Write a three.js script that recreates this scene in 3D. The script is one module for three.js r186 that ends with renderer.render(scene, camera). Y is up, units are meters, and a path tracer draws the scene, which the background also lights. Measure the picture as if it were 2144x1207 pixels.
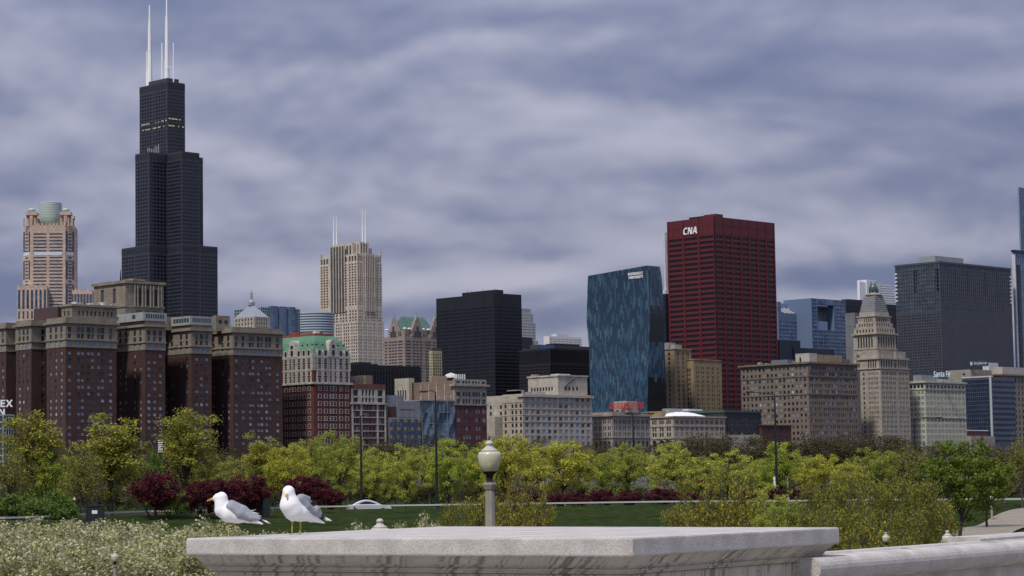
import * as THREE from 'three';
import { mergeGeometries } from 'three/addons/utils/BufferGeometryUtils.js';
import { FontLoader } from 'three/addons/loaders/FontLoader.js';
import { TextGeometry } from 'three/addons/geometries/TextGeometry.js';

// ---------------------------------------------------------------- camera
// x is east, y up, z south. The camera stands 2.9 m above the drive's level and looks north-west.
const PW = 2144, PH = 1207, FL = 4800, EYE = 2.9;
const scene = new THREE.Scene();
const camera = new THREE.PerspectiveCamera(2 * Math.atan(PH / 2 / FL) * 180 / Math.PI, 1024 / 576, 0.2, 16000);
camera.position.set(0, EYE, 0);
camera.rotation.set(Math.atan((1015 - PH / 2) / FL), Math.PI / 4, -0.9 * Math.PI / 180, 'YXZ');
camera.updateMatrixWorld(true);

const renderer = new THREE.WebGLRenderer({ antialias: true });
renderer.toneMapping = THREE.LinearToneMapping;
renderer.toneMappingExposure = 1.0;
renderer.shadowMap.enabled = true;

// ---------------------------------------------------------------- seeded randomness and noise
let seed = 12345;
function rs(s) { seed = s >>> 0; }
function R() { seed = (seed + 0x6D2B79F5) >>> 0; let t = seed; t = Math.imul(t ^ (t >>> 15), t | 1); t ^= t + Math.imul(t ^ (t >>> 7), t | 61); return ((t ^ (t >>> 14)) >>> 0) / 4294967296; }
const rr = (a, b) => a + (b - a) * R();
const gs = () => (R() + R() + R() - 1.5) * 1.15;
const PERM = new Uint8Array(512); { rs(77); const p = [...Array(256).keys()]; for (let i = 255; i > 0; i--) { const j = Math.floor(R() * (i + 1)); [p[i], p[j]] = [p[j], p[i]]; } for (let i = 0; i < 512; i++) PERM[i] = p[i & 255]; }
const sm = t => t * t * t * (t * (t * 6 - 15) + 10), lerp = (a, b, t) => a + (b - a) * t, clamp = (x, a, b) => Math.min(b, Math.max(a, x));
const sstep = (a, b, x) => { const t = clamp((x - a) / (b - a), 0, 1); return t * t * (3 - 2 * t); };
function vn(x, y, per = 256) { const xi = Math.floor(x), yi = Math.floor(y), fx = sm(x - xi), fy = sm(y - yi); const w = k => ((k % per) + per) % per; const h = (a, b) => PERM[(PERM[w(a) & 255] + w(b)) & 511] / 255; return lerp(lerp(h(xi, yi), h(xi + 1, yi), fx), lerp(h(xi, yi + 1), h(xi + 1, yi + 1), fx), fy); }
function fbm(x, y, o = 5, per = 256, g = 0.5) { let s = 0, a = 1, t = 0; for (let k = 0; k < o; k++) { s += a * vn(x, y, per); t += a; a *= g; x = x * 2 + 17; y = y * 2 + 9; per = per * 2 > 256 ? 256 : per * 2; } return s / t; }

// ---------------------------------------------------------------- sky: broken overcast, brighter towards the zenith as overcast skies are
{
  const w = 3072, h = 1536, d = new Float32Array(w * h * 4);
  for (let j = 0; j < h; j++) {
    const el = ((j + 0.5) / h - 0.5) * Math.PI, se = Math.sin(Math.max(el, 0)), ce = Math.cos(el);
    for (let i = 0; i < w; i++) {
      const k = (j * w + i) * 4;
      if (j < h / 2 - 1) { d[k] = 0.05; d[k + 1] = 0.055; d[k + 2] = 0.05; d[k + 3] = 1; continue; }
      const az = ((i + 0.5) / w - 0.5) * 2 * Math.PI, dx = Math.cos(az) * ce, dz = Math.sin(az) * ce, q = 1.42 / (se + 0.2);
      const x = dx * q * 1.05 + 40.3, y = dz * q * 1.05 + 61.7;
      const wx = fbm(x * 0.8 + 5, y * 0.8 + 3, 3) - 0.5, wy = fbm(x * 0.8 + 31, y * 0.8 + 13, 3) - 0.5, X = x + wx * 0.45, Y = y + wy * 0.45;
      const den = (u, v) => fbm(u * 0.6, v * 0.6, 3, 256, 0.5) * 0.45 + fbm(u * 1.9 + 7, v * 1.9 + 3, 6, 256, 0.57) * 0.55;
      const q2 = 1.42 / (se + 0.2 + 0.012), n0 = den(X, Y), n1 = den(X + dx * (q2 - q) * 1.05, Y + dz * (q2 - q) * 1.05);   // a second look a little higher up: cloud tops are lit, bases are not
      let c = clamp(0.4 + 1.25 * (n0 - 0.5) + 2.2 * (n0 - n1), 0, 1); c = c * 0.75 + 0.25 * sstep(0.2, 0.8, c);
      const lum = (1 + 2 * se) / 1.28;
      d[k] = lerp(0.168, 0.475, c) * lum; d[k + 1] = lerp(0.203, 0.485, c) * lum; d[k + 2] = lerp(0.335, 0.595, c) * lum; d[k + 3] = 1;
    }
  }
  const t = new THREE.DataTexture(d, w, h, THREE.RGBAFormat, THREE.FloatType);
  t.mapping = THREE.EquirectangularReflectionMapping; t.magFilter = t.minFilter = THREE.LinearFilter; t.needsUpdate = true;
  scene.background = t; scene.environment = t;
}
// ---------------------------------------------------------------- sun: veiled by cloud, a little east of south
const sun = new THREE.DirectionalLight(new THREE.Color().setRGB(1, 0.94, 0.84), 3.0);
sun.position.set(0.148, 0.82, 0.554).multiplyScalar(900); sun.target.position.set(0, 0, 0);
sun.castShadow = true; sun.shadow.radius = 12; sun.shadow.mapSize.set(4096, 4096);
Object.assign(sun.shadow.camera, { left: -1500, right: 1500, top: 1500, bottom: -1500, near: 1, far: 5000 });
scene.add(sun, sun.target);

// ---------------------------------------------------------------- placing: rays through the photograph's pixel grid meet a known distance or height
const V = (x, y, z) => new THREE.Vector3(x, y, z);
function at(px, py, d) { const v = V((px - PW / 2) / FL, -(py - PH / 2) / FL, -1).applyQuaternion(camera.quaternion); v.multiplyScalar(d / Math.hypot(v.x, v.z)); v.y += EYE; return v; }
const qi = camera.quaternion.clone().invert();
function proj(x, y, z) { const v = V(x, y - EYE, z).applyQuaternion(qi); return [PW / 2 - v.x / v.z * FL, PH / 2 + v.y / v.z * FL]; }
function onLevel(px, d, y) { let py = 1000, p; for (let k = 0; k < 6; k++) { p = at(px, py, d); py += (p.y - y) * FL / d; } return p; }
const bearing = (x, z) => Math.atan2(x, -z);                         // 0 north, negative west

// ---------------------------------------------------------------- textures and materials
function tex(n, fn, size, srgb = true, n2 = n) {
  const d = new Uint8Array(n * n2 * 4);
  for (let j = 0; j < n2; j++) for (let i = 0; i < n; i++) { const v = fn(i / n, j / n2), k = (j * n + i) * 4; const a = typeof v === 'number' ? [v, v, v] : v; for (let c = 0; c < 3; c++) d[k + c] = clamp(a[c], 0, 1) * 255; d[k + 3] = 255; }
  const t = new THREE.DataTexture(d, n, n2, THREE.RGBAFormat); t.wrapS = t.wrapT = THREE.RepeatWrapping; t.magFilter = THREE.LinearFilter; t.minFilter = THREE.LinearMipmapLinearFilter; t.generateMipmaps = true;
  if (srgb) t.colorSpace = THREE.SRGBColorSpace; t.repeat.set(1 / size, 1 / (Array.isArray(size) ? 1 : size)); t.needsUpdate = true; return t;
}
const TX = {
  mason: tex(256, (u, v) => 0.70 + 0.22 * fbm(u * 8, v * 8, 5, 8) + 0.10 * (vn(u * 64, v * 64, 64) - 0.5) + 0.10 * (vn(u * 3, v * 48, 48) - 0.5), 22),
  streak: tex(256, (u, v) => 0.72 + 0.18 * fbm(u * 24, v * 4, 4, 4) + 0.12 * fbm(u * 5, v * 5, 4, 5), 30),
  glass: tex(256, (u, v) => 0.55 + 0.45 * fbm(u * 6, v * 6, 4, 6) + 0.25 * (vn(u * 32, v * 32, 32) - 0.5), 34),
  granite: tex(512, (u, v) => { const s = vn(u * 150, v * 150, 150), f = fbm(u * 6, v * 6, 5, 6), t = fbm(u * 3 + 5, v * 3, 3, 3), m = vn(u * 256, v * 256, 256); let a = 0.82 + 0.2 * (f - 0.5) + 0.18 * (m - 0.5) + 0.10 * (t - 0.5); if (s > 0.82 && m > 0.5) a -= 0.2; if (s < 0.14) a += 0.08; return [a * 1.0, a * 0.985, a * 0.965]; }, 0.9),
  stain: tex(1024, (u, v) => { const sl = u + (1 - v) * 0.012, k = vn(sl * 190, 1.5, 190), k2 = vn(sl * 256, 4.5, 256), k3 = fbm(u * 11, 7.5, 3, 11), n = fbm(u * 60, v * 10, 4, 10); let a = 0.9 + 0.16 * (n - 0.5); const e = sstep(0.46, 0.7, k * 0.6 + k2 * 0.4 + 0.3 * (n - 0.5)) * sstep(0.28, 0.5, k3 + 0.3 * (n - 0.5)); a *= 1 - 0.3 * e; return [a, a * 0.98, a * 0.93]; }, [4.2, 1], true, 128),
  grass: tex(512, (u, v) => { const f = fbm(u * 10, v * 10, 5, 10), g = vn(u * 180, v * 180, 180), t = fbm(u * 3, v * 3, 3, 3); const a = 0.58 + 0.5 * (f - 0.5) + 0.4 * (g - 0.5); return [a * (0.92 + 0.3 * t), a, a * 0.72]; }, 9),
  pave: tex(256, (u, v) => 0.78 + 0.2 * (fbm(u * 10, v * 10, 5, 10) - 0.5) + 0.14 * (vn(u * 128, v * 128, 128) - 0.5), 4),
  bark: tex(128, (u, v) => 0.66 + 0.4 * (fbm(u * 14, v * 5, 4, 5) - 0.2), 1.2),
};
TX.stain.repeat.set(1 / 4.2, 1);
const MC = {};
function M(name, rgb, o = {}) {
  if (MC[name]) return MC[name];
  const P = o.transmission || o.clearcoat || o.specularIntensity ? THREE.MeshPhysicalMaterial : THREE.MeshStandardMaterial;
  const m = new P({ roughness: 0.85, metalness: 0, side: THREE.DoubleSide, ...o }); m.color.setRGB(...rgb); m.name = name; return MC[name] = m;
}
const mason = (name, rgb, o) => M(name, rgb.map(c => c * 1.25), { map: TX.mason, ...o });

// ---------------------------------------------------------------- mesh builder
class MB {
  constructor() { this.p = []; this.n = []; this.u = []; this.c = null; }
  tri(a, b, c, na, nb, nc, ua, ub, uc) { this.p.push(...a, ...b, ...c); this.n.push(...na, ...nb, ...nc); this.u.push(...ua, ...ub, ...uc); return this; }
  quad(a, b, c, d, uv) {
    const ux = b[0] - a[0], uy = b[1] - a[1], uz = b[2] - a[2], vx = d[0] - a[0], vy = d[1] - a[1], vz = d[2] - a[2];
    let n = [uy * vz - uz * vy, uz * vx - ux * vz, ux * vy - uy * vx]; const l = Math.hypot(...n) || 1; n = n.map(t => t / l);
    const A = n.map(Math.abs), m = A[1] >= A[0] && A[1] >= A[2] ? (p => [p[0], p[2]]) : A[0] > A[2] ? (p => [p[2], p[1]]) : (p => [p[0], p[1]]);
    uv = uv || [m(a), m(b), m(c), m(d)];
    this.tri(a, b, c, n, n, n, uv[0], uv[1], uv[2]); return this.tri(a, c, d, n, n, n, uv[0], uv[2], uv[3]);
  }
  box(x0, x1, y0, y1, z0, z1) {
    if (x0 > x1) [x0, x1] = [x1, x0]; if (z0 > z1) [z0, z1] = [z1, z0]; if (y0 > y1) [y0, y1] = [y1, y0];
    this.quad([x0, y0, z1], [x1, y0, z1], [x1, y1, z1], [x0, y1, z1]); this.quad([x1, y0, z0], [x0, y0, z0], [x0, y1, z0], [x1, y1, z0]);
    this.quad([x1, y0, z1], [x1, y0, z0], [x1, y1, z0], [x1, y1, z1]); this.quad([x0, y0, z0], [x0, y0, z1], [x0, y1, z1], [x0, y1, z0]);
    this.quad([x0, y1, z1], [x1, y1, z1], [x1, y1, z0], [x0, y1, z0]); return this.quad([x0, y0, z0], [x1, y0, z0], [x1, y0, z1], [x0, y0, z1]);
  }
  geo(g, m) {
    g = g.index ? g.toNonIndexed() : g.clone(); if (m) g.applyMatrix4(m);
    const P = g.attributes.position.array, N = g.attributes.normal.array, U = g.attributes.uv?.array;
    for (let i = 0; i < P.length; i++) { this.p.push(P[i]); this.n.push(N[i]); }
    for (let i = 0; i < P.length / 3 * 2; i++) this.u.push(U ? U[i] : 0);
    return this;
  }
  // tapered tube through points [x,y,z] with radii
  tube(pts, rad, seg = 6, cap = true) {
    const rings = [], up = V(0.13, 0.2, 1).normalize(); let len = 0;
    for (let i = 0; i < pts.length; i++) {
      const a = V(...pts[Math.max(0, i - 1)]), b = V(...pts[Math.min(pts.length - 1, i + 1)]), t = b.sub(a).normalize();
      const s = V(0, 0, 0).crossVectors(t, Math.abs(t.dot(up)) > 0.95 ? V(1, 0, 0) : up).normalize(), q = V(0, 0, 0).crossVectors(t, s);
      if (i) len += Math.hypot(pts[i][0] - pts[i - 1][0], pts[i][1] - pts[i - 1][1], pts[i][2] - pts[i - 1][2]);
      rings.push([...Array(seg)].map((_, k) => { const w = k / seg * 2 * Math.PI, c = Math.cos(w), d = Math.sin(w), n = [s.x * c + q.x * d, s.y * c + q.y * d, s.z * c + q.z * d]; return { p: [pts[i][0] + n[0] * rad[i], pts[i][1] + n[1] * rad[i], pts[i][2] + n[2] * rad[i]], n, u: [w * rad[i], len] }; }));
    }
    for (let i = 0; i + 1 < rings.length; i++) for (let k = 0; k < seg; k++) {
      const a = rings[i][k], b = rings[i][(k + 1) % seg], c = rings[i + 1][(k + 1) % seg], d = rings[i + 1][k];
      this.tri(a.p, b.p, c.p, a.n, b.n, c.n, a.u, b.u, c.u); this.tri(a.p, c.p, d.p, a.n, c.n, d.n, a.u, c.u, d.u);
    }
    if (cap) for (const e of [0, rings.length - 1]) for (let k = 1; k + 1 < seg; k++) { const r = rings[e], n = [0, e ? 1 : -1, 0]; this.tri(r[0].p, r[k].p, r[k + 1].p, n, n, n, [0, 0], [0, 0], [0, 0]); }
    return this;
  }
  // solid of revolution about the y axis at (x, z): profile [[r, y], ...]
  lathe(prof, seg = 24, x = 0, z = 0) { const g = new THREE.LatheGeometry(prof.map(p => new THREE.Vector2(Math.max(p[0], 1e-4), p[1])), seg); return this.geo(g, new THREE.Matrix4().makeTranslation(x, 0, z)); }
  get size() { return this.p.length; }
  geometry() { const g = new THREE.BufferGeometry(); g.setAttribute('position', new THREE.Float32BufferAttribute(this.p, 3)); g.setAttribute('normal', new THREE.Float32BufferAttribute(this.n, 3)); g.setAttribute('uv', new THREE.Float32BufferAttribute(this.u, 2)); if (this.c) g.setAttribute('color', new THREE.Float32BufferAttribute(this.c, 3)); return g; }
  build(name, m, parent, kind) { return mesh(name, this.geometry(), m, parent, kind); }
}
const used = {};
function numbered(n) { const k = used[n] = (used[n] ?? -1) + 1; return k ? n + '_' + String(k).padStart(3, '0') : n; }
function mesh(name, g, m, parent, kind) { const o = new THREE.Mesh(g, m); o.name = name; o.castShadow = o.receiveShadow = true; if (kind) o.userData.kind = kind; (parent || scene).add(o); return o; }
function thing(name, label, category, pos = [0, 0, 0], turn = 0, group) {
  const o = new THREE.Group(); o.name = numbered(name); o.position.set(...pos); o.rotation.y = turn; o.userData = { label, category }; if (group) o.userData.group = group; scene.add(o); return o;
}
const ORD = 'first second third fourth fifth sixth seventh eighth ninth tenth eleventh twelfth thirteenth fourteenth fifteenth sixteenth seventeenth eighteenth nineteenth twentieth'.split(' ');
const font = await new FontLoader().loadAsync('fonts/droid/droid_sans_bold.typeface.json');
// lettering of a given height and total width, lying in the xy plane, its lower left corner at the origin
function letters(text, h, w, depth = 0.3) { const g = new TextGeometry(text, { font, size: 1, depth: 1, curveSegments: 4 }); g.computeBoundingBox(); const b = g.boundingBox; g.translate(-b.min.x, -b.min.y, 0); g.scale(w / (b.max.x - b.min.x), h / (b.max.y - b.min.y), depth); return g; }

// ================================================================ city
const UB = new THREE.BoxGeometry(1, 1, 1);
const G = {
  dark: M('dark_window_glass', [0.016, 0.02, 0.027], { roughness: 0.12 }), mid: M('grey_window_glass', [0.06, 0.075, 0.095], { roughness: 0.2 }),
  blind: M('pale_window_blind', [0.22, 0.25, 0.3], { roughness: 0.5 }), pale: M('white_window_blind', [0.42, 0.46, 0.52], { roughness: 0.5 }), black: M('black_window_glass', [0.007, 0.008, 0.011], { roughness: 0.1 }),
  blue: M('blue_window_glass', [0.05, 0.09, 0.16], { roughness: 0.12 }), sky: M('sky_blue_glass', [0.14, 0.24, 0.42], { roughness: 0.12 }), warm: M('amber_window_blind', [0.4, 0.33, 0.18], { roughness: 0.5 }),
};
const mich = px => 976 / Math.sin(Math.PI / 4 - Math.atan((px - PW / 2) / FL));   // distance to the line of fronts along the avenue
const mix = (...l) => () => { let r = R(); for (const [m, p] of l) { if ((r -= p) < 0) return G[m]; } return G[l[0][0]]; };
const cols = (n, a, b, f = 0.55) => [...Array(n)].map((_, i) => { const p = (b - a) / n, c = a + p * (i + 0.5); return [c - p * f / 2, c + p * f / 2]; });
const spots = (list, w) => list.map(c => [c - w / 2, c + w / 2]);
const all = [];
function building(name, label, { xc, y, d, xl, xr }) {
  const T = at(xc, y, d), root = thing(name, label, 'building', [T.x, 0, T.z]);
  const find = (f, px, sgn) => { let a = -80, b = 400; for (let k = 0; k < 40; k++) { const m = (a + b) / 2; (sgn * (f(m) - px) > 0) ? b = m : a = m; } return (a + b) / 2; };
  const B = { root, T, nw: 0, stuff: {}, d, xc, H: T.y, hy: py => at(xc, py, d).y, s: px => find(w => proj(T.x - w, T.y, T.z)[0], px, -1), e: px => find(w => proj(T.x, T.y, T.z - w)[0], px, 1) };
  B.W = xl === undefined ? 40 : B.s(xl); B.D = xr === undefined ? 40 : B.e(xr);
  B.rows = (a, b, n, f = 0.55) => { const ya = B.hy(a), yb = B.hy(b), p = (ya - yb) / n; return [...Array(n)].map((_, i) => { const c = yb + p * (i + 0.5); return [c - p * f / 2, c + p * f / 2]; }); };
  B.hat = (ox, oz, py) => { let y = B.hy(py); for (let k = 0; k < 5; k++) y += (proj(T.x + ox, y, T.z + oz)[1] - py) * d / FL; return y; };                       // height that shows at row py on a part set back by (ox, oz)
  B.sub = (ox, py, xc_, xl_, xr_) => { const y = B.hy(py), oz = -find(w => proj(T.x + ox, y, T.z - w)[0], xc_, 1); return { ox, oz, W: xl_ === undefined ? 10 : find(w => proj(T.x + ox - w, y, T.z + oz)[0], xl_, -1), D: xr_ === undefined ? 10 : find(w => proj(T.x + ox, y, T.z + oz - w)[0], xr_, 1), h: q => B.hat(ox, oz, q) }; };
  all.push(B); return B;
}
function window1(B, m, cx, cy, cz, sx, sy, sz, stuff, frame, face) {
  if (!stuff && B.nw < 300) { B.nw++; const o = mesh('window', UB, m, B.root); o.position.set(cx, cy, cz); o.scale.set(sx, sy, sz); if (frame) frameOf(o, frame, face, sx, sy, sz); return; }
  (B.stuff[m.name] = B.stuff[m.name] || { m, mb: new MB() }).mb.box(cx - sx / 2, cx + sx / 2, cy - sy / 2, cy + sy / 2, cz - sz / 2, cz + sz / 2);
}
function frameOf(o, m, face, sx, sy, sz) {                             // a surround about 0.3 m wide and a sash bar, in the pane's own unit space
  const L = face === 'S' ? sx : sz, a = 0.3 / L, b = 0.3 / sy, mb = new MB(), q = face === 'S' ? (u0, u1, y0, y1) => mb.box(u0, u1, y0, y1, 0.2, 3) : (u0, u1, y0, y1) => mb.box(0.2, 3, y0, y1, u0, u1);
  q(-0.5 - a, -0.5, -0.5 - b, 0.5 + b); q(0.5, 0.5 + a, -0.5 - b, 0.5 + b); q(-0.499, 0.499, 0.5, 0.5 + b); q(-0.499, 0.499, -0.5 - b, -0.5); q(-0.498, 0.498, -0.02, 0.05);
  mb.build('frame', m, o);
}
function block(B, o) {
  const { ox = 0, oz = 0, W, D, y0 = 0, y1, dep = 0.5, wall, name = 'wall' } = o, mb = new MB();
  const core = new MB().box(ox - W, ox - dep, y0, y1, oz - D, oz - dep);
  if (o.glass) core.build('glazing', o.glass, B.root); else mb.box(ox - W, ox - dep, y0, y1, oz - D, oz - dep);
  for (const face of ['S', 'E']) {
    const sp = o[face], L = face === 'S' ? W : D, st = face === 'S' ? dep : 0;
    const fb = (s0, s1, a, b, n0, n1) => { if (s1 - s0 > 0.01 && b - a > 0.01) face === 'S' ? mb.box(ox - s1, ox - s0, a, b, oz + n0, oz + n1) : mb.box(ox + n0, ox + n1, a, b, oz - s1, oz - s0); };
    if (sp === 'open') continue;
    if (!sp) { fb(st, L, y0, y1, -dep, 0); continue; }
    const cs = sp.cols.map(c => [clamp(Math.min(...c), st + 0.05, L - 0.05), clamp(Math.max(...c), st + 0.05, L - 0.05)]).filter(c => c[1] - c[0] > 0.1).sort((a, b) => a[0] - b[0]), rs_ = sp.rows.slice().sort((a, b) => a[0] - b[0]);
    let prev = st; for (const c of cs) { fb(prev, c[0], y0, y1, -dep, sp.pier ?? 0); prev = c[1]; } fb(prev, L, y0, y1, -dep, 0);
    prev = y0; for (const r of rs_) { fb(st + 0.02, L - 0.02, prev, r[0], -dep, (sp.span ?? -0.08)); prev = r[1]; } fb(st + 0.02, L - 0.02, prev, y1, -dep, (sp.span ?? -0.08));
    if (!o.glass) for (let j = rs_.length - 1; j >= 0; j--) for (let i = 0; i < cs.length; i++) {
      const m = sp.pick(i, j, cs.length, rs_.length); if (!m) continue;
      const [a, b] = cs[i], [ya, yb] = rs_[j], sc = (a + b) / 2, yc = (ya + yb) / 2, n = -dep + 0.14;
      face === 'S' ? window1(B, m, ox - sc, yc, oz + n, b - a - 0.02, yb - ya - 0.02, 0.2, sp.stuff, sp.frame, face) : window1(B, m, ox + n, yc, oz - sc, 0.2, yb - ya - 0.02, b - a - 0.02, sp.stuff, sp.frame, face);
    }
  }
  return mb.build(name, wall, B.root);
}
function slab(B, name, m, { ox = 0, oz = 0, W, D, y, h, p = 0.6 }) { return new MB().box(ox - W - p, ox + p, y, y + h, oz - D - p, oz + p).build(name, m, B.root); }
function boxPart(B, name, m, x0, x1, y0, y1, z0, z1) { return new MB().box(x0, x1, y0, y1, z0, z1).build(name, m, B.root); }
function mast(B, name, m, x, z, y0, y1, r0, r1, seg = 6) { return new MB().tube([[x, y0, z], [x, (y0 + y1) / 2, z], [x, y1, z]], [r0, (r0 + r1) / 2, r1], seg).build(name, m, B.root); }
const stone = mason('warm_limestone', [0.275, 0.235, 0.18]), paleStone = mason('pale_limestone', [0.48, 0.43, 0.35]), greyStone = mason('grey_limestone', [0.37, 0.335, 0.29]), white = M('white_paint', [0.78, 0.78, 0.78], { map: TX.streak, roughness: 0.6 });
const brown = mason('brown_brick', [0.08, 0.038, 0.032]), redBrick = mason('red_brick', [0.15, 0.036, 0.032]), tan = mason('tan_brick', [0.34, 0.26, 0.155]), terra = mason('cream_terracotta', [0.5, 0.47, 0.41]), greyBrown = mason('grey_brown_brick', [0.22, 0.175, 0.14]);
const blackSteel = M('black_steel', [0.016, 0.016, 0.02], { roughness: 0.45, map: TX.streak }), darkGlass = M('dark_curtain_glass', [0.02, 0.024, 0.034], { roughness: 0.16, map: TX.glass }), metalGrey = M('grey_metal_cladding', [0.3, 0.31, 0.34], { roughness: 0.5, map: TX.streak });
const antenna = M('white_antenna_paint', [0.9, 0.9, 0.9], { roughness: 0.5 }), mech = M('grey_roof_plant', [0.4, 0.41, 0.42], { map: TX.streak });
rs(4242);

// ---- brick grand hotel with four wings towards the avenue
{
  const B = building('grand_hotel', 'huge dark brick hotel with pale stone top storeys and deep light courts', { xc: 137, y: 664, d: mich(137), xl: 97 });
  const yT = B.hy(664), yS = B.hy(727), yM = B.hy(712), yC = B.hy(677), e = B.e, s = B.s;
  const bw = mix(['mid', 0.4], ['blind', 0.38], ['dark', 0.22]), low = mix(['blind', 0.5], ['pale', 0.2], ['mid', 0.3]);
  const pk = (i, j, nc, nr) => j < nr * 0.45 ? low() : bw();
  const wing = (ox, oz, W, D, S, E, drop = 0) => {
    const t = yT - drop, q = v => v - drop, brickRows = B.rows(732, 931, 14, 0.46).map(r => [r[0] - drop, r[1] - drop]);
    block(B, { ox, oz, W, D, y1: q(yS), wall: brown, name: 'brick_wall', S: S && { cols: S, rows: brickRows, pick: pk }, E: E && { cols: E, rows: brickRows, pick: pk } });
    const st = [[q(yM) - 3.2, q(yM) - 0.5], [q(B.hy(708)), q(B.hy(698))], [q(B.hy(695)), q(B.hy(684))]];
    const wide = l => l && l.map(c => [(c[0] + c[1]) / 2 - 0.95, (c[0] + c[1]) / 2 + 0.95]);
    const pk2 = (i, j) => j === 0 ? G[R() < 0.7 ? 'blind' : 'sky'] : G[R() < 0.6 ? 'dark' : 'mid'];
    block(B, { ox: ox + 0.25, oz: oz + 0.25, W: W + 0.5, D: D + 0.5, y0: q(yS) + 0.01, y1: t - 1.4, wall: stone, name: 'stone_wall', S: S && { cols: wide(S), rows: st, pick: pk2 }, E: E && { cols: wide(E), rows: st, pick: pk2 } });
    slab(B, 'string_course', stone, { ox, oz, W, D, y: q(yM), h: 0.7, p: 0.7 }); slab(B, 'cornice', stone, { ox, oz, W, D, y: q(yC), h: 1.1, p: 1.3 }); slab(B, 'parapet', stone, { ox, oz, W, D, y: t - 1.41, h: 1.4, p: 0.1 });
  };
  const E = list => spots(list.map(x => e(x)), 1.9), off = (o, l) => l.map(c => [c[0] - o, c[1] - o]);
  const oB = e(303), oC = e(400), oD = e(487);
  wing(0, 0, B.W, e(243), spots([0.22, 0.5, 0.78].map(f => f * B.W), 1.7), E([145, 164, 172, 185, 193, 206, 214, 231]));
  wing(0, -oB, 44, e(345) - oB, spots([4, 9, 17, 22, 27, 33], 1.6), off(oB, E([311, 323, 335])), 0);
  wing(0, -oC, 44, e(442) - oC, spots([4, 9, 17, 22, 27, 33], 1.6), off(oC, E([411, 421, 432])), 1.0);
  wing(0, -oD, 44, e(590) - oD, spots([4, 9, 17, 22, 27, 33], 1.6), off(oD, E([494, 508, 523, 529, 540, 547, 557, 564, 580])), 1.0);
  const oz0 = s(65), oy0 = s(12);
  wing(-oz0, 0, s(33) - oz0, 52, spots([0.24, 0.5, 0.76].map(f => f * (s(33) - oz0)), 1.7), spots([7, 16, 25], 1.7), -0.5);
  wing(-oy0, 0, 16, 52, spots([3, 8, 13], 1.7), spots([7, 16, 25], 1.7), -0.5);
  block(B, { ox: -30, oz: -22, W: 62, D: e(590) - 34, y1: yT - 3, wall: brown, name: 'rear_range' });
  // attic storeys over the middle of the block
  { const q = B.sub(-12, 645, 150, 128, 244); block(B, { ...q, y0: yT - 1.5, y1: q.h(641), wall: stone, name: 'attic_wall', E: { cols: cols(9, 3, q.D - 2, 0.4), rows: [[q.h(660), q.h(650)]], pick: () => G.dark }, S: { cols: cols(2, 1.5, q.W - 1, 0.4), rows: [[q.h(660), q.h(650)]], pick: () => G.dark } }); slab(B, 'attic_cornice', stone, { ...q, y: q.h(641), h: 1.1, p: 0.7 });
    for (let k = 0; k < 9; k++) boxPart(B, 'roof_vent', k % 3 ? mech : white, -14 - rr(0, 3), -13, q.h(641), q.h(641) + rr(0.8, 3), q.oz - 3 - k * q.D / 10 - 1.2, q.oz - 3 - k * q.D / 10); }
  { const q = B.sub(-24, 650, 120, 70, 150); boxPart(B, 'brown_roof_house', M('brown_roof', [0.07, 0.04, 0.04]), -24 - q.W, -24, yT - 2, q.h(642), q.oz - q.D, q.oz); }
  { const q = B.sub(-18, 620, 262, 196, 342), px = q.ox, pz = q.oz, pd = q.D, pw = q.W, y = q.h;
    block(B, { ...q, y0: yT - 3, y1: y(588), wall: stone, name: 'penthouse_wall', dep: 0.9, E: { cols: [0.36, 0.57, 0.78].map(f => [f * pd - 2.2, f * pd + 2.2]), rows: [[y(637), y(603)]], pick: () => G.mid }, S: { cols: [[pw * 0.3, pw * 0.4], [pw * 0.68, pw * 0.78]], rows: [[y(633), y(602)]], pick: () => G.mid } });
    slab(B, 'penthouse_cornice', stone, { ...q, y: y(593), h: 1.5, p: 1.0 }); slab(B, 'penthouse_course', stone, { ...q, y: y(643), h: 0.8, p: 0.5 });
    for (const f of [0.265, 0.465, 0.675, 0.885]) for (const e2 of [-0.9, 0.9]) mast(B, 'column', stone, px + 0.55, pz - f * pd + e2, y(642), y(596), 0.62, 0.55, 8);
    for (const f of [0.36, 0.57, 0.78]) boxPart(B, 'small_window', G.mid, px + 0.1, px + 0.15, y(657), y(648), pz - f * pd - 1.6, pz - f * pd + 1.6);
    mast(B, 'roof_mast', blackSteel, px - pw * 0.3, pz - 3, y(588), y(562), 0.5, 0.15); for (const [k, ww] of [[-pw, 9], [-8, 9]]) boxPart(B, 'roof_canopy', tan, px + k, px + k + ww, y(588), y(583), pz - 12, pz - 4); boxPart(B, 'long_bulkhead', stone, -46, -16, yT - 3, y(660), pz - pd - 40, pz - pd); }
  // white penthouses with green window bands on the two middle wings
  const gw = M('green_window_glass', [0.035, 0.075, 0.06], { roughness: 0.15 }), wp = M('white_penthouse_panel', [0.42, 0.44, 0.45], { map: TX.streak });
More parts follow.
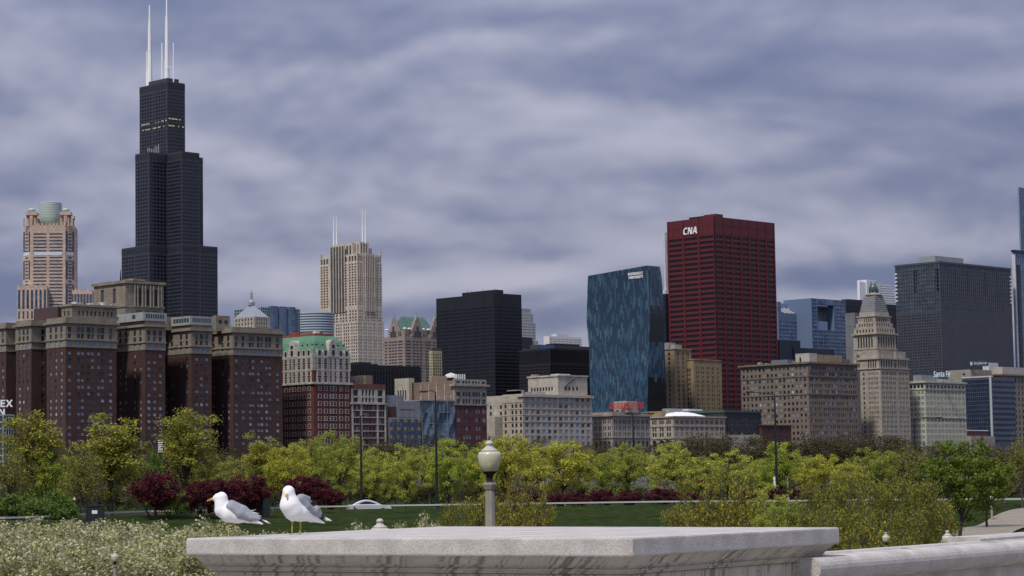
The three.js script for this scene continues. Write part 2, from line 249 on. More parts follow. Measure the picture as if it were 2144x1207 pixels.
  for (const [a, b, yt, ya, yb, n, dr] of [[300, 346, 655, 660, 670, 8, 0], [398, 444, 662, 667, 677, 12, 1]]) {
    const o = e(a), D = e(b) - o, h = q => B.hat(0, -o, q), y0 = yT - dr + 0.02, y1 = Math.max(h(yt), y0 + 4.4), r = [[lerp(y0, y1, 0.28), lerp(y0, y1, 0.78)]];
    block(B, { ox: 0.6, oz: -o + 0.6, W: 42, D: D + 1, y0, y1, wall: wp, name: 'white_penthouse', dep: 0.4, E: { cols: cols(n, 1.5, D - 0.5, 0.86), rows: r, pick: () => gw }, S: { cols: a < 350 ? [[7, 10], [22, 25]] : cols(6, 1, 15, 0.86), rows: r, pick: () => gw } });
  }
  { const q = B.sub(-8, 665, 452, 444, 481); boxPart(B, 'stone_bulkhead', stone, -8 - q.W, -8, yT - 3, q.h(661), q.oz - q.D, q.oz); for (const f of [0.3, 0.7]) boxPart(B, 'small_window', G.dark, -8.02, -7.9, q.h(677), q.h(670), q.oz - q.D * f - 1, q.oz - q.D * f + 1); }
  for (let k = 0; k < 6; k++) boxPart(B, 'roof_vent', mech, -20 + k * 3, -19 + k * 3, yT - 0.2, yT + rr(0.5, 2), -e(190 + k * 60) - 1, -e(190 + k * 60));
}
// ---- grid-glass building and its rooftop sign, at the left edge
{
  const d = 1020, B = building('glass_grid_building', 'green glass grid facade rising behind trees below the white letters', { xc: 6, y: 868, d, xl: -60, xr: 28 });
  block(B, { W: B.W, D: B.D, y1: B.H, wall: M('pale_green_frame', [0.3, 0.36, 0.36]), glass: M('green_grid_glass', [0.03, 0.055, 0.055], { roughness: 0.15 }), dep: 0.3, S: { cols: cols(8, 0.3, B.W, 0.86), rows: B.rows(870, 1010, 10, 0.82) }, E: { cols: cols(4, 0.3, B.D, 0.84), rows: B.rows(870, 1010, 10, 0.82) } });
  const m = M('white_sign_letters', [0.85, 0.85, 0.85]), sg = thing('rooftop_sign', 'white rooftop letters EX over N beside the dark brick hotel', 'sign', [B.T.x, B.H, B.T.z]);
  const put = (t, a, b, ya, yb) => { const p = at(a, yb, d - 2), q = at(b, yb, d - 2), h = at(a, ya, d - 2).y - p.y, g = letters(t, h, p.distanceTo(q), 0.3), o = mesh('letters', g, m, sg); o.position.copy(p).sub(sg.position); o.rotation.y = Math.PI / 4 + 0.15; };
  put('EX', 0, 26, 838, 853); put('N', -4, 9, 857, 869);
  const fr = new MB(); const pA = at(1, 868, d).sub(sg.position), pB = at(24, 868, d).sub(sg.position); for (const p of [pA, pB]) fr.tube([[p.x, -2, p.z], [p.x, at(1, 838, d).y - B.H, p.z]], [0.15, 0.15], 4); fr.build('sign_frame', blackSteel, sg);
}
// ---- tallest tower: nine bundled tubes in black with white antennas
{
  const B = building('bundled_tube_tower', 'tallest black stepped skyscraper with two white antennas on its roof', { xc: 341.7, y: 515, d: 2430 });
  const w = B.s(312), n = B.e(380), steel = M('black_bronze_cladding', [0.06, 0.068, 0.095], { roughness: 0.4, map: TX.streak }), glass = M('bronze_tower_glass', [0.026, 0.032, 0.046], { roughness: 0.14, map: TX.glass }), louvre = M('dark_louvre', [0.02, 0.022, 0.03], { roughness: 0.6 });
  const y1 = B.hat(-w, 0, 513), y2 = B.hat(-w, 0, 318), y3 = B.hat(-w, -n, 170), sp = (y0, y, L) => ({ cols: cols(5, 0.9, L - 0.9, 0.93), rows: (() => { const k = Math.round((y - 9 - y0) / 3.95); return [...Array(k)].map((_, i) => [y0 + 1.2 + i * (y - 10 - y0) / k, y0 + 1.2 + i * (y - 10 - y0) / k + 2.3]); })(), pier: 0.25 });
  const tube_ = (i, j, y0, y) => { block(B, { ox: -i * w, oz: -j * n, W: w - 0.05, D: n - 0.05, y0, y1: y, wall: steel, glass, dep: 0.35, name: 'tube_wall', S: sp(y0, y, w), E: sp(y0, y, n) }); new MB().box(-i * w - w - 0.02, -i * w + 0.06, y - 7.5, y - 1.5, -j * n - n, -j * n + 0.06).build('louvre_band', louvre, B.root); };
  for (const [i, j] of [[1, 0], [2, 0], [0, 1], [0, 2], [1, 1], [2, 1], [1, 2], [2, 2]]) tube_(i, j, 0, y1);
  for (const [i, j] of [[1, 0], [0, 1], [1, 1], [2, 1], [1, 2]]) tube_(i, j, y1, y2);
  for (const [i, j] of [[1, 1], [2, 1]]) tube_(i, j, y2, y3);
  // lit office rows near the top
  for (const [py, a, b] of [[242, 1.06, 2.9], [254, 1.1, 2.9]]) for (let k = 0; k < 18; k++) if (R() < 0.6) boxPart(B, 'lit_window', M('lit_office_window', [0.5, 0.45, 0.3], { emissive: new THREE.Color(0.16, 0.14, 0.08) }), -w * lerp(a, b, k / 18) - 1.6, -w * lerp(a, b, k / 18), B.hy(py), B.hy(py) + 1.4, -n + 0.02, -n + 0.05);
  for (const py of [238, 253]) for (let k = 0; k < 10; k++) if (R() < 0.6) boxPart(B, 'lit_window', MC.lit_office_window, -w + 0.02, -w + 0.05, B.hy(py), B.hy(py) + 1.4, -n * (1.08 + k * 0.085) - 1.7, -n * (1.08 + k * 0.085));
  boxPart(B, 'roof_house', steel, -2.6 * w, -1.25 * w, y3, y3 + 5, -1.85 * n, -1.2 * n);
  const X = px => { let a = -3 * w, b = -w; for (let k = 0; k < 30; k++) { const m = (a + b) / 2; proj(B.T.x + m, y3, B.T.z - 1.5 * n)[0] < px ? a = m : b = m; } return a; };
  const xl = X(313), xr = X(349), z = -1.5 * n, top = B.hat(-1.5 * w, -1.5 * n, 0);
  for (const x of [xl, xr]) new MB().tube([[x, y3, z], [x, y3 + 24, z], [x, y3 + 26, z], [x, y3 + 62, z], [x, top - 18, z], [x, top - 17, z], [x, top + (x < xr ? 0 : 2), z]], [3.0, 2.6, 2.4, 1.9, 1.5, 1.1, 0.8], 8).build('antenna', antenna, B.root);
  for (const [px, py, r] of [[297, 95, 0.5], [303, 138, 0.9], [318, 102, 0.4], [342, 85, 0.7], [366, 90, 0.55]]) mast(B, 'small_antenna', antenna, X(px), z + 2, y3, B.hat(-1.5 * w, -n, py), r * 1.3, r * 1.1, 6);
  for (const [a, b, py] of [[297, 313, 131], [349, 366, 124]]) new MB().tube([[X(a), B.hy(py), z + 1], [X(b), B.hy(py), z + 1]], [0.4, 0.4], 4).build('antenna_brace', antenna, B.root);
  for (let k = 0; k < 7; k++) mast(B, 'small_antenna', antenna, -1.1 * w - k * 3.2, -n * 0.6, y2, y2 + rr(5, 10), 0.25, 0.2, 4);
}
// ---- pink octagonal tower with translucent drum crown
{
  const B = building('octagonal_tower', 'pink granite octagonal tower with a pale green glass drum on top', { xc: 105, y: 468, d: 2320 });
  const pink = mason('pink_granite', [0.62, 0.47, 0.38]), pg = M('slate_tower_glass', [0.09, 0.12, 0.18], { roughness: 0.15, map: TX.glass }), drum = M('pale_green_glass', [0.38, 0.47, 0.43], { roughness: 0.3 }), turn = Math.PI / 4 + 0.1;
  const mpp = 2320 / FL, sh = new THREE.Group(); B.root.add(sh); sh.name = 'tower_shaft'; sh.rotation.y = turn;
  // the shaft as a chamfered square whose broad face looks to the camera
  const prism = (r, cut, y0, y1) => { const h = r - cut, p = [[-h, r], [h, r], [r, h], [r, -h], [h, -r], [-h, -r], [-r, -h], [-r, h]], mb = new MB(); for (let k = 0; k < 8; k++) { const a = p[k], b = p[(k + 1) % 8]; mb.quad([a[0], y0, a[1]], [b[0], y0, b[1]], [b[0], y1, b[1]], [a[0], y1, a[1]]); if (k > 0 && k < 7) { const n = [0, 1, 0]; mb.tri([p[0][0], y1, p[0][1]], [a[0], y1, a[1]], [b[0], y1, b[1]], n, n, n, [0, 0], [1, 0], [1, 1]); } } return mb; };
  const r = 52 * mpp, c = 17 * mpp, yb = 0, yt = B.hy(478);
  prism(r, c, yb, yt).build('shaft_wall', pink, sh);
  const gl = new MB(), gp = new MB(), nF = 26, y0 = B.hy(672), fl = (yt - 6 - y0) / nF;
  const onFace = (k, s0, s1, a, b, o, mb) => { const h = r - c, P = [[-h, r], [h, r], [r, h], [r, -h], [-r, -h], [-r, h]], pairs = [[5, 0], [0, 1], [1, 2], [2, 3]]; const [i, j] = pairs[k], A = P[i], Bq = P[j], L = Math.hypot(Bq[0] - A[0], Bq[1] - A[1]), t = [(Bq[0] - A[0]) / L, (Bq[1] - A[1]) / L], n = [-t[1], t[0]]; const s = n[0] * A[0] + n[1] * A[1] > 0 ? 1 : -1; const q = (f, y) => [A[0] + t[0] * L * f + n[0] * s * o, y, A[1] + t[1] * L * f + n[1] * s * o]; mb.quad(q(s0, a), q(s1, a), q(s1, b), q(s0, b)); };
  for (let f = 0; f < nF; f++) { const a = y0 + f * fl, b = a + fl * 0.42; onFace(1, 0.08, 0.46, a, b, 0.1, gl); onFace(1, 0.54, 0.92, a, b, 0.1, gl); onFace(0, 0.32, 0.68, a, b, 0.1, gl); onFace(2, 0.32, 0.68, a, b, 0.1, gl); onFace(3, 0.1, 0.5, a, b, 0.1, gl); }
  for (const k of [0, 2]) for (const [a, b] of [[0.06, 0.24], [0.76, 0.94]]) for (const [u, v] of [[y0, B.hy(600)], [B.hy(590), B.hy(550)], [B.hy(535), B.hy(490)]]) onFace(k, a, b, u, v, 0.12, gl);
  gl.build('window', pg, sh, 'stuff');
  for (const k of [0, 1, 2]) onFace(k, 0.1, 0.9, B.hy(540), B.hy(533), 0.2, gp); gp.build('louvre_band', M('pale_louvre', [0.6, 0.63, 0.68]), sh);
  // crown: four corner turrets round the drum
  const ct = r - 8.5; for (const [sx, sz] of [[-1, 1], [1, 1], [1, -1], [-1, -1]]) {
    for (const [ax, az, hh] of [[-3.8, 0, 0], [3.8, 0, 0], [0, -3.8, 0], [0, 3.8, 0]]) new MB().box(sx * ct + ax - 1.4, sx * ct + ax + 1.4, yt - 4, B.hy(452), sz * ct + az - 1.4, sz * ct + az + 1.4).build('turret_pier', pink, sh);
    new MB().box(sx * ct - 5.6, sx * ct + 5.6, B.hy(456), B.hy(449), sz * ct - 5.6, sz * ct + 5.6).build('turret_cap', pink, sh); new MB().lathe([[0, B.hy(449)], [3.6, B.hy(449)], [3.6, B.hy(444)], [3.0, B.hy(441)], [0, B.hy(440)]], 14, sx * ct, sz * ct).build('turret_lantern', drum, sh);
  }
  for (let k = 0; k < 14; k++) { const f = -r + (k + 0.5) * r / 7; new MB().box(f - 0.8, f + 0.8, yt - 1, yt + (k > 3 && k < 10 ? 2 : 7), r - 1.3, r + 0.2).build('crown_fin', pink, sh); }
  new MB().lathe([[0, yt], [9, yt], [11, B.hy(458)], [11, B.hy(427)], [10, B.hy(425)], [0, B.hy(425)]], 28).build('glass_drum', drum, sh);
  const rib = new MB(); for (let k = 0; k < 10; k++) rib.lathe([[11.1, lerp(B.hy(458), B.hy(427), k / 9)], [11.25, lerp(B.hy(458), B.hy(427), k / 9) + 0.3], [11.1, lerp(B.hy(458), B.hy(427), k / 9) + 0.6]], 28); rib.build('drum_ring', M('drum_frame', [0.5, 0.54, 0.52]), sh);
  // lower wings left and right
  for (const [a, b, py, dd] of [[45, 105, 605, 24], [150, 193, 612, 30]]) { const x0 = (a - 105) * mpp, x1 = (b - 105) * mpp; new MB().box(x0, x1, 0, B.hy(py), -20, r + (a < 100 ? 8 : -6)).build('base_wing', pink, sh); const g = new MB(), zf = r + (a < 100 ? 8 : -6); for (let k = 0; k < 7; k++) { const f = lerp(x0, x1, (k + 0.5) / 7); g.box(f - 1.1, f + 1.1, B.hy(652), B.hy(py + 8), zf + 0.05, zf + 0.15); g.box(f - 0.8, f + 0.8, B.hy(672), B.hy(657), zf + 0.05, zf + 0.15); } g.build('window', pg, sh, 'stuff'); for (let k = 0; k < 6; k++) { const f = lerp(x0 + 1, x1 - 1, k / 5); new MB().box(f - 0.7, f + 0.7, B.hy(py), B.hy(py) + 1.6, zf - 1.4, zf).build('parapet_block', pink, sh); } }
}
// ---- statue-topped tower with silver pyramid
{
  const B = building('pyramid_tower', 'pale tower with a silver pyramid roof and a statue standing on its tip', { xc: 532, y: 663, d: 2150, xl: 488, xr: 564 });
  block(B, { W: B.W, D: B.D, y1: B.H, wall: paleStone, E: { cols: cols(5, 2, B.D - 2, 0.45), rows: B.rows(664, 690, 3, 0.6), pick: mix(['dark', 1]) }, S: { cols: cols(6, 2, B.W - 2, 0.4), rows: B.rows(664, 690, 3, 0.6), pick: mix(['dark', 1]) } });
  const mb = new MB(), y0 = B.H, y1 = B.hat(-B.W / 2, -B.D / 2, 636), cx = -B.W / 2, cz = -B.D / 2, i = 0.6, p = [[-i, -i], [-i, -B.D + i], [-B.W + i, -B.D + i], [-B.W + i, -i]];
  for (let k = 0; k < 4; k++) { const a = p[k], b = p[(k + 1) % 4], n = 12; for (let f = 0; f < n; f++) { const q = (t, u) => { const x = lerp(a[0], b[0], u), z = lerp(a[1], b[1], u); return [lerp(x, cx, t), lerp(y0, y1, t), lerp(z, cz, t)]; }; mb.quad(q(0, f / n), q(0, (f + 0.9) / n), q(0.9, (f + 0.9) / n), q(0.9, f / n)); const g = (t, u) => { const r = q(t, u); return [r[0] * 1.0, r[1] - 0.25, r[2]]; }; mb.quad(g(0, (f + 0.9) / n), g(0, (f + 1) / n), g(0.9, (f + 1) / n), g(0.9, (f + 0.9) / n)); } }
  mb.box(cx - 2.5, cx + 2.5, lerp(y0, y1, 0.86), y1 + 1, cz - 2.5, cz + 2.5); mb.build('pyramid_roof', M('silver_roof', [0.33, 0.35, 0.38], { roughness: 0.35, metalness: 0.2 }), B.root);
  const st = B.hat(-B.W / 2, -B.D / 2, 607), s0 = y1 + 1, hh = st - s0; new MB().lathe([[2.6, s0], [2.2, s0 + 1.5], [1.2, s0 + 2], [1.0, s0 + hh * 0.3], [1.5, s0 + hh * 0.4], [1.1, s0 + hh * 0.6], [1.5, s0 + hh * 0.74], [1.0, s0 + hh * 0.82], [0.5, s0 + hh * 0.85], [0.8, s0 + hh * 0.93], [0, st]], 12, cx, cz).build('statue', M('grey_statue_metal', [0.3, 0.32, 0.33], { roughness: 0.4 }), B.root);
}
// ---- blue glass blocks behind the hotel
{
  const B = building('bowed_glass_block', 'blue glass office block of bulging panels behind the silver pyramid', { xc: 545, y: 655, d: 2230, xl: 490, xr: 628 });
  const bg = M('blue_panel_glass', [0.2, 0.29, 0.44], { roughness: 0.14, map: TX.glass }), tg = M('teal_glass', [0.1, 0.19, 0.23], { roughness: 0.14, map: TX.glass });
  block(B, { W: B.W, D: B.D, y1: B.hy(643), wall: M('teal_mullion', [0.3, 0.38, 0.4]), glass: tg, dep: 0.3, E: { cols: cols(22, 0.5, B.D, 0.86), rows: B.rows(644, 700, 9, 0.84) }, S: { cols: cols(10, 0.5, B.W, 0.86), rows: B.rows(644, 700, 9, 0.84) } });
  for (const [a, b] of [[564, 581], [583, 600], [602, 617]]) { const z0 = B.e(a), z1 = B.e(b), c = (z0 + z1) / 2, h = (z1 - z0) / 2, prof = [...Array(9)].map((_, k) => { const t = -1 + k / 4; return [c + t * h, 0.9 * (1 - t * t) + 1]; }), mb = new MB(); for (let k = 0; k < 8; k++) mb.quad([prof[k][1], 0, -prof[k][0]], [prof[k + 1][1], 0, -prof[k + 1][0]], [prof[k + 1][1], B.hy(640), -prof[k + 1][0]], [prof[k][1], B.hy(640), -prof[k][0]]); mb.box(-3, 1, 0, B.hy(640.5), -z1, -z0); mb.build('bowed_panel', bg, B.root); const r = new MB(); for (let f = 0; f < 12; f++) { const y = lerp(B.hy(690), B.hy(642), f / 11); for (let k = 0; k < 8; k++) r.quad([prof[k][1] + 0.1, y, -prof[k][0]], [prof[k + 1][1] + 0.1, y, -prof[k + 1][0]], [prof[k + 1][1] + 0.1, y + 0.5, -prof[k + 1][0]], [prof[k][1] + 0.1, y + 0.5, -prof[k][0]]); } r.build('panel_bar', M('blue_mullion', [0.1, 0.14, 0.22]), B.root); }
  const C = building('curved_glass_block', 'curved blue glass building with white floor bands beside the spired tower', { xc: 640, y: 656, d: 2330 });
  const mb = new MB(), bands = new MB(), cx = -8, cz = -18, rad = 20; mb.lathe([[rad, 0], [rad, C.hy(655)], [0, C.hy(655)]], 40, cx, cz).build('glazing', bg, C.root);
  for (let f = 0; f < 9; f++) { const y = lerp(C.hy(700), C.hy(657), f / 8); bands.lathe([[rad + 0.1, y], [rad + 0.35, y], [rad + 0.35, y + 1.3], [rad + 0.1, y + 1.3]], 40, cx, cz); } bands.build('floor_band', M('pale_floor_band', [0.4, 0.46, 0.5]), C.root);
}
// ---- cream spired tower
{
  const B = building('spired_tower', 'cream stone stepped tower with four thin white spires', { xc: 747.5, y: 532, d: 2470, xl: 669, xr: 799 });
  const cr = mason('cream_granite', [0.68, 0.59, 0.5]), gl = M('brown_grey_tower_glass', [0.13, 0.13, 0.125], { roughness: 0.15, map: TX.glass }), W = B.W, D = B.D, y = B.hy;
  const rr_ = (a, b, n, f) => B.rows(a, b, n, f);
  const grp = (L, n, k) => { const out = []; for (let g = 0; g < n; g++) out.push(...cols(k, L * g / n + 0.9, L * (g + 1) / n - 0.9, 0.6)); return out; };
  block(B, { W, D, y1: y(548), wall: cr, glass: gl, dep: 0.6, S: { cols: grp(W, 4, 3), rows: rr_(550, 640, 16, 0.66).concat(rr_(648, 700, 8, 0.66)), pier: 0.15 }, E: { cols: grp(D, 4, 3), rows: rr_(550, 640, 16, 0.66).concat(rr_(648, 700, 8, 0.66)), pier: 0.15 } });
  block(B, { ox: 1.2, oz: 1.2, W: W + 2.4, D: D + 2.4, y1: y(672), wall: cr, glass: gl, dep: 0.6, S: { cols: grp(W, 5, 3), rows: rr_(675, 770, 14, 0.62) }, E: { cols: grp(D, 5, 3), rows: rr_(675, 770, 14, 0.62) } });
  block(B, { ox: -0.4, oz: -0.4, W: W - 0.8, D: D - 0.8, y0: y(548), y1: y(531), wall: cr, glass: gl, dep: 0.6, S: { cols: grp(W, 4, 3), rows: [[y(546), y(535)]] }, E: { cols: grp(D, 4, 3), rows: [[y(546), y(535)]] } });
  // full-height dark bays in the middle of each front, with a fluted pier on either side
  const bay = (face, a, b, t, bt) => { const mb = new MB(), g = new MB(); for (let k = 0; k <= 5; k++) { const s = lerp(a, b, k / 5); face === 'S' ? mb.box(-s - 0.5, -s + 0.5, y(bt), y(t), 0.3, 1.4) : mb.box(0.3, 1.4, y(bt), y(t), -s - 0.5, -s + 0.5); } face === 'S' ? g.box(-b, -a, y(bt), y(t), 0.2, 0.7) : g.box(0.2, 0.7, y(bt), y(t), -b, -a); mb.build('bay_pier', cr, B.root, 'stuff'); g.build('bay_glazing', gl, B.root); };
  const yh = q => B.hat(-20, -4, q); bay('S', B.s(722), B.s(693), 512, 652); bay('E', B.e(764), B.e(782), 530, 652);
  block(B, { ox: -B.s(735), oz: -2, W: B.s(688) - B.s(735), D: 8, y0: y(535), y1: y(507), wall: cr, glass: gl, dep: 0.6, S: { cols: cols(7, 1.5, B.s(688) - B.s(735) - 1.5, 0.6), rows: [[y(531), y(512)]] } });
  block(B, { ox: -3, oz: -B.e(757), W: 10, D: B.e(776) - B.e(757), y0: y(535), y1: y(505), wall: cr, glass: gl, dep: 0.6, E: { cols: cols(3, 1, B.e(776) - B.e(757) - 1, 0.5), rows: [[y(528), y(510)]] }, S: { cols: cols(2, 1, 9, 0.5), rows: [[y(528), y(510)]] } });
  boxPart(B, 'glazed_crown', M('pale_crown_glass', [0.4, 0.4, 0.38], { roughness: 0.3 }), -W * 0.7, -8, y(535), y(516), -D * 0.8, -9);
  for (const [fx, fz] of [[0, 0], [-1, 0], [0, -1]]) boxPart(B, 'corner_finial', cr, fx * W + (fx ? 0 : -2), fx * W + (fx ? 2 : 0), y(532), y(524), fz * D + (fz ? 0 : -2), fz * D + (fz ? 2 : 0));
  const sp = (px, py, z) => { let a = -120, b = 20; for (let k = 0; k < 30; k++) { const m = (a + b) / 2; proj(B.T.x + m, y(505), B.T.z + z)[0] < px ? a = m : b = m; } new MB().tube([[a, y(508), z], [a, lerp(y(508), y(py), 0.5), z], [a, lerp(y(508), y(py), 0.52), z], [a, y(py), z]], [0.95, 0.8, 0.5, 0.35], 6).build('spire', antenna, B.root); };
  sp(698.5, 446, -6); sp(704.5, 446, -6); sp(759, 437, -B.e(764)); sp(765, 437, -B.e(764));
}
// ---- gabled office tower with green copper roofs
{
  const B = building('gabled_tower', 'pinkish grey office tower with steep stone gables and a green copper roof', { xc: 847, y: 704, d: 2180, xl: 801, xr: 925 });
  const st = mason('pink_grey_granite', [0.34, 0.275, 0.24]), gl = M('mauve_tower_glass', [0.09, 0.1, 0.13], { roughness: 0.2, map: TX.glass }), cu = mason('green_copper', [0.1, 0.2, 0.165]), W = B.W, D = B.D, y = B.hy;
  block(B, { W, D, y1: y(704), wall: st, glass: gl, dep: 0.5, S: { cols: [[3, W * 0.3], [W * 0.36, W * 0.47], [W * 0.49, W * 0.6], [W * 0.62, W * 0.72], [W * 0.8, W - 3]], rows: B.rows(712, 800, 14, 0.45) }, E: { cols: [[2, D * 0.16], [D * 0.22, D * 0.29], [D * 0.31, D * 0.38], [D * 0.4, D * 0.47], [D * 0.55, D * 0.7], [D * 0.76, D * 0.83], [D * 0.85, D * 0.93]], rows: B.rows(712, 800, 14, 0.45) } });
  boxPart(B, 'upper_wall', st, -W + 4, -4, y(704), y(690), -D + 4, -4);
  const ridge = (x0, x1, z0, z1, ya, yb) => { const mb = new MB(), cx = (x0 + x1) / 2, i = 5; const P = [[x0, ya, z1], [x1, ya, z1], [x1, ya, z0], [x0, ya, z0]], t1 = [cx, yb, z1 - i], t0 = [cx, yb, z0 + i]; mb.quad(P[1], P[2], t0, t1); mb.quad(P[3], P[0], t1, t0); mb.quad(P[0], P[1], t1, t1); mb.quad(P[2], P[3], t0, t0); return mb; };
  ridge(-W + 5, -5, -D + 4, -5, y(691), y(660)).build('copper_roof', cu, B.root);
  const gable = (cx, cz, face, w, ya, yp) => { const mb = new MB(), q = (s, yy, n) => face === 'S' ? [cx + s, yy, cz + n] : [cx + n, yy, cz - s]; const h = w / 2, yw = lerp(ya, yp, 0.25); for (const n of [0, -3]) { mb.quad(q(-h, ya, n), q(h, ya, n), q(h, yw, n), q(-h, yw, n)); mb.quad(q(-h, yw, n), q(h, yw, n), q(0, yp, n), q(0, yp, n)); } mb.quad(q(-h, ya, 0), q(-h, yw, 0), q(-h, yw, -3), q(-h, ya, -3)); mb.quad(q(h, ya, 0), q(h, yw, 0), q(h, yw, -3), q(h, ya, -3)); mb.quad(q(-h, yw, 0), q(0, yp, 0), q(0, yp, -3), q(-h, yw, -3)); mb.quad(q(h, yw, 0), q(0, yp, 0), q(0, yp, -3), q(h, yw, -3)); mb.build('gable', st, B.root); const g = new MB(); for (const s of [-0.5, 0, 0.5]) { const a = s * w * 0.42; g.quad(q(a - 1.2, ya, 0.15), q(a + 1.2, ya, 0.15), q(a + 1.2, yw + (s ? 0 : 5), 0.15), q(a - 1.2, yw + (s ? 0 : 5), 0.15)); } g.build('gable_window', gl, B.root); const f = q(0, yp, -1.5); mast(B, 'gable_finial', st, f[0], f[2], yp - 1, yp + 4, 0.5, 0.1, 4); };
  gable(-W * 0.5, 0.2, 'S', W * 0.42, y(704), y(660)); gable(0.2, -D * 0.34, 'E', D * 0.3, y(704), y(659)); gable(0.2, -D * 0.84, 'E', D * 0.3, y(704), y(659));
  const ball = M('white_dome_lamp', [0.75, 0.74, 0.7]); for (const [x, z] of [[-1.5, -1.5], [-W * 0.86, -1.5], [-1.5, -D * 0.15], [-1.5, -D * 0.53], [-1.5, -D * 0.66]]) new MB().lathe([[0, y(690)], [1.6, y(689)], [1.8, y(688)], [1.2, y(686.5)], [0, y(686)]], 10, x, z).build('roof_ball', ball, B.root);
  const C = building('narrow_ornate_tower', 'slim cream tower with dark ornate top beside the big black slab', { xc: 905, y: 735, d: 1800, xl: 898, xr: 925 });
  block(C, { W: C.W, D: C.D, y1: C.H, wall: mason('cream_brick', [0.5, 0.44, 0.27]), dep: 0.4, S: { cols: cols(2, 0.5, C.W - 0.3, 0.5), rows: C.rows(740, 800, 10, 0.6), pick: mix(['dark', 1]) }, E: { cols: cols(4, 0.5, C.D - 0.5, 0.6), rows: C.rows(740, 800, 10, 0.6), pick: mix(['dark', 1]) } });
  boxPart(C, 'ornate_top', M('dark_bronze', [0.07, 0.07, 0.06]), -C.W + 0.5, -0.5, C.H, C.hy(728), -C.D, -0.5);
}
// ---- hotel with green mansard
{
  const B = building('mansard_hotel', 'red brick hotel with white terracotta upper floors and bright green mansard roof', { xc: 656, y: 803, d: mich(656), xl: 570, xr: 734 });
  const W = B.W, D = B.D, y = B.hy, fr = M('white_window_surround', [0.34, 0.31, 0.27]), green = mason('green_copper_mansard', [0.11, 0.25, 0.155]), pk = mix(['dark', 0.5], ['mid', 0.35], ['blind', 0.15]);
  const ce = [0.16, 0.32, 0.475, 0.565, 0.73, 0.89].map(f => f * D), csw = [0.1, 0.22, 0.34, 0.46, 0.54, 0.66].map(f => f * W), rowsB = B.rows(806, 948, 9, 0.5), rowsT = B.rows(747, 803, 4, 0.56);
  block(B, { W, D, y1: B.H, wall: redBrick, name: 'brick_wall', dep: 0.45, S: { cols: spots(csw, 2.0), rows: rowsB, pick: pk, frame: fr }, E: { cols: spots(ce, 1.9), rows: rowsB, pick: pk, frame: fr } });
  block(B, { W, D, y0: B.H + 0.01, y1: y(745), wall: redBrick, name: 'upper_brick_wall', dep: 0.45, S: { cols: spots(csw, 2.0), rows: rowsT, pick: pk, frame: fr }, E: { cols: spots(ce, 1.9), rows: rowsT, pick: pk, frame: fr } });
  // white terracotta pilasters and bands over the brick
  const face = (f, s0, s1, a, b, n, nm) => (f === 'S' ? new MB().box(-s1, -s0, a, b, 0.01, n) : new MB().box(0.01, n, a, b, -s1, -s0)).build(nm, terra, B.root);
  for (const [f, cs] of [['E', ce], ['S', csw]]) { for (const c of cs) { face(f, c - 2.25, c - 1.3, B.H, y(740), 0.28, 'terracotta_pilaster'); face(f, c + 1.3, c + 2.25, B.H, y(740), 0.28, 'terracotta_pilaster'); } const L = f === 'E' ? D : W; for (const [a, b] of [[806, 800], [776, 773.5], [749, 745]]) face(f, 0.35, L - 0.1, y(a), y(b), 0.34, 'terracotta_band'); face(f, 0.2, 1.4, y(776), y(740), 0.3, 'corner_quoin'); face(f, L - 1.5, L - 0.2, y(776), y(740), 0.3, 'corner_quoin'); }
  slab(B, 'cornice', terra, { W, D, y: y(804.5), h: 0.9, p: 1.1 });
  // mansard: a concave green slope on the two street fronts
  const prof = [[0, y(747)], [0.6, y(740)], [1.6, y(728)], [3.4, y(714)], [6.2, y(703)], [7.2, y(700)]], mb = new MB();
  for (let k = 0; k + 1 < prof.length; k++) { const [a, ya] = prof[k], [b, yb] = prof[k + 1]; mb.quad([-W, ya, -a], [-a, ya, -a], [-b, yb, -b], [-W, yb, -b]); mb.quad([-a, ya, -a], [-a, ya, -D + a], [-b, yb, -D + b], [-b, yb, -b]); mb.quad([-W, ya, -D + a], [-a, ya, -D + a], [-b, yb, -D + b], [-W, yb, -D + b]); }
  mb.box(-W, -7.25, y(747), y(700), -D + 7.25, -7.25); mb.build('mansard_roof', green, B.root);
  boxPart(B, 'red_roof_edge', mason('red_tile', [0.3, 0.06, 0.045]), -W, -7, y(700), y(696), -D + 7, -7);
  boxPart(B, 'roof_house', mason('red_tile', [0.3, 0.06, 0.045]), -W * 0.85, -W * 0.6, y(697), y(690), -D * 0.6, -D * 0.3); boxPart(B, 'roof_house', green, -W * 0.58, -W * 0.3, y(697), y(692), -D * 0.6, -D * 0.3); boxPart(B, 'roof_vent', white, -W * 0.28, -W * 0.2, y(697), y(691), -D * 0.4, -D * 0.3);
  for (const [f, cs] of [['E', ce], ['S', csw]]) cs.forEach((c, i) => {
    const L = f === 'E' ? D : W, big = f === 'E' ? false : false, q = (s0, s1, a, b, n0, n1, nm, m) => (f === 'S' ? new MB().box(-s1, -s0, a, b, n0, n1) : new MB().box(n0, n1, a, b, -s1, -s0)).build(nm, m, B.root);
    q(c - 1.5, c + 1.5, y(746), y(731), -2.6, 0.25, 'dormer', terra); q(c - 0.85, c + 0.85, y(744), y(733.5), 0.26, 0.32, 'dormer_window', G.dark);
    const o = new THREE.Group(); const disc = new MB().lathe([[0, 0], [1.35, 0], [1.35, 0.5], [0.95, 0.6], [0, 0.6]], 14).build('round_dormer', green, B.root); disc.position.set(f === 'S' ? -c : -3.0, y(723), f === 'S' ? -3.0 : -c); disc.rotation.set(f === 'S' ? Math.PI / 2 : 0, 0, f === 'S' ? 0 : -Math.PI / 2); const gl2 = new MB().lathe([[0, 0.62], [0.9, 0.62], [0.9, 0.7], [0, 0.7]], 12).build('round_pane', G.dark, disc);
  });
